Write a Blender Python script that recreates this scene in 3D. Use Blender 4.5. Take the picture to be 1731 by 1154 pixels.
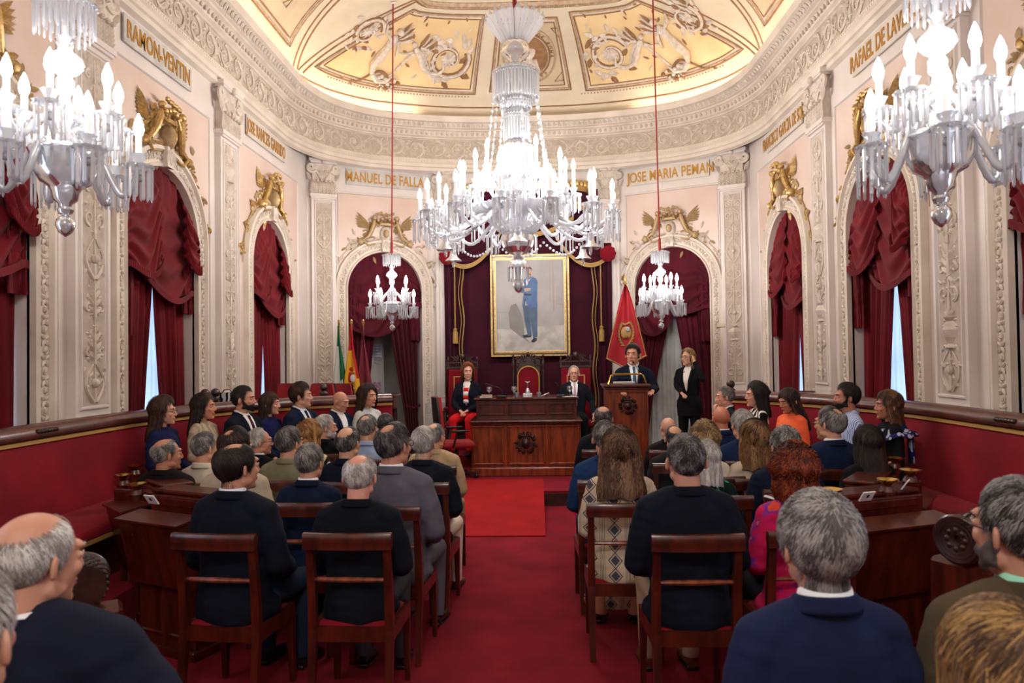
import bpy, bmesh, math, random
import numpy as np
from math import sin, cos, pi, radians, atan, sqrt, atan2
from mathutils import Vector, Matrix, Euler, noise

D = bpy.data
SC = bpy.context.scene
COL = SC.collection
for _o in list(D.objects):
    D.objects.remove(_o)

# ------------------------------------------------------------------ camera
FPX, CX, CY, HC = 1200.0, 865.5, 577.0, 1.85
YAW, PITCH, ROLL = atan(43 / FPX), atan(24 / FPX), 0.014
_f = Vector((-sin(YAW) * cos(PITCH), cos(YAW) * cos(PITCH), sin(PITCH)))
_r = _f.cross(Vector((0, 0, 1))).normalized()
_u = _r.cross(_f).normalized()
CR = _r * cos(ROLL) - _u * sin(ROLL)
CU = _u * cos(ROLL) + _r * sin(ROLL)
CF = _f
CAMP = Vector((0, 0, HC))
cam_d = D.cameras.new('camera')
cam = D.objects.new('camera', cam_d)
COL.objects.link(cam)
cam_d.sensor_fit = 'HORIZONTAL'
cam_d.sensor_width = 36.0
cam_d.lens = FPX / 1731.0 * 36.0
cam_d.clip_start = 0.02
cam.matrix_world = Matrix(((CR.x, CU.x, -CF.x, 0), (CR.y, CU.y, -CF.y, 0), (CR.z, CU.z, -CF.z, HC), (0, 0, 0, 1)))
cam_d.dof.use_dof = True
cam_d.dof.focus_distance = 8.0
cam_d.dof.aperture_fstop = 3.5
SC.camera = cam

def ray(px, py):
    return (CF + CR * ((px - CX) / FPX) - CU * ((py - CY) / FPX))
def atY(px, py, Y):            # the point seen at a pixel, at a distance Y down the room
    d = ray(px, py)
    return CAMP + d * (Y / d.y)
def atZ(px, py, z):
    d = ray(px, py)
    return CAMP + d * ((z - HC) / d.z)
def proj(p):
    v = Vector(p) - CAMP
    d = v.dot(CF)
    return CX + FPX * v.dot(CR) / d, CY - FPX * v.dot(CU) / d

# ------------------------------------------------------------------ render look, world
SC.view_settings.view_transform = 'Standard'
SC.view_settings.look = 'None'
SC.view_settings.gamma = 1.0
SC.view_settings.exposure = 0.42
SC.view_settings.use_curve_mapping = False
SC.cycles.use_denoising = True
SC.cycles.max_bounces = 7
SC.cycles.diffuse_bounces = 4
SC.cycles.transparent_max_bounces = 24
SC.cycles.caustics_reflective = False
SC.cycles.caustics_refractive = False
SC.cycles.sample_clamp_indirect = 4.0
W = D.worlds.new('world')
SC.world = W
W.use_nodes = True
_nt = W.node_tree
_bg = _nt.nodes['Background']
_sky = _nt.nodes.new('ShaderNodeTexSky')
_sky.sky_type = 'HOSEK_WILKIE'
_sky.turbidity = 3.0
_sky.sun_direction = (0.5, -0.3, 0.8)
_nt.links.new(_sky.outputs[0], _bg.inputs[0])
_bg.inputs[1].default_value = 0.9

def lamp(name, kind, loc, power, color=(1, 1, 1), size=0.1, rot=None, size_y=None):
    l = D.lights.new(name, kind)
    l.energy = power
    l.color = color
    if kind == 'AREA':
        l.size = size
        if size_y:
            l.shape = 'RECTANGLE'
            l.size_y = size_y
    else:
        l.shadow_soft_size = size
    o = D.objects.new(name, l)
    COL.objects.link(o)
    o.location = loc
    if rot:
        o.rotation_euler = rot
    return o

# ------------------------------------------------------------------ materials
MATS = {}
def _n(nt, t, **kw):
    n = nt.nodes.new(t)
    for k, v in kw.items():
        if k[0] == 'i' and k[1:].isdigit():
            n.inputs[int(k[1:])].default_value = v
        else:
            setattr(n, k, v)
    return n
def hexc(h):
    h = h.lstrip('#')
    c = [int(h[i:i + 2], 16) / 255 for i in (0, 2, 4)]
    return tuple((x / 12.92 if x <= 0.04045 else ((x + 0.055) / 1.055) ** 2.4) for x in c)
def mat(name, col, rough=0.6, metal=0.0, c2=None, scale=8.0, stretch=(1, 1, 1), bump=0.0, bscale=None,
        sheen=0.0, coat=0.0, emit=None, es=0.0, detail=6.0, spec=0.5, wave=False, lo=0.35, hi=0.65, bdist=0.01, alpha=None, dist=0.0):
    if name in MATS:
        return MATS[name]
    m = D.materials.new(name)
    m.use_nodes = True
    nt = m.node_tree
    b = nt.nodes['Principled BSDF']
    c = hexc(col) if isinstance(col, str) else col
    b.inputs['Base Color'].default_value = (*c, 1)
    b.inputs['Roughness'].default_value = rough
    b.inputs['Metallic'].default_value = metal
    b.inputs['Specular IOR Level'].default_value = spec
    b.inputs['Sheen Weight'].default_value = sheen
    b.inputs['Sheen Roughness'].default_value = 0.4
    b.inputs['Coat Weight'].default_value = coat
    b.inputs['Coat Roughness'].default_value = 0.15
    if emit:
        e = hexc(emit) if isinstance(emit, str) else emit
        b.inputs['Emission Color'].default_value = (*e, 1)
        b.inputs['Emission Strength'].default_value = es
    if c2 or bump:
        tc = _n(nt, 'ShaderNodeTexCoord')
        mp = _n(nt, 'ShaderNodeMapping')
        mp.inputs['Scale'].default_value = stretch
        nt.links.new(tc.outputs['Object'], mp.inputs[0])
        if c2:
            if wave:
                tx = _n(nt, 'ShaderNodeTexWave')
                tx.inputs['Scale'].default_value = scale
                tx.inputs['Distortion'].default_value = dist or 6.0
                tx.inputs['Detail'].default_value = 3
                fac = tx.outputs['Fac']
            else:
                tx = _n(nt, 'ShaderNodeTexNoise')
                tx.inputs['Scale'].default_value = scale
                tx.inputs['Detail'].default_value = detail
                tx.inputs['Distortion'].default_value = dist
                fac = tx.outputs[0]
            nt.links.new(mp.outputs[0], tx.inputs['Vector'])
            rp = _n(nt, 'ShaderNodeValToRGB')
            cc2 = hexc(c2) if isinstance(c2, str) else c2
            rp.color_ramp.elements[0].position = lo
            rp.color_ramp.elements[1].position = hi
            rp.color_ramp.elements[0].color = (*c, 1)
            rp.color_ramp.elements[1].color = (*cc2, 1)
            nt.links.new(fac, rp.inputs[0])
            nt.links.new(rp.outputs[0], b.inputs['Base Color'])
        if bump:
            t2 = _n(nt, 'ShaderNodeTexNoise')
            t2.inputs['Scale'].default_value = bscale or scale * 4
            t2.inputs['Detail'].default_value = 4
            nt.links.new(mp.outputs[0], t2.inputs['Vector'])
            bp = _n(nt, 'ShaderNodeBump')
            bp.inputs['Strength'].default_value = bump
            bp.inputs['Distance'].default_value = bdist
            nt.links.new(t2.outputs[0], bp.inputs['Height'])
            nt.links.new(bp.outputs[0], b.inputs['Normal'])
    MATS[name] = m
    return m
def glassmat(name, tint=(0.92, 0.93, 0.97), trans=0.5, diff=0.25):
    m = D.materials.new(name)
    m.use_nodes = True
    nt = m.node_tree
    nt.nodes.remove(nt.nodes['Principled BSDF'])
    out = nt.nodes['Material Output']
    tr = _n(nt, 'ShaderNodeBsdfTransparent')
    tr.inputs[0].default_value = (*[0.97 * t for t in tint], 1)
    gl = _n(nt, 'ShaderNodeBsdfGlossy')
    gl.inputs['Roughness'].default_value = 0.18
    gl.inputs[0].default_value = (1, 1, 1, 1)
    df = _n(nt, 'ShaderNodeBsdfTranslucent')
    df.inputs[0].default_value = (*tint, 1)
    d2 = _n(nt, 'ShaderNodeBsdfDiffuse')
    d2.inputs[0].default_value = (*tint, 1)
    m0 = _n(nt, 'ShaderNodeMixShader')
    m1 = _n(nt, 'ShaderNodeMixShader')
    m2 = _n(nt, 'ShaderNodeMixShader')
    fr = _n(nt, 'ShaderNodeFresnel')
    fr.inputs[0].default_value = 1.7
    nt.links.new(df.outputs[0], m0.inputs[1]); nt.links.new(d2.outputs[0], m0.inputs[2]); m0.inputs[0].default_value = 0.5
    m1.inputs[0].default_value = diff
    nt.links.new(tr.outputs[0], m1.inputs[1]); nt.links.new(m0.outputs[0], m1.inputs[2])
    ad = _n(nt, 'ShaderNodeMath', operation='MULTIPLY_ADD')
    ad.inputs[1].default_value = 0.75
    ad.inputs[2].default_value = (1 - trans) * 0.35
    ad.use_clamp = True
    nt.links.new(fr.outputs[0], ad.inputs[0])
    nt.links.new(ad.outputs[0], m2.inputs[0])
    nt.links.new(m1.outputs[0], m2.inputs[1]); nt.links.new(gl.outputs[0], m2.inputs[2])
    nt.links.new(m2.outputs[0], out.inputs[0])
    MATS[name] = m
    return m

# ------------------------------------------------------------------ mesh builder
class MB:
    def __init__(s):
        s.v = []; s.f = []; s.m = []; s.M = None
    def _add(s, vs, fs, mi=0):
        o = len(s.v)
        if s.M is not None:
            vs = [s.M @ Vector(p) for p in vs]
        s.v.extend([tuple(p) for p in vs])
        s.f.extend([tuple(i + o for i in f) for f in fs])
        s.m.extend([mi] * len(fs))
        return s
    def box(s, c, d, mi=0, rz=0.0, bev=0.0, R=None):
        x, y, z = d[0] / 2, d[1] / 2, d[2] / 2
        if bev <= 0:
            vs = [(-x, -y, -z), (x, -y, -z), (x, y, -z), (-x, y, -z), (-x, -y, z), (x, -y, z), (x, y, z), (-x, y, z)]
            fs = [(0, 3, 2, 1), (4, 5, 6, 7), (0, 1, 5, 4), (1, 2, 6, 5), (2, 3, 7, 6), (3, 0, 4, 7)]
        else:
            b = min(bev, x * .9, y * .9, z * .9)
            vs = []; fs = []
            for (zz, ins) in ((-z, b), (-z + b, 0), (z - b, 0), (z, b)):
                xi, yi = x - ins, y - ins
                vs += [(-xi + (b if ins == 0 else 0), -yi, zz), (xi - (b if ins == 0 else 0), -yi, zz), (xi, -yi + (b if ins == 0 else 0), zz), (xi, yi - (b if ins == 0 else 0), zz),
                       (xi - (b if ins == 0 else 0), yi, zz), (-xi + (b if ins == 0 else 0), yi, zz), (-xi, yi - (b if ins == 0 else 0), zz), (-xi, -yi + (b if ins == 0 else 0), zz)]
            for k in range(3):
                for i in range(8):
                    a, c_ = k * 8 + i, k * 8 + (i + 1) % 8
                    fs.append((a, c_, c_ + 8, a + 8))
            fs.append(tuple(range(7, -1, -1))); fs.append(tuple(range(24, 32)))
        if R is not None:
            vs = [R @ Vector(p) for p in vs]
        elif rz:
            cc, ss = cos(rz), sin(rz)
            vs = [(p[0] * cc - p[1] * ss, p[0] * ss + p[1] * cc, p[2]) for p in vs]
        vs = [(p[0] + c[0], p[1] + c[1], p[2] + c[2]) for p in vs]
        return s._add(vs, fs, mi)
    def bar(s, a, b, w, h, mi=0, up=(0, 0, 1), w2=None, h2=None):
        a = Vector(a); b = Vector(b); d = (b - a).normalized()
        sd = d.cross(Vector(up))
        if sd.length < 1e-5: sd = Vector((1, 0, 0))
        sd.normalize(); u = sd.cross(d)
        w2 = w2 or w; h2 = h2 or h
        vs = []
        for p, ww, hh in ((a, w, h), (b, w2, h2)):
            vs += [p - sd * ww / 2 - u * hh / 2, p + sd * ww / 2 - u * hh / 2, p + sd * ww / 2 + u * hh / 2, p - sd * ww / 2 + u * hh / 2]
        return s._add(vs, [(3, 2, 1, 0), (4, 5, 6, 7), (0, 1, 5, 4), (1, 2, 6, 5), (2, 3, 7, 6), (3, 0, 4, 7)], mi)
    def tube(s, pts, r, n=8, mi=0, cap=True, flat=1.0, up=(0, 0, 1), closed=False):
        P = [Vector(p) for p in pts]; N = len(P)
        rr = r if isinstance(r, (list, tuple, np.ndarray)) else [r] * N
        vs = []; fs = []
        prev = None
        for i in range(N):
            if closed: t = P[(i + 1) % N] - P[i - 1]
            else: t = P[min(i + 1, N - 1)] - P[max(i - 1, 0)]
            if t.length < 1e-9: t = Vector((0, 0, 1))
            t.normalize()
            if prev is None:
                a = t.cross(Vector(up))
                if a.length < 1e-3: a = t.cross(Vector((1, 0.2, 0)))
            else:
                a = prev - t * prev.dot(t)
                if a.length < 1e-5: a = t.cross(Vector((0.3, 1, 0.2)))
            a.normalize(); prev = a
            b = t.cross(a)
            for k in range(n):
                th = 2 * pi * k / n
                vs.append(P[i] + a * (cos(th) * rr[i]) + b * (sin(th) * rr[i] * flat))
        m = N if closed else N - 1
        for i in range(m):
            j = (i + 1) % N
            for k in range(n):
                l = (k + 1) % n
                fs.append((i * n + k, i * n + l, j * n + l, j * n + k))
        if cap and not closed:
            fs.append(tuple(range(n - 1, -1, -1))); fs.append(tuple((N - 1) * n + k for k in range(n)))
        return s._add(vs, fs, mi)
    def lathe(s, prof, c=(0, 0, 0), n=16, mi=0, sc=(1, 1), ripple=0.0, rn=0):
        vs = []; fs = []; N = len(prof)
        for (r, z) in prof:
            for k in range(n):
                th = 2 * pi * k / n
                q = r * (1 + ripple * cos(th * rn)) if rn else r
                if rn == n // 2 and ripple: q = r * (1 + (ripple if k % 2 else -ripple))
                vs.append((c[0] + q * cos(th) * sc[0], c[1] + q * sin(th) * sc[1], c[2] + z))
        for i in range(N - 1):
            for k in range(n):
                l = (k + 1) % n
                fs.append((i * n + k, i * n + l, (i + 1) * n + l, (i + 1) * n + k))
        if prof[0][0] > 1e-4: fs.append(tuple(range(n - 1, -1, -1)))
        if prof[-1][0] > 1e-4: fs.append(tuple((N - 1) * n + k for k in range(n)))
        return s._add(vs, fs, mi)
    def ell(s, c, r, mi=0, nu=10, nv=7, R=None):
        vs = []; fs = []
        if not isinstance(r, (tuple, list)): r = (r, r, r)
        for i in range(nv + 1):
            ph = -pi / 2 + pi * i / nv
            for k in range(nu):
                th = 2 * pi * k / nu
                p = Vector((r[0] * cos(ph) * cos(th), r[1] * cos(ph) * sin(th), r[2] * sin(ph)))
                if R is not None: p = R @ p
                vs.append((p[0] + c[0], p[1] + c[1], p[2] + c[2]))
        for i in range(nv):
            for k in range(nu):
                l = (k + 1) % nu
                fs.append((i * nu + k, i * nu + l, (i + 1) * nu + l, (i + 1) * nu + k))
        return s._add(vs, fs, mi)
    def grid(s, fn, nu, nv, mi=0, closeu=False):
        vs = [fn(i / nu, j / nv) for j in range(nv + 1) for i in range(nu + (0 if closeu else 1))]
        w = nu if closeu else nu + 1
        fs = []
        for j in range(nv):
            for i in range(nu):
                k = (i + 1) % w
                fs.append((j * w + i, j * w + k, (j + 1) * w + k, (j + 1) * w + i))
        return s._add(vs, fs, mi)
    def slab(s, fn, nu, nv, th, mi=0):
        """fn(u,v)->(p, normal): sheet with real thickness"""
        A = [fn(i / nu, j / nv) for j in range(nv + 1) for i in range(nu + 1)]
        n = len(A); w = nu + 1
        vs = [Vector(p) for p, q in A] + [Vector(p) - Vector(q) * th for p, q in A]
        fs = []
        for j in range(nv):
            for i in range(nu):
                a = j * w + i
                fs.append((a, a + 1, a + 1 + w, a + w)); fs.append((n + a, n + a + w, n + a + 1 + w, n + a + 1))
        for i in range(nu):
            fs.append((i, n + i, n + i + 1, i + 1)); a = nv * w + i
            fs.append((a, a + 1, n + a + 1, n + a))
        for j in range(nv):
            a = j * w; fs.append((a, a + w, n + a + w, n + a)); a = j * w + nu
            fs.append((a, n + a, n + a + w, a + w))
        return s._add(vs, fs, mi)
    def prism(s, poly, z0, z1, mi=0, M=None):
        n = len(poly)
        vs = [(p[0], p[1], z0) for p in poly] + [(p[0], p[1], z1) for p in poly]
        if M is not None: vs = [M @ Vector(p) for p in vs]
        fs = [tuple(range(n - 1, -1, -1)), tuple(range(n, 2 * n))] + [(i, (i + 1) % n, n + (i + 1) % n, n + i) for i in range(n)]
        return s._add(vs, fs, mi)
    def merge(s, o, M=None, mi=0):
        vs = o.v if M is None else [M @ Vector(p) for p in o.v]
        a = len(s.v)
        if s.M is not None: vs = [s.M @ Vector(p) for p in vs]
        s.v.extend([tuple(p) for p in vs]); s.f.extend([tuple(i + a for i in f) for f in o.f]); s.m.extend([m + mi for m in o.m])
        return s
    def mesh(s, name, mats, smooth=True, ang=40):
        me = D.meshes.new(name)
        me.from_pydata([tuple(p) for p in s.v], [], s.f)
        for m in (mats if isinstance(mats, (list, tuple)) else [mats]):
            me.materials.append(m)
        if len(s.m) and max(s.m) > 0:
            me.polygons.foreach_set('material_index', s.m)
        if smooth:
            me.polygons.foreach_set('use_smooth', [True] * len(s.f))
            me.set_sharp_from_angle(angle=radians(ang))
        me.update()
        return me
    def obj(s, name, mats, parent=None, loc=None, smooth=True, ang=40, wn=True):
        me = s.mesh(name, mats, smooth, ang)
        o = D.objects.new(name, me)
        COL.objects.link(o)
        if parent is not None: o.parent = parent
        if loc is not None: o.location = loc
        return o

def tag(o, label, cat, group=None, kind=None):
    if label: o['label'] = label
    if cat: o['category'] = cat
    if group: o['group'] = group
    if kind: o['kind'] = kind
    return o
def thing(name, label, cat, loc=(0, 0, 0), rz=0.0, group=None):
    o = D.objects.new(name, None)
    COL.objects.link(o)
    o.empty_display_size = 0.1
    o.location = loc
    o.rotation_euler = (0, 0, rz)
    return tag(o, label, cat, group)
def struct(o):
    o['kind'] = 'structure'
    return o
def dup(o, parent=None, loc=None, rz=None, label=None, rename=None):
    c = o.copy()
    COL.objects.link(c)
    if parent is not None: c.parent = parent
    if loc is not None: c.location = loc
    if rz is not None: c.rotation_euler = (0, 0, rz)
    if label: c['label'] = label
    for ch in list(o.children):
        dup(ch, c)
    return c
def sm(x, a, b):
    t = min(1, max(0, (x - a) / (b - a)))
    return t * t * (3 - 2 * t)
def lerp(a, b, t): return a + (b - a) * t
def interp(x, xs, ys):
    return float(np.interp(x, xs, ys))
# ------------------------------------------------------------------ the place
X0, HW = -0.155, 3.535
XL, XR = X0 - HW, X0 + HW
YC, AX, AY = 11.3, 1.60, 12.28          # bay corner, apse half width, apse wall
ZF = 0.18                                # stage height
YB = -4.5

M_cream = mat('cream_stucco', '#dccfc0', 0.55, c2='#cdbfb0', scale=3.0, bump=0.15, bscale=30, bdist=0.004)
M_white = mat('white_marble_stucco', '#dcd2cb', 0.4, c2='#cec2bb', scale=2.2, detail=8, lo=0.3, hi=0.75)
M_pink = mat('pink_marble_stucco', '#dac6ba', 0.4, c2='#c9ab9c', scale=1.6, detail=9, lo=0.25, hi=0.8)
M_ground = mat('carving_ground', '#c0b1a2', 0.75, c2='#ae9e8e', scale=12)  # ground darker than the relief: crevice shade painted into the colour
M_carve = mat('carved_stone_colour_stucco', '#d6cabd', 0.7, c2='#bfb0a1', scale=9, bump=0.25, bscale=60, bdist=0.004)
M_gold = mat('gilding', '#cfae74', 0.38, 0.6, c2='#b08a50', scale=30, bump=0.3, bscale=80)
M_palegold = mat('pale_gilding', '#b89c74', 0.5, 0.3, c2='#a98d62', scale=20, bump=0.3, bscale=70)
M_grey = mat('grey_marble', '#aaa5a0', 0.25, c2='#c2bdb6', scale=6, detail=10)
M_letter = mat('gold_lettering', '#b8863a', 0.4, 0.5)
M_carpet = mat('red_carpet', '#8e1c2e', 0.95, c2='#701623', scale=2.5, bump=0.6, bscale=260, bdist=0.006, spec=.15, detail=9, lo=0.3, hi=0.7)
M_ramp = mat('bright_red_carpet', '#a81e22', 0.95, c2='#931a1e', scale=3.5, bump=0.6, bscale=260, bdist=0.006, spec=.15)
M_wood = mat('mahogany', '#5c2010', 0.3, c2='#35110a', scale=3.0, stretch=(6, 6, 1.0), coat=0.35, bump=0.05, bscale=40, detail=8)
M_woodl = mat('lighter_mahogany', '#93411a', 0.32, c2='#5e220d', scale=3.0, stretch=(7, 7, 1.0), coat=0.35, bump=0.05, detail=8)
M_woodd = mat('dark_carved_wood', '#3c2018', 0.4, c2='#22100c', scale=12, coat=0.3, bump=0.2, bscale=50)
M_velvet = mat('red_velvet', '#88091f', 0.8, c2='#6e0618', scale=2.5, sheen=0.06, spec=.2, bump=0.1, bscale=90, bdist=0.003)
M_curtain = mat('red_velvet_curtain', '#6c0714', 0.75, c2='#560510', scale=3, sheen=0.08, spec=.2)
M_curtaind = mat('dark_plum_velvet', '#420a20', 0.8, c2='#34081a', scale=3, sheen=0.05, spec=.2)
M_curtainm = mat('wine_velvet', '#520b1e', 0.8, c2='#430918', scale=3, sheen=0.06, spec=.2)
M_braid = mat('gold_braid', '#a8854c', 0.6, 0.3, bump=0.4, bscale=200)
M_trimgold = mat('bench_gold_trim', '#c89a55', 0.55, 0.2)
M_brass = mat('polished_brass', '#d8b055', 0.18, 1.0)
M_black = mat('black_plastic', '#141416', 0.45)
M_ceil = mat('ceiling_cream', '#ddd0b8', 0.6, c2='#d2c5ae', scale=2.5)
M_ceilb = mat('ceiling_beige', '#cdbb9c', 0.6, c2='#c2af90', scale=2.5)
M_yel = mat('ceiling_ochre_field', '#e8cfa0', 0.6, c2='#e0c290', scale=3)
M_tan = mat('ceiling_painted_brown', '#9c7550', 0.7, c2='#866040', scale=9)
M_pale = mat('ceiling_painted_grey_white', '#e0d6cc', 0.7, c2='#c9bbad', scale=14)
M_moul = mat('ceiling_moulding', '#bfa68c', 0.65, c2='#a58a70', scale=20)
M_sky = mat('daylight_glazing', '#dfe9f5', 0.3, emit='#bfd9fa', es=2.4)
M_sheer = mat('sheer_white_curtain', '#e4e6ea', 0.8, emit='#dfe8f5', es=0.15)

# floor, stage, ramp, raised side platforms
fl = MB().box((X0, 3.9, -0.05), (2 * HW + 0.4, 17.2, 0.1))
struct(fl.obj('floor', M_carpet))
stg = MB()
stg.prism([(XL + .02, 8.79), (XR - .02, 8.79), (XR - .02, 11.3), (X0 + AX, AY - .02), (X0 - AX, AY - .02), (XL + .02, 11.3)], 0.0, ZF)
struct(stg.obj('floor_stage', M_carpet))
nos = MB().box((X0, 8.775, 0.075), (2 * HW - .1, 0.03, 0.15), 0)
struct(nos.obj('trim_1', M_woodd))
rp = MB()
_a = [atZ(775, 905, 0.012), atZ(922, 905, 0.012), atZ(915, 828, ZF), atZ(775, 828, ZF)]
x0r, x1r = atZ(735, 905, 0).x, _a[1].x
yr = _a[1].y
rp._add([(x0r, yr, .0), (x1r, yr, .0), (x1r, 8.75, .0), (x0r, 8.75, .0), (x0r, yr, .014), (x1r, yr, .014), (x1r, 8.75, ZF + .012), (x0r, 8.75, ZF + .012)],
        [(3, 2, 1, 0), (4, 5, 6, 7), (0, 1, 5, 4), (1, 2, 6, 5), (2, 3, 7, 6), (3, 0, 4, 7)])
rp.box(((x0r + x1r) / 2, 9.15, ZF + .006), (x1r - x0r, 0.8, .012))
tag(rp.obj('carpet_ramp', M_ramp, smooth=False), 'bright red carpeted ramp sloping from the aisle floor up to the stage', 'ramp')
ZP = 0.30

# ---- walls
class Wall:
    def __init__(s, A, t, n):
        s.A = Vector((A[0], A[1], 0)); s.t = Vector((t[0], t[1], 0)).normalized(); s.n = Vector((n[0], n[1], 0)).normalized()
    def __call__(s, u, n, z):
        return s.A + s.t * u + s.n * n + Vector((0, 0, z))
    def mat(s, u=0, n=0, z=0):      # local x = along the wall, y = into the room, z = up
        p = s(u, n, z)
        return Matrix(((s.t.x, s.n.x, 0, p.x), (s.t.y, s.n.y, 0, p.y), (0, 0, 1, p.z), (0, 0, 0, 1)))
WL = Wall((XL, 0), (0, 1), (1, 0))
WR = Wall((XR, 0), (0, 1), (-1, 0))
V1L, V2L, V1R, V2R = (XL, YC), (X0 - AX, AY), (XR, YC), (X0 + AX, AY)
_tl = Vector((V2L[0] - V1L[0], V2L[1] - V1L[1])); BL = _tl.length; _tl.normalize()
WBL = Wall(V1L, _tl, (_tl.y, -_tl.x))
_tr = Vector((V2R[0] - V1R[0], V2R[1] - V1R[1])).normalized()
WBR = Wall(V1R, _tr, (-_tr.y, _tr.x))
WC = Wall(V2L, (1, 0), (0, -1))
ZT = 6.05
RA = 0.66
ZCR, ZCB = 3.75, 3.62

def arch_pts(uc, r, zc, z0, n=18):
    zs = zc - r
    return [(uc - r, z0)] + [(uc - r * cos(pi * i / n), zs + r * sin(pi * i / n)) for i in range(n + 1)] + [(uc + r, z0)]
def wall_face(mb, wall, u0, u1, z0, z1, arches, n=0.0, depth=0.0, mi=0):
    cur = u0
    for (uc, r, zc, zb) in arches:
        mb._add([wall(cur, n, z0), wall(uc - r, n, z0), wall(uc - r, n, z1), wall(cur, n, z1)], [(0, 1, 2, 3)], mi)
        pts = arch_pts(uc, r, zc, zb)
        m = len(pts)
        for i in range(1, m - 2):
            a, b = pts[i], pts[i + 1]
            mb._add([wall(a[0], n, a[1]), wall(b[0], n, b[1]), wall(b[0], n, z1), wall(a[0], n, z1)], [(0, 1, 2, 3)], mi)
        if zb > z0:
            mb._add([wall(uc - r, n, z0), wall(uc + r, n, z0), wall(uc + r, n, zb), wall(uc - r, n, zb)], [(0, 1, 2, 3)], mi)
        if depth:
            for i in range(m - 1):
                a, b = pts[i], pts[i + 1]
                mb._add([wall(a[0], n, a[1]), wall(b[0], n, b[1]), wall(b[0], n - depth, b[1]), wall(a[0], n - depth, a[1])], [(0, 1, 2, 3)], mi)
            if zb > z0 or True:
                mb._add([wall(uc - r, n, zb), wall(uc + r, n, zb), wall(uc + r, n - depth, zb), wall(uc - r, n - depth, zb)], [(0, 1, 2, 3)], mi)
        cur = uc + r
    mb._add([wall(cur, n, z0), wall(u1, n, z0), wall(u1, n, z1), wall(cur, n, z1)], [(0, 1, 2, 3)], mi)

PILY = [-2.2, 0.45, 3.05, 5.67, 8.25]
AL = [(1.8, RA, ZCR, .5), (4.37, RA, ZCR, .5), (6.85, RA, ZCR, .5), (9.65, RA, ZCR, .5)]
AR = [(1.8, RA, ZCR, .5), (4.47, RA, ZCR, .5), (7.08, RA, ZCR, .5), (9.68, RA + .02, ZCR, .5)]
AB = [(1.27, .63, ZCB, ZF)]
DEP = 0.38
for nm, w, u0, u1, ar in (('wall_left', WL, YB, YC, AL), ('wall_right', WR, YB, YC, AR), ('wall_bay_left', WBL, 0, BL, AB), ('wall_bay_right', WBR, 0, BL, AB), ('wall_apse', WC, 0, 2 * AX, [])):
    mb = MB()
    wall_face(mb, w, u0, u1, 0, ZT, ar, 0, DEP)
    struct(mb.obj(nm, M_white, smooth=False))
struct(MB().box((X0, YB - .05, 3), (2 * HW + .4, .1, 6.2)).obj('wall_back', M_white))

# ---- relief scrollwork
def spiral(c, r, turns, start, sgn, n=22, r1=0.12):
    pts = []
    for i in range(n + 1):
        t = i / n
        a = start + sgn * turns * 2 * pi * t
        q = r * (1 - t) ** 0.85 + r * r1 * t
        pts.append((c[0] + q * cos(a), c[1] + q * sin(a)))
    return pts
def relief(mb, P, pts, w, h=0.5, mi=0, n=5):
    """tapered tube laid on a surface map P(x, depth, y)"""
    N = len(pts)
    mb.tube([P(p[0], 0.004, p[1]) for p in pts], [max(0.3, 1 - 0.65 * i / (N - 1)) * w for i in range(N)], n=n, mi=mi)
def leaf(mb, P, x, y, a, L, w, mi=0):
    c, s = cos(a), sin(a)
    def q(u, v, d): return P(x + (u * c - v * s), d, y + (u * s + v * c))
    vs = [q(0, 0, 0), q(L * .35, w / 2, .002), q(L * .75, w * .35, .002), q(L, 0, .004), q(L * .75, -w * .35, .002), q(L * .35, -w / 2, .002), q(L * .4, 0, w * .45), q(L * .75, 0, w * .35)]
    mb._add(vs, [(0, 6, 1), (1, 6, 7, 2), (2, 7, 3), (3, 7, 4), (4, 7, 6, 5), (5, 6, 0)], mi)
def scroll_unit(mb, P, x, y, r, flip, w, rnd, mi=0):
    s = 1 if flip else -1
    relief(mb, P, spiral((x, y), r, 1.25, (-.5 * pi) * s, s, 20), w, mi=mi)
    for k in range(7):
        a = rnd.uniform(0, 2 * pi)
        leaf(mb, P, x + r * .95 * cos(a), y + r * .95 * sin(a), a + s * 1.1 + rnd.uniform(-.5, .5), r * rnd.uniform(.45, .7), r * .32, mi)
    for k in range(6):
        a = k * pi / 3
        leaf(mb, P, x, y, a, r * .36, r * .22, mi)
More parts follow.
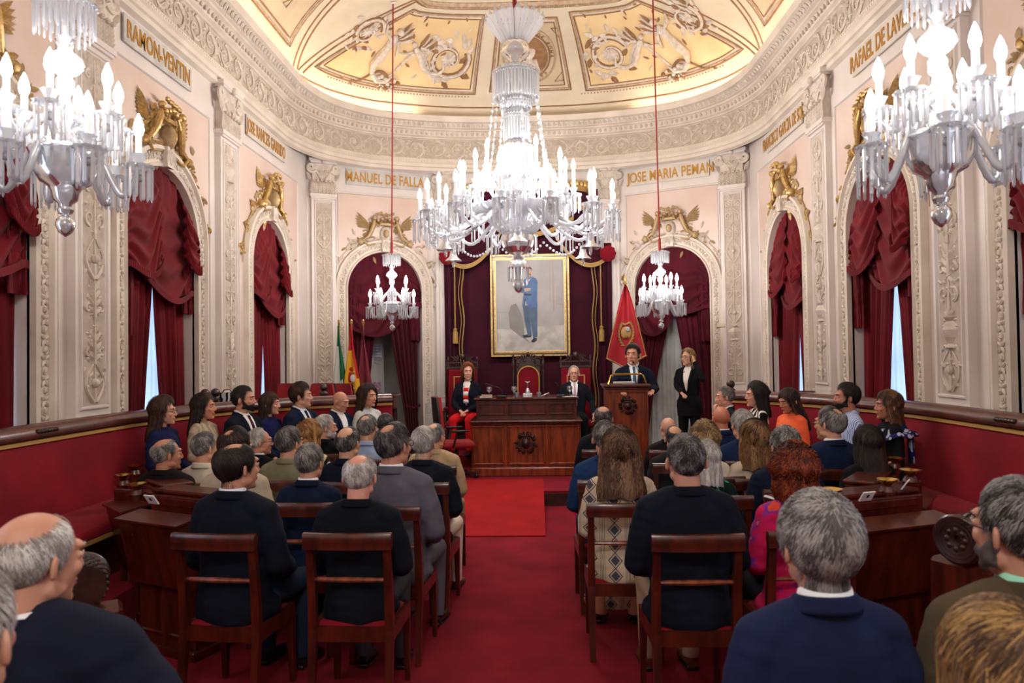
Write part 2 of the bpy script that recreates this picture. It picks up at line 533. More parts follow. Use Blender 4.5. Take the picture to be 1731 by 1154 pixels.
def candelabra(mb, P, x0, w, z0, z1, rnd, mi=0):
    """vertical arabesque panel filling"""
    z = z0 + .02
    hw = w / 2
    tube_r = w * .06
    while z < z1 - .12:
        kind = rnd.choice([0, 2, 3, 0, 2, 3, 1])
        hgt = min(w * rnd.uniform(1.0, 1.5), z1 - z - .02)
        if kind == 0:
            for s in (1, -1):
                relief(mb, P, [(x0 + s * px, z + pz) for px, pz in spiral((hw * .5, hgt * .5), hw * .46, 1.2, -pi / 2, 1, 16)], tube_r, mi=mi)
                leaf(mb, P, x0 + s * hw * .5, z + hgt * .5, rnd.uniform(0, 6), hw * .4, hw * .3, mi)
                leaf(mb, P, x0 + s * hw * .35, z + hgt * .8, pi / 2 + s * .6, hw * .55, hw * .3, mi)
        elif kind == 1:   # vase
            prof = [(.05, 0), (.34, .04), (.12, .14), (.3, .3), (.42, .5), (.3, .66), (.16, .72), (.36, .82)]
            for i in range(len(prof) - 1):
                (a, b), (c, d) = prof[i], prof[i + 1]
                a *= w; c *= w; b = z + b * hgt; d = z + d * hgt
                mb._add([P(x0 - a, 0, b), P(x0, a * .5 + .006, b), P(x0 + a, 0, b), P(x0 - c, 0, d), P(x0, c * .5 + .006, d), P(x0 + c, 0, d)], [(0, 1, 4, 3), (1, 2, 5, 4)], mi)
            for k in range(5):
                leaf(mb, P, x0, z + hgt * .8, pi / 2 + (k - 2) * .45, hgt * .3, hw * .28, mi)
        elif kind == 2:
            for s in (1, -1):
                for k in range(4):
                    leaf(mb, P, x0, z + hgt * (k * .2 + .05), pi / 2 - s * (.9 - k * .12), hw * .95, hw * .36, mi)
                relief(mb, P, [(x0 + s * px, z + pz) for px, pz in spiral((hw * .62, hgt * .25), hw * .3, 1.0, pi / 2, -1, 12)], tube_r, mi=mi)
        else:
            for s in (1, -1):
                relief(mb, P, [(x0 + s * hw * (.1 + .75 * sin(t * pi)), z + hgt * t) for t in [i / 10 for i in range(11)]], tube_r * 1.2, mi=mi)
                leaf(mb, P, x0 + s * hw * .7, z + hgt * .5, rnd.uniform(0, 6), hw * .5, hw * .35, mi)
            mb.ell(P(x0, .01, z + hgt * .5), hw * .28, mi, 8, 5)
        relief(mb, P, [(x0, z), (x0, z + hgt)], tube_r * 1.1, mi=mi)
        for q in range(7):
            lx, lz, la = rnd.uniform(.15, .85) * hw, z + rnd.uniform(.05, .95) * hgt, rnd.uniform(0, 6.28)
            for s in (1, -1): leaf(mb, P, x0 + s * lx, lz, la if s > 0 else pi - la, hw * .42, hw * .24, mi)
        z += hgt

def frame_strip(mb, P, u0, u1, z0, z1, w, h, mi=0, bottom=True):
    """rectangular picture-frame moulding"""
    for (a0, b0, a1, b1) in (((u0, z0, u1, z0 + w),) if bottom else ()) + ( (u0, z1 - w, u1, z1), (u0, z0 + w, u0 + w, z1 - w), (u1 - w, z0 + w, u1, z1 - w)):
        q = min(w * .3, h)
        vs = [P(a0, 0, b0), P(a1, 0, b0), P(a1, 0, b1), P(a0, 0, b1), P(a0 + q, h, b0 + q), P(a1 - q, h, b0 + q), P(a1 - q, h, b1 - q), P(a0 + q, h, b1 - q)]
        mb._add(vs, [(4, 5, 6, 7), (0, 1, 5, 4), (1, 2, 6, 5), (2, 3, 7, 6), (3, 0, 4, 7)], mi)
def lbox(mb, P, u0, u1, n0, n1, z0, z1, mi=0):
    vs = [P(u, n, z) for z in (z0, z1) for (u, n) in ((u0, n0), (u1, n0), (u1, n1), (u0, n1))]
    mb._add(vs, [(0, 3, 2, 1), (4, 5, 6, 7), (0, 1, 5, 4), (1, 2, 6, 5), (2, 3, 7, 6), (3, 0, 4, 7)], mi)

def capital(mb, P, uc, w, z0, z1, rnd, mi=0):
    h = z1 - z0
    lbox(mb, P, uc - w * .46, uc + w * .46, 0, .08, z0, z1 - .06, mi)
    lbox(mb, P, uc - w * .60, uc + w * .60, 0, .13, z1 - .05, z1, 0)
    lbox(mb, P, uc - w * .55, uc + w * .55, 0, .12, z1 - .075, z1 - .05, 0)
    lbox(mb, P, uc - w * .56, uc + w * .56, 0, .115, z0 - .05, z0, 0)
    lbox(mb, P, uc - w * .52, uc + w * .52, 0, .10, z0 - .075, z0 - .05, 0)
    Q = lambda x, d, y: P(x, .085 + d, y)
    F = lambda x, d, y: P(x, .09 + d * 1.5, y)
    for s in (1, -1):
        for rr, ww in ((.21, .03), (.12, .02)):
            relief(mb, Q, [(uc + s * px, pz) for px, pz in spiral((w * .5, z0 + h * .74), w * rr, 1.4, -2.6, 1, 22)], ww, mi=mi, n=6)
        relief(mb, Q, [(uc + s * w * (.05 + .42 * t), z0 + h * (.35 + .55 * t - .12 * t * t)) for t in [i / 8 for i in range(9)]], .024, mi=mi)
        relief(mb, Q, [(uc + s * px, pz) for px, pz in spiral((w * .16, z0 + h * .62), w * .11, 1.3, -2.0, 1, 14)], .018, mi=mi)
        for k in range(3):
            x = w * (.08 + .17 * k)
            for j in range(5):
                leaf(mb, F, uc + s * x, z0 + h * .06 * j, pi / 2 - s * (.75 - .1 * j), h * .16, w * .09, mi)
                leaf(mb, F, uc + s * x, z0 + h * .06 * j, pi / 2 + s * (.75 - .1 * j), h * .14, w * .08, mi)
            mb.ell(P(uc + s * x, .12, z0 + h * .36), (.03, .025, .02), mi, 7, 5)
        leaf(mb, F, uc + s * w * .5, z0 + h * .35, pi / 2 - s * .5, h * .3, w * .14, mi)
    for j in range(6):
        leaf(mb, F, uc, z0 + h * .5, pi / 2 + (j - 2.5) * .5, h * .2, w * .1, mi)
    mb.ell(P(uc, .13, z1 - .05), (.045, .04, .045), mi, 8, 6)

def pilaster(name, wall, uc, zb, seed, w=.44, pw=.26, ztop=4.51, plinth=1.1):
    rnd = random.Random(seed)
    P = wall
    mb = MB()
    z1 = ztop
    lbox(mb, P, uc - w / 2, uc + w / 2, 0, .07, zb, z1 - .05)
    frame_strip(mb, lambda u, n, z: P(u, .07 + n, z), uc - w / 2 + .04, uc + w / 2 - .04, zb + .1, z1 - .1, .03, .018)
    lbox(mb, P, uc - w / 2 - .05, uc + w / 2 + .05, 0, .11, zb - .1, zb)
    lbox(mb, P, uc - w / 2 - .03, uc + w / 2 + .03, 0, .09, zb, zb + .05)
    lbox(mb, P, uc - w / 2 - .08, uc + w / 2 + .08, 0, .12, 0, zb - .1, 2)
    Q = lambda x, d, y: P(x, .072 + d, y)
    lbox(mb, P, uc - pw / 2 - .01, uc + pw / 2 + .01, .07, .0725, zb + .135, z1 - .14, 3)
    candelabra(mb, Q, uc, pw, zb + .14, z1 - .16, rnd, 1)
    capital(mb, P, uc, w, z1, 5.08, rnd, 1)
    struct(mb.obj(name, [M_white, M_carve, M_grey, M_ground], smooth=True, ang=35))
_k = 2
for w, ys in ((WL, PILY), (WR, [y + .14 for y in PILY])):
    for i, y in enumerate(ys):
        if y < 3: continue
        pilaster(f'trim_{_k}', w, y, 1.36, 10 + _k, w=.46, pw=.27); _k += 1
for w in (WBL, WBR):
    pilaster(f'trim_{_k}', w, .25, 1.25, 40 + _k, w=.38, pw=.25); _k += 1
# plain pilaster strips beside the apse
for s in (-1, 1):
    mb = MB()
    uc = AX + s * (AX - .17)
    lbox(mb, WC, uc - .15, uc + .15, 0, .07, 1.06, 4.51)
    frame_strip(mb, lambda u, n, z: WC(u, .07 + n, z), uc - .11, uc + .11, 1.15, 4.4, .02, .012)
    lbox(mb, WC, uc - .18, uc + .18, 0, .11, 0, 1.06, 1)
    capital(mb, WC, uc, .3, 4.51, 5.08, random.Random(3), 2)
    struct(mb.obj(f'trim_{_k}', [M_white, M_grey, M_carve])); _k += 1

# ---- arch surrounds with carved bands, pink fields, wainscot
def surround(name, wall, uc, r, zc, zb, ow=.2, carve=True):
    mb = MB()
    zs = zc - r
    path = [(uc - r, zb, -1, 0)]
    NS = 28
    seg = []
    nz = int((zs - zb) / .16)
    for i in range(nz + 1): seg.append((-1, 0, uc, zb + (zs - zb) * i / nz))
    for i in range(1, NS): seg.append((-cos(pi * i / NS), sin(pi * i / NS), uc, zs))
    for i in range(nz + 1): seg.append((1, 0, uc, zs + (zb - zs) * i / nz))
    prof = [(r, -.02), (r, .05), (r + .025, .065), (r + .04, .04), (r + ow - .05, .04), (r + ow - .035, .075), (r + ow, .07), (r + ow + .02, 0)]
    vs = []; fs = []
    for (dx, dz, cu, cz) in seg:
        for (rr, n) in prof:
            vs.append(wall(cu + dx * rr, n, cz + dz * rr))
    m = len(prof)
    for i in range(len(seg) - 1):
        for j in range(m - 1):
            fs.append((i * m + j, (i + 1) * m + j, (i + 1) * m + j + 1, i * m + j + 1))
    mb._add(vs, fs)
    if carve:
        L = r + ow * .5
        def band(t):   # arc-length position -> wall coords
            hl = zs - zb
            al = pi * L
            if t < hl: return (uc - L, zb + t, pi / 2)
            if t < hl + al:
                a = (t - hl) / L
                return (uc - L * cos(a), zs + L * sin(a), pi / 2 - a)
            return (uc + L, zs - (t - hl - al), -pi / 2)
        tot = 2 * (zs - zb) + pi * L
        t = .05; k = 0
        Q = lambda x, d, y: wall(x, .045 + d, y)
        while t < tot:
            x, z, a = band(t)
            if k % 2 == 0:
                for q in (-1, 1):
                    leaf(mb, Q, x, z, a + q * .6, .062, .035, 1)
                    leaf(mb, Q, x, z, a + q * 2.3, .05, .03, 1)
            else:
                mb.ell(wall(x, .045, z), (.018, .018, .026), 1, 6, 4)
                relief(mb, Q, spiral((x, z), .035, 1.0, a, 1 if k % 4 == 1 else -1, 7), .006, mi=1, n=4)
            t += .075; k += 1
        # keystone
        lbox(mb, lambda u, n, z: wall(u, n, z), uc - .06, uc + .06, .03, .1, zc + .0, zc + .2)
        for q in (-1, 0, 1): leaf(mb, lambda x, d, y: wall(x, .1 + d, y), uc, zc + .19, -pi / 2 + q * .5, .17, .06, 1)
    struct(mb.obj(name, [M_cream, M_carve]))
def field(mb, wall, u0, u1, z0, z1, arch):
    uc, r, zc, zb = arch
    rr = r + .22
    wall_face(mb, wall, u0, u1, z0, z1, [(uc, rr, zc + .22, z0)], .012, 0, 0)
    frame_strip(mb, lambda u, n, z: wall(u, .0 + n, z), u0 - .05, u1 + .05, z0 - .05, z1 + .05, .04, .022, 1, False)
ARCHES = []
for nm, w, ars, pils in (('left', WL, AL, PILY + [11.2]), ('right', WR, AR, [p + .14 for p in PILY] + [11.2])):
    for i, a in enumerate(ars):
        if i == 0: continue
        surround(f'trim_{_k}', w, *a[:3], .5); _k += 1
        lo = max([p for p in pils if p < a[0]]); hi = min([p for p in pils if p > a[0]])
        mb = MB(); field(mb, w, min(lo + .42, a[0] - RA - .26), max(hi - .42, a[0] + RA + .26), .9, 4.56, a)
        struct(mb.obj(f'trim_{_k}', [M_pink, M_white], smooth=False)); _k += 1
        ARCHES.append((nm, i, w, a))
for nm, w in (('bay_left', WBL), ('bay_right', WBR)):
    surround(f'trim_{_k}', w, AB[0][0], AB[0][1], ZCB, ZF, ow=.2); _k += 1
    mb = MB()
    u0, u1 = .54, BL - .14
    uc, r, zc, zb = AB[0]
    wall_face(mb, w, u0 - .05, u1, 1.06, 4.56, [(uc, r + .05, zc + .05, 1.06)], .012, 0, 0)
    frame_strip(mb, lambda u, n, z: w(u, n, z), u0 - .09, u1 + .04, 1.02, 4.6, .04, .022, 1, False)
    lbox(mb, w, 0.0, uc - r, 0, .05, 0, 1.06, 2); lbox(mb, w, uc + r, BL, 0, .05, 0, 1.06, 2)
    struct(mb.obj(f'trim_{_k}', [M_pink, M_white, M_grey], smooth=False)); _k += 1

# ---- path of the room, for cornice and cove
def chaikin(P, it, cut):
    for _ in range(it):
        Q = [P[0]]
        for i in range(1, len(P) - 1):
            a, b, c = np.array(P[i - 1]), np.array(P[i]), np.array(P[i + 1])
            la, lc = np.linalg.norm(a[:2] - b[:2]), np.linalg.norm(c[:2] - b[:2])
            ca, cc = min(cut, la * .45), min(cut, lc * .45)
            Q.append(tuple(b + (a - b) * ca / la)); Q.append(tuple(b + (c - b) * cc / lc))
        Q.append(P[-1]); P = Q
        cut *= .5
    return P
def inset_poly(P, d):
    out = []
    n = len(P)
    for i in range(n):
        ns = []
        if i > 0: t = np.array(P[i]) - P[i - 1]; t = t / np.linalg.norm(t); ns.append(np.array([t[1], -t[0]]))
        if i < n - 1: t = np.array(P[i + 1]) - P[i]; t = t / np.linalg.norm(t); ns.append(np.array([t[1], -t[0]]))
        if len(ns) == 1: out.append(np.array(P[i]) + ns[0] * d)
        else:
            m = ns[0] + ns[1]; m /= np.dot(m, ns[0]) if np.dot(m, ns[0]) else 1
            out.append(np.array(P[i]) + m * d)
    return out
BASE = [np.array(p) for p in [(XL, YB), V1L, V2L, V2R, V1R, (XR, YB)]]
INS = inset_poly(BASE, 1.0)                       # moves 1 m inwards
PP = [tuple(np.concatenate([BASE[i], INS[i] - BASE[i]])) for i in range(6)]
PP = chaikin(PP, 3, .62)
# resample
_seg = [0.0]
for i in range(1, len(PP)): _seg.append(_seg[-1] + math.hypot(PP[i][0] - PP[i - 1][0], PP[i][1] - PP[i - 1][1]))
LT = _seg[-1]
def path(s):
    a = [float(np.interp(s, _seg, [p[k] for p in PP])) for k in range(4)]
    return a
def PA(s, n, z):          # path map: s along, n inwards, z up
    a = path(s)
    return Vector((a[0] + a[2] * n, a[1] + a[3] * n, z))
S_MID = LT / 2
prof = [(0.0, 5.02), (.06, 5.04), (.06, 5.09), (.09, 5.10), (.09, 5.15), (.12, 5.17), (.12, 5.205), (.075, 5.215), (.075, 5.235), (.055, 5.24), (.055, 5.58),
        (.09, 5.585), (.09, 5.605), (.13, 5.62), (.17, 5.69), (.21, 5.70), (.21, 5.725), (.25, 5.73), (.29, 5.80), (.34, 5.81), (.35, 5.86), (.36, 5.90), (.33, 5.92), (.02, 5.925)]
S0 = 4.0      # behind the camera
ss = list(np.arange(0, LT, .12)) + [LT]
mb = MB()
vs = []; fs = []
for s in ss:
    for (n, z) in prof: vs.append(PA(s, n, z))
m = len(prof)
for i in range(len(ss) - 1):
    for j in range(m - 1): fs.append((i * m + j, (i + 1) * m + j, (i + 1) * m + j + 1, i * m + j + 1))
mb._add(vs, fs)
struct(mb.obj('trim_cornice', M_cream, ang=25))
# carved bands of the cornice
rnd = random.Random(5)
mb = MB()
for i in range(int((LT - 12) / .12)):
    a_, b_ = 6 + i * .12, 6 + (i + 1) * .12
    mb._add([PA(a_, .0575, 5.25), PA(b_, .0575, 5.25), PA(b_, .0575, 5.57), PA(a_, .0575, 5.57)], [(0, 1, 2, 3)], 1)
s = 6.2; k = 0
smax = LT - 6.2
while s < smax:
    r = .15
    P = lambda x, d, y: PA(x, .06 + d, y)
    scroll_unit(mb, P, s, 5.41, r, k % 2, .022, rnd); relief(mb, P, spiral((s + .18, 5.41 + (.07 if k % 2 else -.07)), .07, 1.1, 2, 1, 12), .014)
    relief(mb, P, [(s + r * (i / 8) * 2.3 - r * .2, 5.41 + (1 if k % 2 else -1) * (.13 - .27 * i / 8)) for i in range(9)], .013)
    for q in range(3):
        leaf(mb, P, s + r * 1.2 + rnd.uniform(-.03, .03), 5.41 + rnd.uniform(-.1, .1), rnd.uniform(0, 6.28), .1, .04)
    s += .36; k += 1
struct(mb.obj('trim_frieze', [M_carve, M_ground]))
mb = MB()
s = 6.2; k = 0
while s < smax:       # egg band, leaf band, bead
    p = PA(s, .165, 5.655)
    mb.ell(p, (.024, .024, .032), 0, 6, 5)
    P = lambda x, d, y: PA(x, .2 + d * .5 + (y - 5.70) * .5, y)
    P3 = lambda x, d, y: PA(x, .275 + d + (y - 5.76) * .6, y)
    leaf(mb, P3, s, 5.73, pi / 2, .075, .05)
    leaf(mb, P3, s + .045, 5.73, pi / 2 + .4, .06, .03)
    P4 = lambda x, d, y: PA(x, .10 + d, y)
    leaf(mb, P4, s + .045, 5.62, pi / 2, .07, .03)
    for q in (0, .045):
        leaf(mb, lambda x, d, y: PA(x, .115 + d, y), s + q, 5.165, pi / 2, .035, .028)
    s += .09; k += 1
struct(mb.obj('trim_beading', M_carve, smooth=False))

# ---- coved ceiling
ZC0, ZC1, NIN = 5.93, 7.02, 1.95
def cove(s, v, off=0.0):
    a = v * pi / 2
    n = .03 + NIN * (1 - cos(a)); z = ZC0 + (ZC1 - ZC0) * sin(a)
    nn, nz = NIN * sin(a), (ZC1 - ZC0) * cos(a)       # tangent
    l = math.hypot(nn, nz); 
    n += off * nz / l; z -= off * nn / l
    return PA(s, n, z)
mb = MB()
vs = [cove(s, j / 16) for s in ss for j in range(17)]
fs = [(i * 17 + j, i * 17 + j + 1, (i + 1) * 17 + j + 1, (i + 1) * 17 + j) for i in range(len(ss) - 1) for j in range(16)]
mb._add(vs, fs)
mb.box((X0, 3.8, ZC1 + .03), (2 * HW - 3.0, 16.2, .04))
struct(mb.obj('ceiling', M_ceil))
struct(MB().box((X0, 3.9, 7.35), (2 * HW + .6, 17.4, .05)).obj('ceiling_roof', M_white))
def CV(sc):     # surface map centred on path position sc (x metres along, y = v*2.4)
    return lambda x, d, y: cove(sc + x, y / 2.4, .01 + d)
def cov_strip(mb, pts, w, h, mi=0):       # moulding following points (s, v)
    mb.tube([cove(s_, v_, .004) for s_, v_ in pts], w, n=6, mi=mi)
mb = MB()
lin = lambda v, a, b, n=60: [(a + (b - a) * i / n, v) for i in range(n + 1)]
cov_strip(mb, lin(.13, 6.2, smax, 140), .012, 0, 1)
cov_strip(mb, lin(.99, 6.2, smax, 140), .045, 0, 0)
cov_strip(mb, lin(.955, 6.2, smax, 140), .02, 0, 1)
def panel(mb, u0, u1, v0, v1, taper=(0, 0), ochre=True):
    """frame and field between path positions; taper shifts the upper corners"""
    def U(t, v):
        q = (v - v0) / (v1 - v0)
        return lerp(u0 + taper[0] * q, u1 + taper[1] * q, t)
    N = 22
    def ring(e, ev):
        p = [(lerp(u0 + taper[0] * 0, u1, 0) , 0)]
        out = []
        for i in range(N + 1): out.append((0 + e + (1 - 2 * e) * i / N, v0 + ev))
        for i in range(1, 9): out.append((1 - e, v0 + ev + (v1 - v0 - 2 * ev) * i / 9))
        for i in range(N + 1): out.append((1 - e - (1 - 2 * e) * i / N, v1 - ev))
        for i in range(1, 9): out.append((e, v1 - ev - (v1 - v0 - 2 * ev) * i / 9))
        return [(U(t, v), v) for t, v in out]
    L = abs(u1 - u0)
    for e, w, mi in ((0, .014, 1), (.03 / L, .02, 0), (.1 / L, .013, 1)):
        r_ = ring(e, e * L / 2.4)
        mb.tube([cove(a, b, .004) for a, b in r_], w, n=5, mi=mi, closed=True)
    e = .11 / L
    f_ = MB()
    vs = [cove(U(e + (1 - 2 * e) * i / N, lerp(v0 + e * L / 2.4, v1 - e * L / 2.4, j / 8)), lerp(v0 + e * L / 2.4, v1 - e * L / 2.4, j / 8), .006) for j in range(9) for i in range(N + 1)]
    fs = [(j * (N + 1) + i, j * (N + 1) + i + 1, (j + 1) * (N + 1) + i + 1, (j + 1) * (N + 1) + i) for j in range(8) for i in range(N)]
    mb._add(vs, fs, 2 if ochre else 3)
# medallion panel in the middle
SM = S_MID
S_MID += .10
panel(mb, S_MID - .72, S_MID + .72, .27, .86, (.13, -.13), ochre=False)
def medallion(mb, sc, vc, R):
    P = CV(sc)
    y0 = vc * 2.4
    for rr, w, mi in ((R, .02, 0), (R * .8, .012, 1), (R * .74, .016, 0)):
        mb.tube([P(rr * .92 * cos(2 * pi * i / 40), .004, y0 + rr * sin(2 * pi * i / 40)) for i in range(40)], w, n=5, mi=mi, closed=True)
    vs = [P(0, .004, y0)] + [P(R * .92 * .74 * cos(2 * pi * i / 32), .004, y0 + R * .74 * sin(2 * pi * i / 32)) for i in range(32)]
    mb._add(vs, [(0, i + 1, (i + 1) % 32 + 1) for i in range(32)], 4)
    # draped bust in profile
    mb.ell(P(.0, .02, y0 + R * .2), (R * .2, .04, R * .27), 5, 10, 8)
    mb.ell(P(.0, .02, y0 - R * .05), (R * .11, .03, R * .2), 5, 8, 6)
    for k in range(7):
        relief(mb, P, [(lerp(-R * .3, R * .36, k / 6) * (.5 + .5 * t), y0 - R * .15 - R * .5 * t) for t in (0, .3, .6, 1)], R * .07, mi=5)
    for sx in (-1, 1):
        for sy in (-1, 1):
            cov = [P(sx * R * .62 * 1.0 + sx * .12, .004, y0 + sy * (R * .98)), P(sx * (R + .07), .004, y0 + sy * (R * .98)), P(sx * (R + .07), .004, y0 + sy * R * .62)]
            mb.tube(cov, .008, n=4, mi=1, closed=True)
medallion(mb, S_MID, .56, .52)
# two ochre panels either side; positions along the path
for sg in (-1, 1):
    u0, u1 = S_MID + sg * .98, S_MID + sg * 4.0
    a, b = min(u0, u1), max(u0, u1)
    tp = (-.12 * -sg * 0 + (.12 if sg < 0 else .16), (-.16 if sg < 0 else -.12))
    if sg > 0: panel(mb, a, b, .25, .9, (-.10, -1.0))
    else: panel(mb, a, b, .25, .9, (1.0, .10))
    rn = random.Random(8)
    c = S_MID + sg * 1.50
    K = 1.4
    def PQ(cx): return lambda x, d, y: cove(cx + x * K, .58 + (y / 2.4 - .56) * K * .92, .012 + d * K)
    P = PQ(c)
    # acanthus scroll near the centre, then figures and a second scroll
    for (dx, vy, R_, fl, tu) in ((0.02, .52, .30, sg > 0, 1.5), (1.42, .60, .22, sg < 0, 1.3)):
        for rr, w, mi in ((R_, .036, 5), (R_ * .86, .022, 4), (R_ * 1.08, .018, 4)):
            relief(mb, P, spiral((sg * dx, vy * 2.4), rr, tu, 0.4, 1 if fl else -1, 30), w, mi=mi, n=6)
        for k in range(26):
            a_ = rn.uniform(0, 6.28)
            q = R_ * rn.choice([.95, .55, 1.1])
            leaf(mb, P, sg * dx + q * cos(a_), vy * 2.4 + q * sin(a_), a_ + rn.uniform(.4, 1.8), R_ * .5, R_ * .26, rn.choice([4, 5, 5]))
        for k in range(10):
            leaf(mb, P, sg * dx, vy * 2.4, k * .63, R_ * .42, R_ * .2, 5)
    # linking stems
    relief(mb, P, [(sg * (.28 + .75 * t), 2.4 * (.46 + .10 * sin(t * 6))) for t in [i / 14 for i in range(15)]], .035, mi=5)
    relief(mb, P, [(sg * (.75 + .5 * t), 2.4 * (.36 + .05 * sin(t * 5))) for t in [i / 14 for i in range(15)]], .03, mi=4)
    # winged figure: trunk, head, arms, wings
    for (fx, fv, sc_, lean) in ((.98, .56, 1.0, .1), (.45, .54, .8, -.7)):
        X = lambda a, b: (sg * (fx + (a * cos(lean) - b * sin(lean)) * sc_), fv * 2.4 + (a * sin(lean) + b * cos(lean)) * sc_)
        def tb(pts, rs, mi=5):
            mb.tube([P(X(*p)[0], .02, X(*p)[1]) for p in pts], [r * sc_ for r in rs], n=7, mi=mi)
        tb([(0, -.42), (.05, -.3), (.02, -.14), (0, .0), (0, .13), (0, .19)], [.035, .06, .075, .055, .075, .03])
        tb([(0, -.42), (-.1, -.5), (-.22, -.48), (-.28, -.38)], [.05, .045, .035, .015])
        mb.ell(P(X(0, .27)[0], .03, X(0, .27)[1]), .055 * sc_, 5, 8, 6)
        tb([(-.07, .13), (-.16, .05), (-.2, -.1)], [.028, .024, .016]); tb([(.07, .13), (.2, .17), (.3, .26)], [.028, .022, .014])
        for k in range(6):
            a_ = 1.9 + k * .22
            x_, y_ = X(-.03, .1)
            leaf(mb, P, x_, y_, a_ if sg > 0 else pi - a_, .34 * sc_, .07, 5 if k % 2 else 4)
    # fruit basket
    for k in range(26):
        mb.ell(P(sg * (.78 + rn.uniform(-.17, .17)), .02, 2.4 * (.34 + rn.uniform(-.045, .045))), rn.uniform(.022, .04), 5 if k % 3 else 4, 6, 5)
    for k in range(34):
        leaf(mb, P, sg * rn.uniform(-.35, 1.6), 2.4 * rn.uniform(.31, .8), rn.uniform(0, 6.28), rn.uniform(.07, .13), .035, rn.choice([4, 5]))
    # ribs and the next medallion field
    for w_, o_ in ((.014, 0), (.012, .12)):
        cov_strip(mb, [(S_MID + sg * (4.2 + o_ - 1.0 * t), .16 + .8 * t) for t in [i / 16 for i in range(17)]], w_, 0, 1)
        cov_strip(mb, [(S_MID + sg * (4.35 + o_ + .35 * t), .16 + .8 * t) for t in [i / 16 for i in range(17)]], w_, 0, 1)
    for k_ in range(3):
        cc = S_MID + sg * (5.9 + 2.9 * k_)
        panel(mb, cc - 1.15, cc + 1.15, .25, .9, (.15, -.15), ochre=(k_ % 2 == 1))
        if k_ % 2 == 0: medallion(mb, cc, .58, .46)
struct(mb.obj('trim_ceiling_paintings', [M_moul, M_tan, M_yel, M_ceilb, M_tan, M_pale], ang=50))
S_MID = SM
# dentil run round the ceiling panels
mb = MB()
for sg in (-1, 1):
    for k in range(46):
        p = cove(S_MID + sg * (1.0 + k * .057), .228, .01)
        mb.ell(p, .013, 0, 5, 4)
for k in range(150):
    mb.ell(cove(S_MID - 3.6 + k * .048, .985, .05), (.016, .016, .016), 0, 5, 4)
struct(mb.obj('trim_ceiling_beads', M_moul))

# ---- lettering helper
def letters(text, size, mt, parent, M, depth=.004, spx=1.0, font_w=1.0):
    cu = D.curves.new('lettering', 'FONT')
    cu.body = text
    cu.size = size
    cu.extrude = depth
    cu.offset = size * .018
    cu.align_x = 'CENTER'; cu.align_y = 'CENTER'
    cu.space_character = spx
    o = D.objects.new('lettering', cu)
    COL.objects.link(o)
    bpy.context.view_layer.update()
    dg = bpy.context.evaluated_depsgraph_get()
    me = D.meshes.new_from_object(o.evaluated_get(dg))
    D.objects.remove(o); D.curves.remove(cu)
    me.transform(Matrix.Diagonal((font_w, 1, 1, 1)))
    me.transform(M)
    me.materials.clear(); me.materials.append(mt)
    ob = D.objects.new('lettering', me)
    COL.objects.link(ob)
    if parent: ob.parent = parent
    return ob
def ring_text(txt, a0, a1, R, size):
    P_ = CV(S_MID + .10)
    for i, ch in enumerate(txt):
        if ch == ' ': continue
        a = radians(lerp(a0, a1, i / (len(txt) - 1)))
        q = lambda e: P_(R * .92 * cos(e), .012, .56 * 2.4 + R * sin(e))
        p = q(a); t = (q(a - .05) - p).normalized(); u = (P_((R + .05) * .92 * cos(a), .012, .56 * 2.4 + (R + .05) * sin(a)) - p).normalized()
        if a < 0 and False: t, u = -t, -u
        n_ = t.cross(u).normalized(); u = n_.cross(t)
        o_ = letters(ch, size, M_tan, D.objects['trim_ceiling_paintings'], Matrix(((t.x, u.x, n_.x, p.x), (t.y, u.y, n_.y, p.y), (t.z, u.z, n_.z, p.z), (0, 0, 0, 1))), depth=.002)
ring_text('DE ROMA', 62, -2, .445, .085)
ring_text('SAR', -48, -70, .445, .085)
# text plane: x along the reading direction, y up, z out of the wall
def text_matrix(wall, u, n, z, flip):
    t = wall.t * (-1 if flip else 1)
    p = wall(u, n, z)
    nn = wall.n
    return Matrix(((t.x, 0, nn.x, p.x), (t.y, 0, nn.y, p.y), (0, 1, 0, p.z), (0, 0, 0, 1)))
M_tabl = mat('grey_veined_tablet', '#aca9a6', 0.3, c2='#c8c4bf', scale=7, detail=10)
M_tabp = mat('pale_tablet', '#d0c8be', 0.35, c2='#c2b8ac', scale=6)
TAB = [('RAMON-VENTIN', WL, 6.80, False, 'grey name tablet lettered RAMON-VENTIN above the large left window', M_tabl, .64),
       ('JOSE RANCES GARRIDO', WL, 9.55, False, 'gold lettered name tablet above the second left window', M_tabp, .52),
       ('MANUEL DE FALLA', WBL, 1.29, False, 'grey name tablet lettered MANUEL DE FALLA', M_tabl, .64),
       ('JOSE MARIA PEMAN', WBR, 1.27, True, 'pale name tablet lettered JOSE MARIA PEMAN', M_tabp, .68),
       ('FRANCISCO GARCIA DE SOLA', WR, 9.65, True, 'gold lettered name tablet FRANCISCO GARCIA DE SOLA, above right window', M_tabp, .5),
       ('RAFAEL DE LAVIESCA', WR, 6.85, True, 'gold lettered name tablet RAFAEL DE LAVIESCA', M_tabp, .62)]
for txt, w, u, fl_, lab, mt, fw in TAB:
    L = .62 if u == 6.80 else .68 if w in (WL, WR) else .66
    t = thing('name_tablet', lab, 'name tablet')
    mb = MB(); lbox(mb, w, u - L, u + L, .014, .03, 4.72, 4.98)
    mb.obj('stone_slab', mt, t)
    letters(txt, .235, M_letter, t, text_matrix(w, u, .032, 4.845, fl_), spx=1.05, font_w=fw)

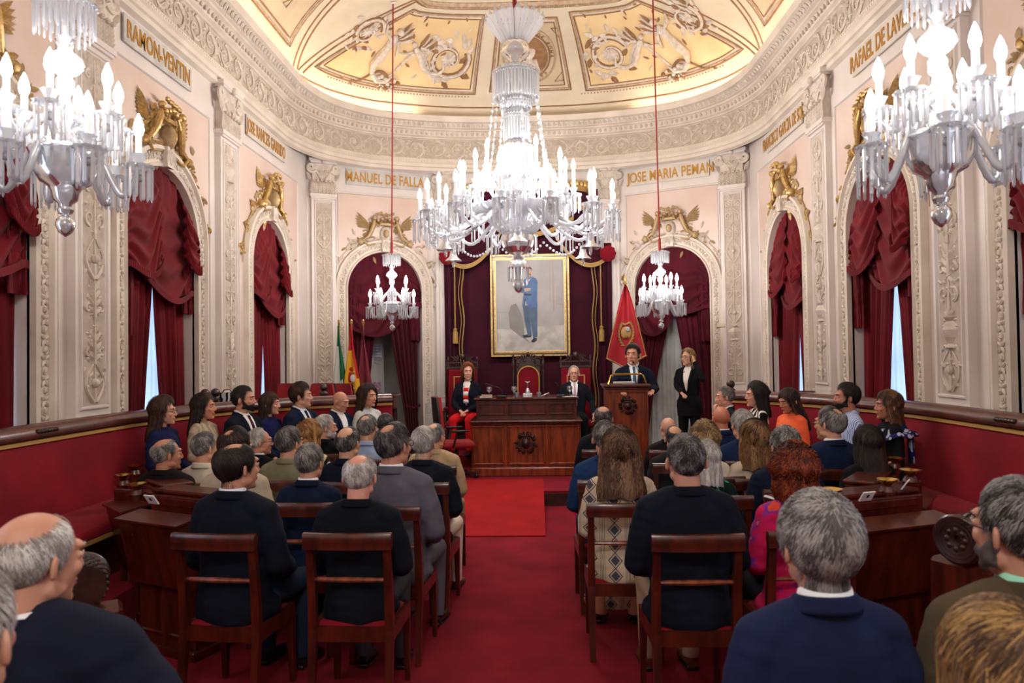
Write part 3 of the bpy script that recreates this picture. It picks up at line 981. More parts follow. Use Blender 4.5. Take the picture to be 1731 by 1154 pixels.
# ---- gilded crests over the arches
def crest(wall, uc, zc, label, gold, tall=1.0):
    rn = random.Random(int(uc * 7 + zc))
    t = thing('gilded_crest', label, 'crest relief')
    P = lambda x, d, y: wall(uc + x, .02 + d * 1.4, zc + y)
    mb = MB()
    r = RA + .22
    for s in (1, -1):       # scroll garland following the arch
        for k in range(4):
            a = radians(20 + k * 19)
            x, y = sin(a) * (r + .07), cos(a) * (r + .07) - r + .2
            relief(mb, P, spiral((s * x, y), .085 - .008 * k, 1.2, 1.0, s, 14), .014, mi=1)
            for q in range(4): leaf(mb, P, s * x + rn.uniform(-.08, .08), y + rn.uniform(-.07, .07), rn.uniform(0, 6.28), .1, .045, rn.choice([0, 1]))
        relief(mb, P, [(s * sin(radians(a)) * (r + .05), cos(radians(a)) * (r + .05) - r + .2) for a in range(6, 92, 6)], .016, mi=1)
        mb.ell(P(s * .42, .03, .16), (.055, .03, .055), 0, 8, 6)
        for q in range(6): leaf(mb, P, s * .42, .16, q * 1.05, .09, .04, 0)
        # winged figure
        mb.tube([P(s * .30, .03, .22), P(s * .24, .05, .34), P(s * .2, .06, .46), P(s * .19, .06, .52)], [.024, .036, .036, .02], n=8, mi=0)
        mb.ell(P(s * .19, .07, .56), .042, 0, 8, 6)
        mb.tube([P(s * .2, .06, .47), P(s * .12, .08, .42), P(s * .08, .08, .5)], [.022, .018, .012], n=6, mi=0)
        mb.tube([P(s * .3, .03, .24), P(s * .38, .04, .18), P(s * .3, .04, .1), P(s * .18, .04, .12)], [.03, .024, .018, .01], n=7, mi=0)
        for q in range(6): leaf(mb, P, s * .25, .42, (pi / 2 - s * (.75 + q * .17)), .32 - .02 * q, .06, 0)
        for q in range(16):
            leaf(mb, P, s * rn.uniform(.1, .62), rn.uniform(-.02, .3) - .12 * (q % 3 == 0), rn.uniform(0, 6.28), rn.uniform(.08, .14), .05, rn.choice([0, 1, 1]))
        for q in range(8):
            leaf(mb, P, s * rn.uniform(.14, .34), rn.uniform(.15, .5), rn.uniform(0, 6.28), rn.uniform(.08, .13), .05, 0)
    # cartouche and crown
    for s in (1, -1):
        for q in range(14):
            a_ = q / 13
            leaf(mb, P, s * (.30 - .12 * a_), .14 + .38 * a_, pi / 2 + s * (rn.uniform(-1.6, .9)), .10, .045, rn.choice([0, 0, 1]))
        relief(mb, P, spiral((s * .16, .12), .075, 1.3, 1.0, -s, 14), .016, mi=1); relief(mb, P, spiral((s * .32, .30), .06, 1.2, 2.5, s, 14), .012, mi=0)
    mb.ell(P(0, .03, .3), (.1, .05, .13), 1, 12, 8); mb.ell(P(0, .07, .3), (.05, .03, .07), 0, 10, 6)
    for q in range(5): leaf(mb, P, 0, .16, -pi / 2 + (q - 2) * .5 + pi, .15, .06, 1); leaf(mb, P, 0, .2, -pi / 2 + (q - 2) * .45, .18, .07, 1)
    lbox(mb, lambda u, n, z: wall(uc + u, n, zc + z), -.1, .1, .02, .11, .44, .48, 0)
    for q in range(5):
        x = (q - 2) * .065
        for j in range(4): leaf(mb, P, x, .5, j * 1.57 + .4, .06, .04, 0)
        mb.ell(P(x, .07, .52 + .04 * (2 - abs(q - 2)) * .6), .032, 0, 7, 5)
    for q in range(7): mb.ell(P((q - 3) * .04, .08, .6 + rn.uniform(0, .05)), .026, 0, 6, 5)
    mb.obj('carved_relief', [M_gold if gold else M_palegold, M_carve if not gold else M_palegold], t)
CRL = {('left', 1): 'gilded crest above the partly visible window at the left edge', ('left', 2): 'gilded crest above the large left window, winged figures at its top', ('left', 3): 'gilded crest above the second left window',
       ('right', 1): 'pale gilded crest above the window at the right edge', ('right', 2): 'gilded crest behind the big right chandelier', ('right', 3): 'gilded crest above the narrow right window'}
for nm, i, w, a in ARCHES:
    crest(w, a[0], a[2], CRL[(nm, i)], True)
crest(WBL, AB[0][0], ZCB, 'pale painted crest above the arch under MANUEL DE FALLA', False)
crest(WBR, AB[0][0], ZCB, 'pale painted crest above the arch under JOSE MARIA PEMAN', False)

# ---- cove lighting: concealed strips on the cornice shelf (real lamps of the room)
M_led = mat('cove_light_strip', '#fff4e0', 0.5, emit='#ffeed6', es=11.0)
for sg in (-1, 1):
    mb = MB()
    st = [S_MID + sg * x for x in np.arange(1.9, 9.0, .12)]
    for i in range(len(st) - 1):
        a, b = st[i], st[i + 1]
        mb._add([PA(a, .10, 5.945), PA(a, .16, 5.945), PA(b, .16, 5.945), PA(b, .10, 5.945)], [(0, 1, 2, 3) if sg > 0 else (3, 2, 1, 0)])
    struct(mb.obj('trim_cove_light', M_led, smooth=False))
# ------------------------------------------------------------------ windows and curtains
def window(name, wall, arch, lit=True):
    uc, r, zc, zb = arch
    zs = zc - r
    mb = MB()
    pts = arch_pts(uc, r + .02, zc, zb)
    n = -DEP - .02
    c = wall(uc, n, (zb + zs) / 2)
    vs = [c] + [wall(u, n, z) for u, z in pts]
    m = len(pts)
    mb._add(vs, [(0, i + 1, (i + 1) % m + 1) for i in range(m)])
    o = struct(mb.obj(name, M_sky if lit else M_white, smooth=False))
    f = MB()
    for u in (-.33, 0, .33):
        lbox(f, wall, uc + u - .02, uc + u + .02, n + .005, n + .05, zb, zs + (r * .8 if abs(u) < .1 else r * .5))
    for z in np.arange(zb, zs + .1, .62):
        lbox(f, wall, uc - r, uc + r, n + .005, n + .05, z - .02, z + .02)
    f.obj('window_frame', mat('white_window_paint', '#e6e6e4', .4), o, smooth=False)
    return o
def drape(wall, uc, u0t, u1t, u0b, u1b, z0, z1, nbase, folds, seed, amp=.035, tie=None):
    """one gathered curtain panel from z1 down to z0; the edges may move from top to bottom"""
    rn = random.Random(seed)
    ph = [rn.uniform(0, 6.28) for _ in range(3)]
    mb = MB()
    def fn(u, v):
        z = lerp(z1, z0, v)
        if tie:
            tz, w_ = tie       # gathered by a cord at height tz
            k = math.exp(-((z - tz) / .35) ** 2)
        else: k = 0
        e0 = lerp(u0t, u0b, sm(v, 0, 1) if not tie else v); e1 = lerp(u1t, u1b, sm(v, 0, 1) if not tie else v)
        if k:
            c = (e0 + e1) / 2
            e0 = lerp(e0, c - w_ / 2, k); e1 = lerp(e1, c + w_ / 2, k)
        uu = lerp(e0, e1, u)
        a = amp * (.55 + .45 * v)
        n = nbase + a * (sin(folds * 2 * pi * u + ph[0] + .3 * sin(3 * v + ph[1])) + .35 * sin(folds * 4.7 * u * pi + ph[2]))
        return wall(uu + .01 * sin(5 * v + u * 20), n, z)
    def fs(u, v):
        p = fn(u, v); q = fn(min(1, u + .01), v) if u < .99 else p; q0 = fn(max(0, u - .01), v)
        t = (q - q0)
        nn = t.cross(Vector((0, 0, 1)))
        if nn.length < 1e-6: nn = wall.n.copy()
        nn.normalize()
        if nn.dot(wall.n) < 0: nn = -nn
        return p, nn
    mb.slab(fs, int(folds * 12), 14, .012)
    return mb
def swag(wall, uc, r, zc, n0, seed, drops, zs_drop):
    """gathered festoon filling the head of an arch; drops = list of (u_center, half width, bottom z)"""
    rn = random.Random(seed)
    mb = MB()
    zs = zc - r
    for q_, (cu, hw, zb) in enumerate(drops):
        k = rn.uniform(0, 6)
        def fs(u, v, cu=cu, hw=hw, zb=zb, k=k, q_=q_):
            x = (u * 2 - 1)
            uu = cu + x * hw
            du = min(.999, abs(uu - uc) / r)
            ztop = zs + r * sqrt(1 - du * du) if du < 1 else zs
            zbot = zb + (.30 * x * x) * (ztop - zb) * .55
            z = lerp(ztop + .005, zbot, v)
            sag = v * 6.5 + x * x * 2.4 * v + x * .8 * v + k + .25 * sin(4 * x + k)
            n = n0 + .015 + .045 * q_ * min(1, v * 3) + .05 * sin(pi * u) * v + .022 * sin(sag * 1.35 * pi) * min(1, v * 2.2) + .010 * sin(u * 40 + k) * max(0, 1 - v * 2.2)
            return wall(uu, n, z), wall.n
        mb.slab(fs, 54, 60, .01)
    # fringed hem
    fr = MB()
    for q_, (cu, hw, zb) in enumerate(drops):
        pts = []
        for i in range(25):
            x = i / 12 - 1
            uu = cu + x * hw
            du = min(.999, abs(uu - uc) / r)
            ztop = zs + r * sqrt(1 - du * du)
            z = zb + (.30 * x * x) * (ztop - zb) * .55
            pts.append((uu, z))
        def fq(u, v, pts=pts, q_=q_):
            i = min(23, int(u * 24)); f = u * 24 - i
            a, b = pts[i], pts[i + 1]
            return wall(lerp(a[0], b[0], f), n0 + .05 + .045 * q_ + .05 * sin(pi * u) + .006 * ((int(u * 48)) % 2), lerp(a[1], b[1], f) + .01 - .06 * v), wall.n
        fr.slab(fq, 48, 1, .012)
    return mb, fr
def arch_curtain(wall, arch, label, mt, split=.0, open_b=.28, seed=1, flip=1, sheer=True, full=True, gap_c=0, cnr=.25):
    uc, r, zc, zb = arch
    zs = zc - r
    t = thing('velvet_curtain', label, 'curtain')
    mb, fr = swag(wall, uc, r - .01, zc - .005, -.05, seed, [(uc - flip * r * .30, r * .69, zs - .62), (uc + flip * r * .52, r * .47, zs - .42), (uc - flip * r * .78, r * .21, zs - .3)], 0)
    mb.obj('swag', mt, t, ang=60); 
    fr.obj('fringe', mt, t)
    # side tails beside the jambs
    for s in (-1, 1):
        ta = MB()
        ta.merge(drape(wall, uc, uc + s * (r - .13) - .09, uc + s * (r - .13) + .10, uc + s * (r - .11) - .07, uc + s * (r - .11) + .09, zs - .75 - (.25 if s * flip > 0 else 0), zs + .15, -.02, 2, seed + s + 9, .02))
        ta.obj('side_tail', mt, t)
    g = gap_c
    for s in (-1, 1):
        e_out = uc + s * (r - .005)
        a = uc + g + s * .012; b = uc + g + s * (open_b + .012)
        if s < 0: d = drape(wall, uc, e_out, a + .05, e_out, b, zb - .01, zs + .35, -.11, 5, seed + 3, .03)
        else: d = drape(wall, uc, a - .05, e_out, b, e_out, zb - .01, zs + .35, -.11, 5, seed + 4, .03)
        d.obj('curtain_panel', mt, t, ang=60)
    return t
M_sheer2 = D.materials.new('sheer_white_curtain_cloth')
M_sheer2.use_nodes = True
_t = M_sheer2.node_tree
_tl_ = _n(_t, 'ShaderNodeBsdfTranslucent'); _tl_.inputs[0].default_value = (.85, .88, .93, 1)
_df_ = _n(_t, 'ShaderNodeBsdfDiffuse'); _df_.inputs[0].default_value = (.85, .86, .9, 1)
_mx_ = _n(_t, 'ShaderNodeMixShader'); _mx_.inputs[0].default_value = .35
_t.links.new(_tl_.outputs[0], _mx_.inputs[1]); _t.links.new(_df_.outputs[0], _mx_.inputs[2]); _t.links.new(_mx_.outputs[0], _t.nodes['Material Output'].inputs[0])
def sheer(wall, arch, label, seed):
    uc, r, zc, zb = arch
    t = drape(wall, uc, uc - r + .03, uc + r - .03, uc - r + .03, uc + r - .03, zb + .01, zc - r + .1, -.22, 11, seed, .012)
    return tag(t.obj('sheer_curtain', M_sheer2), label, 'sheer curtain')
wn = 1
CURL = {('left', 1): 'dark red velvet curtain of the window cut by the left photo edge', ('left', 2): 'dark red velvet curtain with swag in the large left window',
        ('left', 3): 'dark red velvet curtain with swag in the narrower left window farther back', ('right', 1): 'dark red velvet curtain of the window at the right photo edge',
        ('right', 2): 'dark red velvet curtain in the window behind the big right chandelier', ('right', 3): 'dark red velvet curtain in the narrow right window behind the woman in orange'}
for nm, i, w, a in ARCHES:
    window(f'window_{wn}', w, a); wn += 1
    arch_curtain(w, a, CURL[(nm, i)], M_curtain, open_b={('left', 2): .2, ('left', 3): .16, ('right', 2): .22, ('right', 3): .18}.get((nm, i), .1), seed=i * 7 + len(nm), flip=-1 if nm == 'left' else 1,
                 gap_c={('left', 2): .0, ('left', 3): .05, ('right', 2): -.05, ('right', 3): -.1}.get((nm, i), 0))
    if i >= 2:
        sheer(w, a, {('left', 2): 'white sheer curtain glowing in the gap of the large left window', ('left', 3): 'white sheer curtain in the narrower left window', ('right', 2): 'white sheer curtain behind the window right of the scarf woman', ('right', 3): 'white sheer curtain in the window behind the woman in orange'}[(nm, i)], i)
for i, a in ((0, AL[0]), (0, AR[0])):
    window(f'window_{wn}', WL if a is AL[0] else WR, a); wn += 1

# ---- doorways either side of the apse
a = AB[0]
uc, r, zc, zb = a
zs = zc - r
M_shaft = mat('lobby_grey_paint', '#b3ada6', 0.7)
for nm, w in (('left', WBL), ('right', WBR)):
    mb = MB()       # shallow lobby behind the arch
    lbox(mb, w, uc - r - .3, uc + r + .3, -1.35, -1.3, 0, 4.0)
    lbox(mb, w, uc - r - .35, uc - r - .3, -1.35, -DEP, 0, 4.0); lbox(mb, w, uc + r + .3, uc + r + .35, -1.35, -DEP, 0, 4.0)
    lbox(mb, w, uc - r - .35, uc + r + .35, -1.35, -DEP, 4.0, 4.05); lbox(mb, w, uc - r - .35, uc + r + .35, -1.35, -DEP, .1, ZF)
    struct(mb.obj('wall_lobby_' + nm, M_shaft, smooth=False))
# left: open curtain, gathered low on the right
t = thing('velvet_curtain', 'wine velvet curtain of the left doorway, drawn open and gathered low', 'curtain')
mb, fr = swag(WBL, uc, r - .01, zc - .005, -.05, 31, [(uc - r * .30, r * .69, zs - .75), (uc + r * .5, r * .49, zs - .30)], 0)
mb.obj('swag', M_curtainm, t, ang=60); fr.obj('fringe', M_curtainm, t)
for s, q in ((-1, .55), (1, .85)):
    ta = MB()
    ta.merge(drape(WBL, uc, uc + s * (r - .12) - .09, uc + s * (r - .12) + .10, uc + s * (r - .1) - .07, uc + s * (r - .1) + .09, zs - q, zs + .15, -.02, 2, 19 + s, .02))
    ta.obj('side_tail', M_curtainm, t)
drape(WBL, uc, uc - r + .005, uc - .12, uc - r + .005, uc - .32, ZF, zs + .3, -.11, 5, 8, .03).obj('curtain_panel', M_curtainm, t, ang=60)
def lp():
    mb = MB()
    def fs(u, v):
        z = lerp(zs + .3, ZF + .02, v)
        L = lerp(uc - .02, uc + .40, min(1, v * 1.12) ** 1.15); R_ = lerp(uc + r - .02, uc + r - .05, v)
        if v > .78: L = lerp(L, L - .06, (v - .78) / .22); R_ = lerp(R_, uc + .62, sm(v, .78, .95))
        else: R_ = lerp(R_, uc + .60, sm(v, .3, .8) * .5)
        uu = lerp(L, R_, u)
        return WBL(uu, -.09 + .035 * sin(u * 36) + .012 * sin(u * 71 + 1), z), WBL.n
    mb.slab(fs, 66, 20, .012)
    return mb
lp().obj('curtain_panel', M_curtainm, t, ang=60)
MB().tube([WBL(uc + .36, -.1, 1.02), WBL(uc + .5, -.08, .97), WBL(uc + .62, -.1, 1.02)], .022, n=7).obj('tie_cord', M_curtainm, t)
# right: two panels parting over a sheer
t = thing('velvet_curtain', 'wine velvet curtain of the right doorway parted behind the standing woman', 'curtain')
mb, fr = swag(WBR, uc, r - .01, zc - .005, -.05, 37, [(uc - r * .30, r * .69, zs - .45), (uc + r * .5, r * .49, zs - .8)], 0)
mb.obj('swag', M_curtainm, t, ang=60); fr.obj('fringe', M_curtainm, t)
for s, q in ((-1, .95), (1, .6)):
    ta = MB()
    ta.merge(drape(WBR, uc, uc + s * (r - .12) - .09, uc + s * (r - .12) + .10, uc + s * (r - .1) - .07, uc + s * (r - .1) + .09, zs - q, zs + .15, -.02, 2, 29 + s, .02))
    ta.obj('side_tail', M_curtainm, t)
drape(WBR, uc, uc - r + .005, uc + .02, uc - r + .005, uc - .34, ZF, zs + .3, -.11, 5, 18, .03).obj('curtain_panel', M_curtainm, t, ang=60)
drape(WBR, uc, uc - .01, uc + r - .005, uc + .52, uc + r - .02, ZF, zs + .3, -.09, 6, 19, .03).obj('curtain_panel', M_curtainm, t, ang=60)
s_ = drape(WBR, uc, uc - r + .05, uc + r - .05, uc - r + .05, uc + r - .05, ZF + .01, zs + .2, -.25, 12, 5, .02)
tag(s_.obj('sheer_curtain', mat('grey_white_net', '#b9bbb8', .85, c2='#a9aaa8', scale=5)), 'grey white net curtain hanging behind the standing woman', 'sheer curtain')

# ---- baldachin of dark velvet in the apse
YW = AY - .03
t = thing('velvet_backdrop', 'dark plum velvet backdrop hanging behind the portrait and three high seats', 'backdrop')
d = drape(WC, AX, AX - 1.22, AX + 1.22, AX - 1.22, AX + 1.22, ZF, 4.7, .06, 3, 3, .008)
d.obj('back_cloth', M_curtaind, t)
for s in (-1, 1):
    c = AX + s * 1.26
    d = drape(WC, c, c - .17, c + .17, c - .15, c + .15, ZF, 3.75, .16, 4, 5 + s, .03)
    d.obj('side_drape', M_curtaind, t)
    g = MB()
    for q in (0, .05):
        g.tube([WC(c + s * (-.10 - q - .02 * sin(k * .5)), .205, 3.6 - k * .072) for k in range(46)], .007 + q * .1, n=6)
    for k in range(3):
        z = .95 - .1 * k
        g.bar(WC(c - .14, .225, z - .12), WC(c + .1, .225, z + .08), .015, .035)
    g.obj('braid', M_braid, t)
# swags with gold fringe, from rosettes
def festoon(u0, z0, u1, z1, sag, depth, name):
    mb = MB(); fr = MB()
    def fn(u, v, e=0):
        x = lerp(u0, u1, u); zt = lerp(z0, z1, u); 
        sg_ = sag * 4 * u * (1 - u)
        top = zt + .12 - sg_ * .15
        bot = zt - .10 - sg_
        z = lerp(top, bot, v)
        n = .25 + depth * sin(pi * u) * (.4 + .6 * v) + .02 * sin(v * 30 + u * 2)
        return WC(x, n, z), WC.n
    mb.slab(fn, 30, 34, .012)
    fr.slab(lambda u, v: (fn(u, 1)[0] + Vector((0, -.012 + .004 * (int(u * 60) % 2), .015 - .075 * v)), WC.n), 60, 1, .012)
    mb.obj('swag', M_curtaind, t); fr.obj('gold_fringe', M_braid, t)
pl = WC(AX, .3, 0)
festoon(AX - 1.34, 3.62, AX - .35, 4.25, .38, .12, 'l'); festoon(AX + 1.34, 3.60, AX + .35, 4.25, .38, .12, 'r')
festoon(AX - .8, 4.3, AX + .8, 4.3, .3, .1, 'm')
for s in (-1, 1):
    p = WC(AX + s * 1.36, .26, 3.55)
    mb = MB()
    mb.ell(p, (.14, .10, .14), 0, 14, 10)
    for k in range(9): mb.tube([p + Vector((.13 * cos(k * .7), -.03, .13 * sin(k * .7))), p + Vector((0, -.105, 0))], [.028, .012], n=6)
    mb.obj('rosette', M_velvet, t)
    c = WC(AX + s * 1.26, .24, 0)
    cd = MB()
    x = c.x - s * .02
    cd.tube([(x, c.y, 3.5), (x, c.y, 2.35)], .012, n=6)
    cd.lathe([(0, 0), (.035, -.03), (.03, -.07), (.045, -.09), (.05, -.28), (0, -.28)], (x, c.y, 2.35), 12)
    cd.obj('tassel_cord', M_braid, t)
# canopy crown
mb = MB()
for i in range(24):
    a, b = i / 24, (i + 1) / 24
    def q(t_, r_): return WC(AX - 1.05 * cos(pi * t_) * r_, .08 + .42 * sin(pi * t_) * r_, 0)
    for (z0_, z1_, r0, r1, mi) in ((4.3, 4.42, 1, 1.03, 1), (4.42, 4.62, .98, .95, 0), (4.62, 4.7, 1.0, 1.04, 1), (4.7, 4.88, .9, .35, 0)):
        p0, p1 = q(a, r0), q(b, r0); p2, p3 = q(b, r1), q(a, r1)
        mb._add([p0 + Vector((0, 0, z0_)), p1 + Vector((0, 0, z0_)), p2 + Vector((0, 0, z1_)), p3 + Vector((0, 0, z1_))], [(0, 1, 2, 3)], mi)
    mb.ell(q(a, 1.03) + Vector((0, 0, 4.74)), (.04, .03, .06), 1, 6, 5)
tag(mb.obj('canopy', [M_curtaind, M_gold]), 'dark velvet and gold canopy over the apse, half hidden by the great chandelier', 'canopy')

# ---- portrait
def portrait():
    c = atY(896, 516, AY - .17)
    s = 12.11 / FPX
    w, h = 133 * s * 1.0, 172 * s
    t = thing('framed_portrait', 'tall gilt-framed painted portrait of a man in a blue suit with folded arms', 'painting', c)
    t.rotation_euler = (0, 0, 0)
    mb = MB()
    P = lambda u, n, z: Vector((u, -n, z))
    def fr(mb, i, o, hgt, mi):
        for (x0, x1, z0, z1) in ((-w / 2 + o, w / 2 - o, -h / 2 + o, -h / 2 + i), (-w / 2 + o, w / 2 - o, h / 2 - i, h / 2 - o), (-w / 2 + o, -w / 2 + i, -h / 2 + i, h / 2 - i), (w / 2 - i, w / 2 - o, -h / 2 + i, h / 2 - i)):
            lbox(mb, P, x0, x1, 0, hgt, z0, z1, mi)
    fr(mb, .03, 0, .06, 0); fr(mb, .055, .03, .04, 1); fr(mb, .085, .055, .055, 0); fr(mb, .095, .085, .03, 2)
    mb.obj('frame', [M_gold, M_woodd, mat('pale_gilt', '#e3cf9c', .4, .4)], t, smooth=False)
    cm = mat('painted_canvas', '#b7b3b2', .5, c2='#8f8a88', scale=1.6, detail=8, lo=.3, hi=.75, bump=.05)
    mb = MB(); lbox(mb, P, -w / 2 + .09, w / 2 - .09, .0, .02, -h / 2 + .09, h / 2 - .09)
    mb.obj('canvas', cm, t, smooth=False)
    # paint layers: thin shapes lying on the canvas
    pc = [mat('paint_floor', '#c4bfba', .5, c2='#a09a96', scale=5), mat('paint_grey_shade', '#75706f', .5, c2='#868180', scale=3), mat('paint_blue_suit', '#4d73a3', .5, c2='#3a5c8b', scale=6), mat('paint_blue_trousers', '#4b647f', .5, c2='#3a4f68', scale=6),
          mat('paint_skin', '#c39a80', .5), mat('paint_brown', '#4a3226', .5), mat('paint_dark', '#23242c', .5), mat('paint_light', '#dbe2ee', .5), mat('paint_column', '#a6968c', .5)]
    s2 = 1 / 5.24 * s
    ox, oz = 396, 582     # centre of the frame in the measured crop
    def L(pts, mi, d=.022):
        mb = MB()
        vs = [((x - ox) * s2, -d, -(y - 590) * s2) for x, y in pts] + [((x - ox) * s2, -d - .0015, -(y - 590) * s2) for x, y in pts]
        n = len(pts)
        mb._add(vs, [tuple(range(n, 2 * n))] + [(i, (i + 1) % n, n + (i + 1) % n, n + i) for i in range(n)], mi)
        return mb
    A = MB()
    A.merge(L([(100, 795), (260, 800), (420, 780), (700, 770), (700, 1012), (100, 1012)], 0, .0205))
    A.merge(L([(215, 790), (205, 660), (225, 590), (270, 570), (300, 620), (330, 700), (345, 870), (400, 930), (300, 860)], 1, .0212))
    A.merge(L([(596, 170), (608, 170), (612, 645), (598, 645)], 8, .0215)); A.merge(L([(570, 170), (576, 170), (578, 560), (571, 560)], 8, .0215)); A.merge(L([(620, 580), (700, 582), (700, 590), (620, 588)], 8, .0216)); A.merge(L([(100, 648), (320, 650), (320, 652), (100, 650)], 1, .0206))
    A.obj('painted_background', pc, t, smooth=False)
    B = MB()
    B.merge(L([(330, 590), (460, 595), (458, 870), (420, 885), (395, 700), (410, 860), (372, 860), (345, 720)], 3, .0225))
    B.merge(L([(322, 860), (372, 845), (408, 860), (400, 872), (345, 878)], 6, .0222)); B.merge(L([(402, 905), (425, 880), (455, 880), (450, 905), (425, 920), (404, 918)], 6, .0228))
    B.merge(L([(370, 345), (415, 335), (450, 350), (466, 380), (460, 520), (462, 600), (445, 607), (400, 612), (375, 600), (355, 540), (350, 600), (326, 600), (335, 520), (345, 480), (300, 475), (290, 465), (330, 430), (318, 385)], 2, .024))
    B.merge(L([(372, 350), (395, 360), (413, 338), (380, 390), (370, 420), (362, 380)], 7, .0265))
    B.merge(L([(345, 440), (400, 438), (405, 455), (350, 470)], 4, .0268)); B.merge(L([(338, 485), (415, 490), (400, 505), (345, 500)], 6, .0262)); B.merge(L([(350, 530), (358, 540), (345, 600), (340, 600)], 6, .0262))
    B.merge(L([(372, 270), (412, 268), (416, 300), (410, 330), (395, 342), (378, 335), (371, 300)], 4, .0265))
    B.merge(L([(370, 285), (370, 262), (385, 250), (405, 250), (419, 268), (419, 295), (412, 272), (390, 266), (376, 270)], 5, .028)); B.merge(L([(380, 312), (404, 310), (408, 326), (400, 332), (402, 318), (384, 318)], 5, .028))
    B.obj('painted_figure', pc, t, smooth=False)
portrait()
# ------------------------------------------------------------------ chandeliers
M_glass = glassmat('cut_crystal', trans=.8, diff=.55)
M_glassd = glassmat('smoky_crystal_bowl', tint=(.72, .74, .78), trans=.6, diff=.5)
M_prism = glassmat('crystal_prism', trans=.8, diff=.60)
M_bulb = mat('candle_bulb', '#ffffff', .4, emit='#fff6ee', es=26.0)
M_candle = mat('white_candle_sleeve', '#f4f2f0', .5, emit='#ffffff', es=.25)
M_rope = mat('red_cord', '#8a2020', .8)
def prisms(mb, c, r, n, L, w=.011, ph=0, jit=0, rn=None):
    for k in range(n):
        a = 2 * pi * k / n + ph
        x, y = c[0] + r * cos(a), c[1] + r * sin(a)
        l = L * (1 + (rn.uniform(-jit, jit) if rn else 0))
        z = c[2]
        ux, uy = -sin(a), cos(a)
        ox, oy = cos(a), sin(a)
        vs = []
        for zz, q in ((z, .5), (z - .012, 1.0), (z - l + .012, 1.0), (z - l, .25)):
            vs += [(x + ux * w * q / 2 * s1 + ox * w * q * .35 * s2, y + uy * w * q / 2 * s1 + oy * w * q * .35 * s2, zz) for s1, s2 in ((-1, 0), (0, -1), (1, 0), (0, 1))]
        fs = []
        for j in range(3):
            for i in range(4):
                fs.append((j * 4 + i, j * 4 + (i + 1) % 4, j * 4 + 4 + (i + 1) % 4, j * 4 + 4 + i))
        fs += [(3, 2, 1, 0), (12, 13, 14, 15)]
        mb._add(vs, fs)
def bulb_prof(s=1.0):
    return [(.008 * s, 0), (.016 * s, .008 * s), (.021 * s, .028 * s), (.019 * s, .05 * s), (.011 * s, .075 * s), (.003 * s, .094 * s), (0, .098 * s)]
def cup_prof(s=1.0):
    return [(0, -.03 * s), (.014 * s, -.028 * s), (.02 * s, -.01 * s), (.05 * s, .0), (.062 * s, .012 * s), (.05 * s, .009 * s), (.02 * s, .004 * s), (.018 * s, .03 * s), (.03 * s, .055 * s), (.034 * s, .06 * s), (.015 * s, .055 * s)]
def make_arm(parent, r0, z0, r1, zc, s=1.0, cl=.15, npr=8, pl=.14, dip=.12, rn=None, name='arm', bs=1.0):
    """S-shaped glass arm from the hub out to a candle cup; local x points outward"""
    mb = MB()
    pts = [(r0 + (r1 - r0) * t, 0, lerp(z0, zc - .03 * s, t) - dip * sin(pi * min(1, t * 1.05)) + .04 * sin(2 * pi * t)) for t in [i / 18 for i in range(19)]]
    pts[-1] = (r1, 0, zc - .03 * s)
    mb.tube(pts, [.013 * s * (1 + .22 * (i % 2)) for i in range(19)], n=8)
    mb.lathe(cup_prof(s), (r1, 0, zc), 16, ripple=.06, rn=8)
    mb.ell((r1, 0, zc - .045 * s), (.018 * s, .018 * s, .016 * s), 0, 8, 5)
    a = mb.obj(name, M_glass, parent, ang=50)
    c = MB().lathe([(.013 * s, .03 * s), (.0135 * s, .03 * s + cl), (0, .03 * s + cl)], (r1, 0, zc), 12)
    co = c.obj('candle', M_candle, a)
    b = MB().lathe(bulb_prof(bs), (r1, 0, zc + .03 * s + cl), 12)
    b.obj('bulb', M_bulb, a)
    p = MB(); prisms(p, (r1, 0, zc + .002), .053 * s, npr, pl, .014 * s, rn=rn, jit=.08)
    for k in range(8):
        t = 2 * pi * k / 8
        p.ell((r1 + .057 * s * cos(t), .057 * s * sin(t), zc + .004), (.008 * s,) * 3, 0, 5, 4)
    p.obj('prism_fringe', M_prism, a, smooth=False)
    return a
def place_arm(arm, parent, ang):
    c = dup(arm, parent)
    c.rotation_euler = (0, 0, ang)
    return c
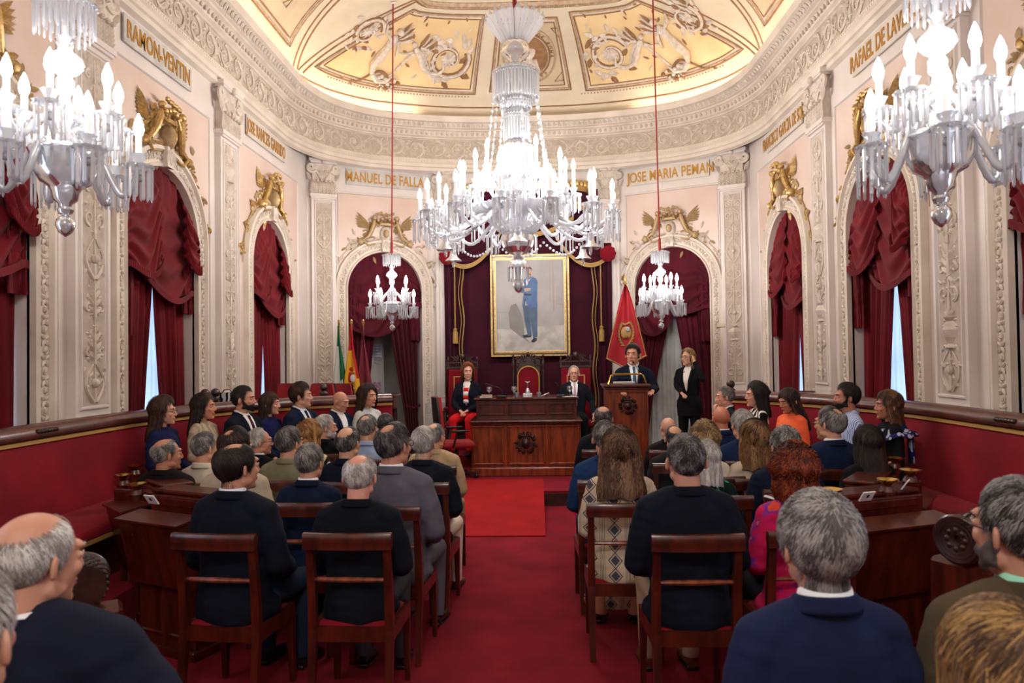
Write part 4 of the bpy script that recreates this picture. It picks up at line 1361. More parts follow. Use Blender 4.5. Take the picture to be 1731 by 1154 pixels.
def small_chandelier(label, loc, rz=0, cord_top=None, sc=1.0):
    t = thing('crystal_chandelier', label, 'chandelier', loc, 0, 'four smaller crystal chandeliers')
    t.scale = (sc, sc, sc)
    rn = random.Random(4)
    st = MB()
    st.lathe([(.02, .0), (.022, -.16), (.045, -.18), (.03, -.2), (.035, -.24), (.075, -.275), (.085, -.31), (.06, -.345), (.025, -.37), (.042, -.39), (.04, -.44), (.022, -.47), (.028, -.5), (.06, -.54), (.075, -.58), (.05, -.62), (.03, -.64), (.05, -.66), (.05, -.7)], (0, 0, 0), 20, ripple=.05, rn=10)
    st.obj('stem', M_glass, t, ang=50)
    cr = MB()
    cr.lathe([(.02, .03), (.05, .035), (.12, .02), (.148, .0), (.125, .004), (.04, .012)], (0, 0, 0), 20, ripple=.05, rn=10)
    for k in range(20):
        a = 2 * pi * k / 20; cr.ell((.14 * cos(a), .14 * sin(a), .0), (.014, .014, .014), 0, 6, 4)
    cr.obj('crown_dish', M_glass, t)
    p = MB(); prisms(p, (0, 0, -.005), .135, 26, .16, .017, rn=rn, jit=.1); prisms(p, (0, 0, -.01), .095, 18, .12, .015)
    p.obj('crown_prisms', M_prism, t, smooth=False)
    bw = MB()
    bw.lathe([(.05, -.70), (.155, -.745), (.165, -.76), (.16, -.775), (.145, -.8), (.14, -.86), (.115, -.91), (.075, -.935), (.062, -.96), (.055, -1.0), (.03, -1.02), (.026, -1.035), (.038, -1.05), (.03, -1.07), (.012, -1.075), (.04, -1.1), (.046, -1.13), (.03, -1.165), (.006, -1.185), (0, -1.187)], (0, 0, 0), 24, ripple=.02, rn=12)
    bw.obj('bowl', M_glassd, t, ang=50)
    bp = MB(); prisms(bp, (0, 0, -.76), .15, 14, .1, .014); bp.tube([(.15 * cos(a), .15 * sin(a), -.762) for a in [2 * pi * i / 24 for i in range(24)]], .005, n=4, closed=True)
    bp.obj('bowl_prisms', M_prism, t, smooth=False)
    lo = make_arm(t, .13, -.72, .335, -.815, 1.2, .13, 12, .17, .15, rn, bs=1.25)
    lo.rotation_euler = (0, 0, rz)
    up = make_arm(t, .06, -.60, .25, -.60, 1.2, .12, 12, .16, .05, rn, bs=1.25)
    up.rotation_euler = (0, 0, rz + pi / 6)
    for k in range(1, 6):
        place_arm(lo, t, rz + k * pi / 3); place_arm(up, t, rz + pi / 6 + k * pi / 3)
    cd = MB()
    top = (Vector(cord_top) - Vector(loc)) / sc
    d = top.normalized()
    cd.tube([(0, 0, .02), tuple(d * .22)], [.022, .018], n=8)
    cd.tube([tuple(d * .2), tuple(top)], .0105, n=8)
    cd.obj('hanging_cord', M_rope, t)
    # one soft lamp stands for the light of the twelve bulbs, in the open ring between the candles
    lt = lamp('lamp', 'POINT', (0, 0, -.36), 30.0, (1, .975, .955), .14)
    lt.parent = t
    return t
def sc_at(px, ptop, Y, ctop_px):
    p = atY(px, ptop, Y)
    q = atY(ctop_px[0], ctop_px[1], min(Y, 10.15))
    q = p + (q - p) * ((7.0 - p.z) / (q.z - p.z))
    return tuple(p), tuple(q)
for lab, px, pt, Y, cp, rz, sc_ in (('large crystal chandelier hanging at the upper left, cut by the top of the photo', 110, 8, 3.5, (112, -200), .35, 1),
                               ('large crystal chandelier hanging at the upper right corner', 1581, -35, 3.42, (1578, -250), .1, 1),
                               ('small crystal chandelier hanging before the left doorway and its flags', 662, 432, 10.45, (664.5, 0), .2, .95),
                               ('small crystal chandelier hanging before the right doorway near the speaker', 1115.5, 427, 10.45, (1103.5, 0), .5, .95)):
    a, b = sc_at(px, pt, Y, cp)
    small_chandelier(lab, a, rz, b, sc_)

def great_chandelier():
    Y = 8.25
    c = atY(874, 300, Y)
    base = Vector((c.x, c.y, 0))
    s = Y / FPX * .998
    def Z(py): return 1.85 + (601 - py) * s
    t = thing('crystal_chandelier', 'great many-armed crystal chandelier hanging in the middle of the hall', 'chandelier', (c.x, c.y, Z(300)), 0)
    z0 = Z(300)
    z = lambda py: Z(py) - z0
    px = s
    rn = random.Random(11)
    # fan crown
    mb = MB()
    n = 22
    for k in range(n):
        a = 2 * pi * k / n
        o = Vector((cos(a), sin(a), 0)); u = Vector((-sin(a), cos(a), 0))
        r0, r1 = 19 * px, 47 * px
        z1, z2 = z(68), z(30)
        w0, w1 = r0 * pi / n * .95, r1 * pi / n * .95
        vs = [o * r0 - u * w0 + Vector((0, 0, z1)), o * r0 + u * w0 + Vector((0, 0, z1)), o * r1 + u * w1 + Vector((0, 0, z2)), o * (r1 + .03) + Vector((0, 0, z2 + .07)), o * r1 - u * w1 + Vector((0, 0, z2)),
              o * (r0 + .02) + Vector((0, 0, z1)), o * (r1 + .03) + Vector((0, 0, z2))]
        mb._add(vs, [(0, 5, 6, 4), (5, 1, 2, 6), (4, 6, 3), (6, 2, 3), (1, 0, 4, 3, 2)])
    mb.obj('fan_crown', M_glass, t, smooth=False)
    st = MB()
    st.lathe([(17 * px, z(68)), (22 * px, z(70)), (25 * px, z(80)), (23 * px, z(88)), (14 * px, z(94)), (9 * px, z(100)), (10 * px, z(108)), (10 * px, z(150)), (14 * px, z(180)), (10 * px, z(230)), (12 * px, z(290)), (16 * px, z(330)), (20 * px, z(345)), (14 * px, z(352))], (0, 0, 0), 28, ripple=.03, rn=14)
    st.obj('stem', M_glass, t, ang=50)
    # tiers of hanging prisms
    for (nm, ytop, ybot, rt, rr, npz) in (('upper_canopy', 110, 166, 20, 40, 44), ('middle_canopy', 160, 182, 24, 27, 30), ('waist_canopy', 183, 236, 14, 22, 26), ('lower_canopy', 238, 300, 18, 28, 32), ('base_canopy', 300, 345, 20, 30, 30)):
        mb = MB()
        mb.lathe([(rt * px * .4, z(ytop - 3)), (rt * px, z(ytop - 2)), (rr * px * .85, z(ytop + 3)), (rr * px, z(ytop + 10)), (rr * px * .97, z(ytop + 12)), (rr * px * .6, z(ytop + 6))], (0, 0, 0), 28, ripple=.02, rn=14)
        for q in (0, 1):
            for k in range(npz):
                a = 2 * pi * (k + q * .5) / npz
                mb.ell((rr * px * .98 * cos(a), rr * px * .98 * sin(a), z(ytop + 9 + q * 5)), (.015,) * 3, 0, 5, 4)
        o = mb.obj(nm, M_glass, t)
        p = MB(); prisms(p, (0, 0, z(ytop + 12)), rr * px * .97, npz, z(ytop + 12) - z(ybot), .028, rn=rn, jit=.05)
        prisms(p, (0, 0, z(ytop + 12)), rr * px * .7, npz // 2, (z(ytop + 12) - z(ybot)) * .95, .028)
        p.obj('prism_fringe', M_prism, o, smooth=False)
    # bottom: fan dish, cut bowl, hanging dome
    mb = MB()
    mb.lathe([(30 * px, z(392)), (46 * px, z(376)), (62 * px, z(362)), (78 * px, z(350)), (76 * px, z(349)), (40 * px, z(366)), (26 * px, z(384))], (0, 0, 0), 72, ripple=.025, rn=36)
    mb.obj('fan_dish', M_glass, t, ang=20)
    mb = MB()
    mb.lathe([(24 * px, z(394)), (27 * px, z(398)), (28 * px, z(408)), (25 * px, z(418)), (16 * px, z(427)), (6 * px, z(431)), (0, z(431))], (0, 0, 0), 36, ripple=.02, rn=18)
    mb.obj('cut_glass_bowl', M_glassd, t, ang=20)
    mb = MB()
    mb.lathe([(3 * px, z(430)), (7 * px, z(435)), (14 * px, z(439)), (18 * px, z(448)), (18 * px, z(452)), (9 * px, z(450)), (6 * px, z(470)), (9 * px, z(476)), (9 * px, z(484)), (5 * px, z(492)), (0, z(495))], (0, 0, 0), 24)
    o = mb.obj('pendant_dome', M_glassd, t, ang=50)
    p = MB(); prisms(p, (0, 0, z(451)), 17 * px, 16, z(451) - z(474), .022, rn=rn, jit=.1); p.obj('prism_fringe', M_prism, o, smooth=False)
    # arms
    def ring(nn, r0, zz0, r1, zc, cl, dip, ph, pl=.2, s_=1.5):
        a = make_arm(t, r0, zz0, r1, zc, s_, cl, 9, pl, dip, rn, bs=1.35)
        a.rotation_euler = (0, 0, ph)
        for k in range(1, nn): place_arm(a, t, ph + 2 * pi * k / nn)
    ring(14, .32, z(356), 1.13, z(372), .20, .17, .1, .24)
    ring(10, .30, z(350), .92, z(356), .24, .17, .3, .22)
    ring(8, .25, z(345), .66, z(330), .26, .12, .05, .2)
    ring(4, .2, z(335), .40, z(300), .24, .10, .6, .18)
    # garlands of crystal chain
    for k in range(8):
        a = 2 * pi * k / 8 + .25
        mb = MB()
        cpts = []
        A = Vector((38 * px * cos(a), 38 * px * sin(a), z(160))); B = Vector((80 * px * cos(a), 80 * px * sin(a), z(338)))
        for i in range(17):
            q = i / 16
            p_ = A.lerp(B, q) - Vector((0, 0, .07 * sin(pi * q)))
            p_.x *= 1 - .12 * sin(pi * q); p_.y *= 1 - .12 * sin(pi * q)
            mb.ell(p_, (.016, .016, .045 if i % 3 == 0 else .02), 0, 6, 5); cpts.append(p_)
        mb.tube(cpts, .004, n=4)
        mb.obj('crystal_chain', M_prism, t)
    for k in range(10):
        a0 = 2 * pi * k / 10; a1 = 2 * pi * (k + 1) / 10
        mb = MB()
        for i in range(15):
            q = i / 14; a = lerp(a0, a1, q)
            mb.ell((1.0 * cos(a), 1.0 * sin(a), z(388) - .18 * sin(pi * q)), (.018, .018, .018), 0, 6, 4)
        mb.obj('bead_garland', M_prism, t)
    for k in range(6):
        a = 2 * pi * k / 6 + .55
        mb = MB()
        mb.lathe([(.02, .17), (.035, .16), (.04, .1), (.055, .05), (.10, .01), (.105, .0), (.05, .01), (.015, .0), (.02, -.03), (.008, -.08), (0, -.085)], (.92 * cos(a), .92 * sin(a), z(433) + .02), 18)
        mb.tube([(.92 * cos(a), .92 * sin(a), z(400)), (.92 * cos(a), .92 * sin(a), z(421))], .008, n=5)
        mb.obj('glass_bell', M_glassd, t)
    cd = MB(); cd.tube([(0, 0, z(70)), tuple(Vector((0, 0, 6.98 - z0)))], .024, n=10); cd.obj('hanging_cord', M_rope, t)
    for k in range(6):
        a = k * pi / 3 + .2
        l = lamp('lamp', 'POINT', (.8 * cos(a), .8 * sin(a), z(300)), 55.0, (1, .975, .955), .12)
        l.parent = t
great_chandelier()
# ------------------------------------------------------------------ people
def remesh(mb, voxel, sm_it=3, fac=.5):
    me = D.meshes.new('tmp'); me.from_pydata([tuple(p) for p in mb.v], [], mb.f)
    o = D.objects.new('tmp', me); COL.objects.link(o)
    m = o.modifiers.new('r', 'REMESH'); m.mode = 'VOXEL'; m.voxel_size = voxel; m.use_smooth_shade = True
    if sm_it:
        s = o.modifiers.new('s', 'SMOOTH'); s.iterations = sm_it; s.factor = fac
    dg = bpy.context.evaluated_depsgraph_get()
    r = D.meshes.new_from_object(o.evaluated_get(dg))
    V = np.empty(len(r.vertices) * 3); r.vertices.foreach_get('co', V); V = V.reshape(-1, 3)
    F = [tuple(p.vertices) for p in r.polygons]
    D.objects.remove(o); D.meshes.remove(me); D.meshes.remove(r)
    return V, F
class Geo:
    """numpy mesh pieces joined into one mesh"""
    def __init__(s): s.V = []; s.F = []; s.M = []; s.n = 0
    def add(s, V, F, mi=0, X=None):
        V = np.asarray(V, float)
        if X is not None:
            A = np.array(X); V = V @ A[:3, :3].T + A[:3, 3]
        s.V.append(V); s.F.extend([tuple(i + s.n for i in f) for f in F])
        s.M.extend(list(mi) if hasattr(mi, '__len__') else [mi] * len(F)); s.n += len(V)
        return s
    def addmb(s, mb, mi=0, X=None):
        return s.add(np.array([tuple(p) for p in mb.v]), mb.f, [m + mi for m in mb.m], X)
    def obj(s, name, mats, parent=None):
        me = D.meshes.new(name)
        V = np.concatenate(s.V)
        me.from_pydata(V.tolist(), [], s.F)
        for m in (mats if isinstance(mats, (list, tuple)) else [mats]): me.materials.append(m)
        me.polygons.foreach_set('use_smooth', [True] * len(s.F))
        me.polygons.foreach_set('material_index', s.M)
        me.update()
        o = D.objects.new(name, me); COL.objects.link(o)
        if parent is not None: o.parent = parent
        return o
def Rz(a): return Matrix.Rotation(a, 4, 'Z')
def Rx(a): return Matrix.Rotation(a, 4, 'X')
def Ry(a): return Matrix.Rotation(a, 4, 'Y')
def Tr(*p): return Matrix.Translation(Vector(p))

def head_proto(fem=False, old=False):
    mb = MB()
    j = .88 if fem else 1.0
    mb.ell((0, -.014, .030), (.074, .096, .090), 0, 24, 16)
    mb.ell((0, .030, -.020), (.062 * (.96 if fem else 1), .064, .088), 0, 20, 14)
    mb.ell((0, .040, -.072), (.047 * j, .048, .040), 0, 16, 10)
    mb.ell((0, .078, -.094), (.020 * j, .018, .016), 0, 10, 8)
    mb.ell((0, .078, .036), (.050, .020, .014), 0, 14, 8)
    mb.tube([(0, .088, .022), (0, .100, -.004), (0, .107, -.020), (0, .099, -.031)], [.008, .010, .0125, .009], n=10)
    for s in (-1, 1):
        mb.ell((s * .034, .066, -.018), (.024, .022, .022), 0, 10, 8)
        mb.ell((s * .011, .100, -.027), (.008, .009, .007), 0, 8, 6)
        mb.ell((s * .033, .078, .012), (.0165, .013, .010), 0, 10, 8)
        mb.ell((s * .085, -.010, -.003), (.008, .019, .031), 0, 12, 8, R=Matrix.Rotation(s * .8, 3, 'Z') @ Matrix.Rotation(-.15, 3, 'X'))
        mb.ell((s * .050 * j, .012, -.062), (.016, .036, .022), 0, 10, 8)
    mb.ell((0, .090, -.053), (.023, .011, .0055), 0, 10, 6); mb.ell((0, .090, -.063), (.020, .011, .0065), 0, 10, 6)
    nr = .046 if fem else .058
    mb.tube([(0, -.012, -.03), (0, -.022, -.10), (0, -.026, -.15), (0, -.028, -.17)], [nr * 1.0, nr, nr * .98, nr * .9], n=20)
    V, F = remesh(mb, .0048, 3)
    # eye sockets and mouth line
    for s in (-1, 1):
        d = np.linalg.norm((V - [s * .033, .088, .022]) / [1.4, 1, .9], axis=1)
        V[:, 1] -= .006 * np.exp(-(d / .010) ** 2)
        d = np.linalg.norm((V - [s * .082, .002, -.004]) / [1, .6, 1], axis=1)
        V[:, 0] -= s * .006 * np.exp(-(d / .009) ** 2)
    m = np.exp(-((V[:, 2] + .058) / .0022) ** 2) * (np.abs(V[:, 0]) < .024) * (V[:, 1] > .07)
    V[:, 1] -= .004 * m
    C = np.array([V[list(f)].mean(0) for f in F])
    mi = np.zeros(len(F), int)
    lip = (np.abs(C[:, 0]) < .022 - .3 * np.abs(C[:, 2] + .058)) & (C[:, 1] > .088) & (np.abs(C[:, 2] + .058) < (.0105 - .18 * np.abs(C[:, 0])))
    mi[lip] = 1
    g = Geo(); g.add(V, F, mi)
    for s in (-1, 1):
        e = MB(); e.ell((s * .033, .0805, .0125), (.0135, .0095, .0075), 2, 12, 8)
        e.ell((s * .032, .0885, .0125), (.0055, .0025, .0055), 3, 10, 6)
        # lids
        e.tube([(s * .0195, .083, .0125), (s * .026, .0895, .0185), (s * .034, .0905, .0205), (s * .042, .0865, .0180), (s * .048, .079, .012)], [.0016, .0024, .0026, .0024, .0014], n=6, mi=0)
        e.tube([(s * .0195, .083, .0115), (s * .027, .089, .0065), (s * .036, .089, .0050), (s * .046, .080, .0085)], [.0012, .0018, .0018, .001], n=6, mi=0)
        g.addmb(e)
    return np.concatenate(g.V), g.F, np.array(g.M)
def hand_proto(curl=.45):
    mb = MB()
    mb.ell((0, .045, 0), (.037, .046, .013), 0, 16, 10)
    mb.ell((.022, .03, -.004), (.017, .03, .014), 0, 10, 8)
    mb.ell((0, .015, 0), (.027, .03, .017), 0, 12, 8)
    mb.tube([(0, -.04, 0), (0, .01, 0)], [.027, .026], n=12, flat=.72)
    for i, (x, L, r, sp) in enumerate(((.027, .068, .0088, .10), (.009, .076, .0090, .02), (-.009, .071, .0086, -.06), (-.026, .056, .0076, -.16))):
        p = Vector((x, .083, 0)); a = -.12; pts = [Vector((x * .9, .06, 0)), p.copy()]
        for k, f in enumerate((.45, .32, .23)):
            a -= curl * (.55 + .35 * k)
            p = p + Vector((sin(sp) * cos(a), cos(sp) * cos(a), sin(a))) * L * f
            pts.append(p.copy())
        mb.tube(pts, [r, r * 1.08, r, r * .94, r * .78], n=9)
        mb.ell(tuple(pts[-1]), r * .78, 0, 8, 6)
    pts = [(.024, .018, -.006), (.045, .045, -.012), (.056, .068, -.020), (.060, .090, -.030)]
    mb.tube(pts, [.013, .0115, .0105, .0085], n=9); mb.ell(pts[-1], .0085, 0, 8, 6)
    return remesh(mb, .0042, 2)
HEAD = {'m': head_proto(False), 'f': head_proto(True)}
HAND = {.45: hand_proto(.45), .9: hand_proto(.9), .15: hand_proto(.15)}

_E = [((0, -.014, .030), (.074, .096, .090)), ((0, .030, -.020), (.062, .064, .088)), ((0, -.022, -.09), (.054, .050, .075)), ((0, .040, -.072), (.047, .048, .040)), ((0, .078, -.094), (.021, .019, .017)), ((0, .088, -.058), (.027, .013, .02)), ((.050, .012, -.062), (.016, .036, .022)), ((-.050, .012, -.062), (.016, .036, .022))]
_O = np.array([0, -.008, .008])
def skull(d):
    r = np.zeros(len(d))
    for c, q in _E:
        c = np.array(c); q = np.array(q)
        o = (_O - c) / q; dd = d / q
        A = (dd ** 2).sum(1); B = (dd * o).sum(1); Cc = (o ** 2).sum() - 1
        disc = B * B - A * Cc
        t = np.where(disc > 0, (-B + np.sqrt(np.maximum(disc, 0))) / A, 0)
        r = np.maximum(r, t)
    return r
def smst(x): 
    x = np.clip(x, 0, 1); return x * x * (3 - 2 * x)
def fnoise(P, s, seed=0):
    return np.array([noise.noise(Vector((p[0] * s + seed, p[1] * s, p[2] * s))) for p in P])
LINES = {
    'short': ([0, 30, 48, 62, 78, 86, 102, 114, 140, 180], [46, 49, 44, 18, -8, 14, 14, -22, -40, -44]),
    'receding': ([0, 20, 40, 64, 78, 86, 102, 114, 140, 180], [52, 68, 60, 18, -8, 14, 14, -22, -40, -44]),
    'ring': ([0, 50, 66, 78, 86, 102, 114, 140, 180], [95, 75, 30, 4, 14, 14, -20, -38, -42]),
    'long': ([0, 25, 45, 60, 74, 88, 100, 140, 180], [50, 48, 36, 10, -16, -40, -50, -60, -60]),
    'bald': ([0, 180], [95, 95]),
}
def hair_build(parent, X, style, cols, rn, thick=.014, bald=None, length=0.0, n=1600, curl=0.0, side=1.0, sl=.035, lobes=0.0, drape_w=1.0, a0=58, beard=0.0, seedn=0):
    """hair parts for a head whose frame is X"""
    thick *= .72
    mats = [mat('hair_' + c[1:], c, .55, spec=.3) for c in cols]
    while len(mats) < 3: mats.append(mats[-1])
    xs, ys = LINES[style]
    nprs = np.random.RandomState(seedn + 3)
    def field(d, beard_=False):
        az = np.degrees(np.arctan2(np.abs(d[:, 0]), d[:, 1])); el = np.degrees(np.arcsin(np.clip(d[:, 2], -1, 1)))
        if beard_:
            ln = np.interp(az, [0, 18, 40, 62, 80, 100], [-20, -24, -30, -12, 0, -30])
            return smst((ln - el) / 6) * smst((84 - az) / 8) * smst((el + 60) / 8)
        m = smst((el - np.interp(az, xs, ys)) / np.where((az < 60), 22, np.where(az > 108, 16, 9)))
        if bald:
            tb, rb = radians(bald[0]), bald[1]
            c = np.array([0, -sin(tb), cos(tb)])
            ang = np.degrees(np.arccos(np.clip(d @ c, -1, 1)))
            m = m * smst((ang - rb + 6) / 30)
        return m
    def shell(fl, th, nu=56, nv=40):
        d = []
        for j in range(nv + 1):
            ph = -pi / 2 + pi * j / nv
            for i in range(nu):
                a = 2 * pi * i / nu; d.append((cos(ph) * sin(a), cos(ph) * cos(a), sin(ph)))
        d = np.array(d)
        m = field(d, fl)
        r = skull(d)
        nz = fnoise(d, 3.2, seedn * 7.3) + .5 * fnoise(d, 9, seedn)
        t = np.where(m > 0.02, -.005 + (m ** 1.3) * (th + .005) * (1 + .22 * nz), -.012)
        if lobes and not fl: t = t + m * lobes * np.abs(fnoise(d, 11, seedn + 2))
        if not fl: t = t + m * th * .5 * np.clip(d[:, 2], 0, 1)
        P = _O + d * (r + t)[:, None]
        F = []
        for j in range(nv):
            for i in range(nu):
                k = (i + 1) % nu; q = (j * nu + i, j * nu + k, (j + 1) * nu + k, (j + 1) * nu + i)
                if max(m[list(q)]) > .02: F.append(q)
        return P, F, d, m, t
    g = Geo()
    P, F, d, m, t = shell(False, thick)
    A = np.array(X)
    out = None
    if style != 'bald' and F:
        g.add(P, F, 0, X)
        # locks
        idx = np.where(m > .06)[0]
        if len(idx) and n:
            def ribbons(B, T, N_, L, w, mi_, cu, droop=0.0):
                K = 5
                k = len(B)
                pts = np.zeros((k, K, 3)); pts[:, 0] = B
                T = T / np.maximum(1e-6, np.linalg.norm(T, axis=1))[:, None]
                q = nprs.normal(size=(k, 3)) * cu
                for s_ in range(1, K):
                    dirn = T + q * (s_ / K) ; dirn[:, 2] -= droop * s_ / K
                    dirn /= np.linalg.norm(dirn, axis=1)[:, None]
                    pts[:, s_] = pts[:, s_ - 1] + dirn * (L / (K - 1))[:, None]
                    if cu == 0 or True:      # keep on the shell
                        v = pts[:, s_] - _O; rr = np.linalg.norm(v, axis=1); dd = v / rr[:, None]
                        if s_ == 1:
                            v0 = pts[:, 0] - _O; r0 = np.linalg.norm(v0, axis=1); off0 = r0 - skull(v0 / r0[:, None])
                        off = off0 * (1 - .10 * s_) + .0012 * s_ + cu * nprs.uniform(-.5, 1.0, k) * .012
                        pts[:, s_] = _O + dd * (skull(dd) + np.maximum(off, .003))[:, None]
                S = np.cross(N_, T); S /= np.maximum(1e-6, np.linalg.norm(S, axis=1))[:, None]
                wd = np.array([.7, 1, .9, .6, .1])[None, :, None] * w[:, None, None] * S[:, None, :]
                Lf = pts - wd; Rt = pts + wd
                # slight ridge so a lock has depth
                Md = pts + N_[:, None, :] * (w * .7)[:, None, None] * np.array([.3, 1, 1, .6, .1])[None, :, None]
                VV = np.stack([Lf, Md, Rt], 2).reshape(-1, 3)
                FF = []; MM = []
                for a in range(k):
                    b = a * K * 3
                    for s_ in range(K - 1):
                        o_ = b + s_ * 3
                        FF.append((o_, o_ + 1, o_ + 4, o_ + 3)); FF.append((o_ + 1, o_ + 2, o_ + 5, o_ + 4)); MM += [mi_[a], mi_[a]]
                return VV, FF, MM
            pick = nprs.choice(idx, n)
            jit = nprs.normal(size=(n, 3)) * .06
            dd = d[pick] + jit; dd /= np.linalg.norm(dd, axis=1)[:, None]
            mm = field(dd)
            keep = (mm > .05) & (nprs.uniform(size=len(mm)) < mm * 1.6 + .12); dd = dd[keep]; mm = mm[keep]
            r = skull(dd)
            B = _O + dd * (r + mm * thick * (1 + .5 * np.clip(dd[:, 2], 0, 1)) * nprs.uniform(.9, 1.4, len(dd)))[:, None]
            cr = np.array([0, -.55, .83])
            T = dd - cr * (dd @ cr)[:, None] * 1.0
            T = dd * 0 + (dd - cr)
            T = T - dd * (T * dd).sum(1)[:, None]
            fr = np.clip(dd[:, 1], 0, 1)[:, None]
            T = T + np.array([side * .5, -.2, -.1]) * fr * .6
            T = T - dd * (T * dd).sum(1)[:, None] + nprs.normal(size=T.shape) * .07
            T /= np.maximum(1e-5, np.linalg.norm(T, axis=1))[:, None]
            T = T * 1.0
            # banded colour so neighbouring locks agree
            nz = fnoise(dd, 2.6, seedn + 5) + nprs.normal(size=len(dd)) * .3
            mi_ = np.where(nz > .22, 2, np.where(nz < -.15, 0, 1))
            L = nprs.uniform(.6, 1.1, len(dd)) * sl
            VV, FF, MM = ribbons(B, T, dd, L, nprs.uniform(.0008, .0017, len(dd)) * (1 + .6 * curl), mi_, .16 + curl, droop=.30)
            g.add(VV, FF, MM, X)
    if length > 0:
        Lh = length
        rnn = random.Random(seedn)
        ztp = .118 + thick * .8
        def base(a, v):
            z = ztp - v * (Lh + ztp)
            w = np.interp(z, [-.55, -.30, -.20, -.12, -.05, .05], [.115, .125, .115, .094, .090, .080]) * drape_w
            dy = np.interp(z, [-.55, -.30, -.20, -.12, -.05, .05], [.075, .085, .088, .088, .098, .098])
            cy = np.interp(z, [-.55, -.30, -.20, -.12, -.05, .05], [-.075, -.070, -.055, -.035, -.016, -.012])
            if z > 0:
                q = sqrt(max(.0, 1 - (max(0, z - .02) / (ztp - .019)) ** 2)); q0 = q
                e = sm(z, 0, .05)
                w = lerp(w, (.077 + thick * 1.05) * max(.999 if z < .02 else 0, 1), e) * q; dy = lerp(dy, .100 + thick, e) * q
            x = w * sin(a); y = cy + dy * cos(a)
            return x, y, z
        def fs(u, v):
            aa = radians(a0 + (360 - 2 * a0) * u)
            x, y, z = base(aa, v)
            rp = .0035 * sin(u * 70 + 3 * v) + .004 * noise.noise(Vector((u * 9, v * 5, seedn))) + lobes * .8 * abs(noise.noise(Vector((u * 16, v * 14, seedn + 4))))
            nn = Vector((sin(aa), cos(aa), 0))
            end = (.03 * noise.noise(Vector((u * 12, 1, seedn))) - .02 * abs(u - .5) * 4) * v
            tp = 1 - .35 * sm(v, .75, 1.0) * .3
            return Vector((x * tp, y, z + end)) + nn * rp, nn
        sb = MB(); sb.slab(fs, 84, 30, .022)
        g.addmb(sb, 0, X)
        nst = int(n * .9)
        K = 9; VV = []; FF = []; MM = []
        for q in range(nst):
            u = rnn.uniform(.005, .995); v0 = rnn.uniform(.01, .6); v1 = min(1.02, v0 + rnn.uniform(.3, .6)); du = rnn.gauss(0, .012 + .03 * curl)
            w = rnn.uniform(.0010, .0022)
            ph = rnn.uniform(0, 6.28); b = len(VV)
            mi_ = 2 if noise.noise(Vector((u * 14, v0, seedn))) + rnn.gauss(0, .25) > .2 else (0 if rnn.random() < .4 else 1)
            for k in range(K):
                tt = k / (K - 1); v = lerp(v0, v1, tt)
                uu = min(1, max(0, u + du * tt + curl * .018 * sin(tt * 14 + ph)))
                p, nn = fs(uu, v)
                off = .002 + .004 * sin(pi * tt) + curl * .008 * (1 + sin(tt * 14 + ph + 1.5))
                S = Vector((-nn.y, nn.x, 0)); ww = w * (.4 + sin(pi * min(.93, tt + .05)))
                c = p + nn * off
                VV += [tuple(c - S * ww), tuple(c + nn * ww * .6), tuple(c + S * ww)]
                if k: FF += [(b + k * 3 - 3, b + k * 3 - 2, b + k * 3 + 1, b + k * 3), (b + k * 3 - 2, b + k * 3 - 1, b + k * 3 + 2, b + k * 3 + 1)]; MM += [mi_, mi_]
        g.add(VV, FF, MM, X)
    if g.n: out = g.obj('hair', mats, parent)
    if beard:
        P, F, d, m, t = shell(True, beard)
        b = Geo(); b.add(P, F, 1, X); b.obj('beard', mats, parent)
    for s in (-1, 1):
        eb = MB()
        eb.tube([(s * .017, .094, .033), (s * .030, .095, .038), (s * .046, .084, .033)], [.003, .0036, .0016], n=6)
        e = Geo(); e.addmb(eb, 0, X); e.obj('eyebrow', mats[:1], parent)
    return out

TOR_M = [(.43, -.015, .185, .125), (.47, -.02, .200, .135), (.55, -.022, .195, .132), (.66, -.015, .180, .120), (.80, -.005, .192, .122), (.90, -.003, .200, .122), (.97, -.008, .195, .112), (1.02, -.014, .168, .096), (1.055, -.020, .118, .080), (1.085, -.024, .080, .070), (1.10, -.026, .066, .062)]
TOR_F = [(.43, -.015, .175, .125), (.47, -.02, .190, .135), (.55, -.02, .182, .130), (.66, -.012, .150, .105), (.78, -.002, .160, .115), (.88, .008, .168, .125), (.95, .0, .165, .108), (1.0, -.010, .142, .090), (1.04, -.018, .100, .072), (1.07, -.022, .066, .060), (1.085, -.024, .055, .052)]
def torso_mb(sec, grow=0.0, z0=None, z1=None):
    mb = MB(); n = 26; vs = []; fs = []
    S = [s for s in sec if (z0 is None or s[0] >= z0) and (z1 is None or s[0] <= z1)]
    for (z, y, rx, ry) in S:
        for k in range(n):
            a = 2 * pi * k / n
            c, s_ = cos(a), sin(a)
            e = .86
            vs.append(((rx + grow) * abs(c) ** e * (1 if c > 0 else -1), y + (ry + grow) * abs(s_) ** e * (1 if s_ > 0 else -1), z))
    for j in range(len(S) - 1):
        for k in range(n):
            l = (k + 1) % n; fs.append((j * n + k, j * n + l, (j + 1) * n + l, (j + 1) * n + k))
    fs.append(tuple(range(n - 1, -1, -1))); fs.append(tuple((len(S) - 1) * n + k for k in range(n)))
    mb._add(vs, fs); return mb
def front_y(sec, x, z):
    zz = [s[0] for s in sec]
    y = np.interp(z, zz, [s[1] for s in sec]); rx = np.interp(z, zz, [s[2] for s in sec]); ry = np.interp(z, zz, [s[3] for s in sec])
    q = min(.98, abs(x) / rx)
    return y + ry * (1 - q ** (2 / .86)) ** (.43)
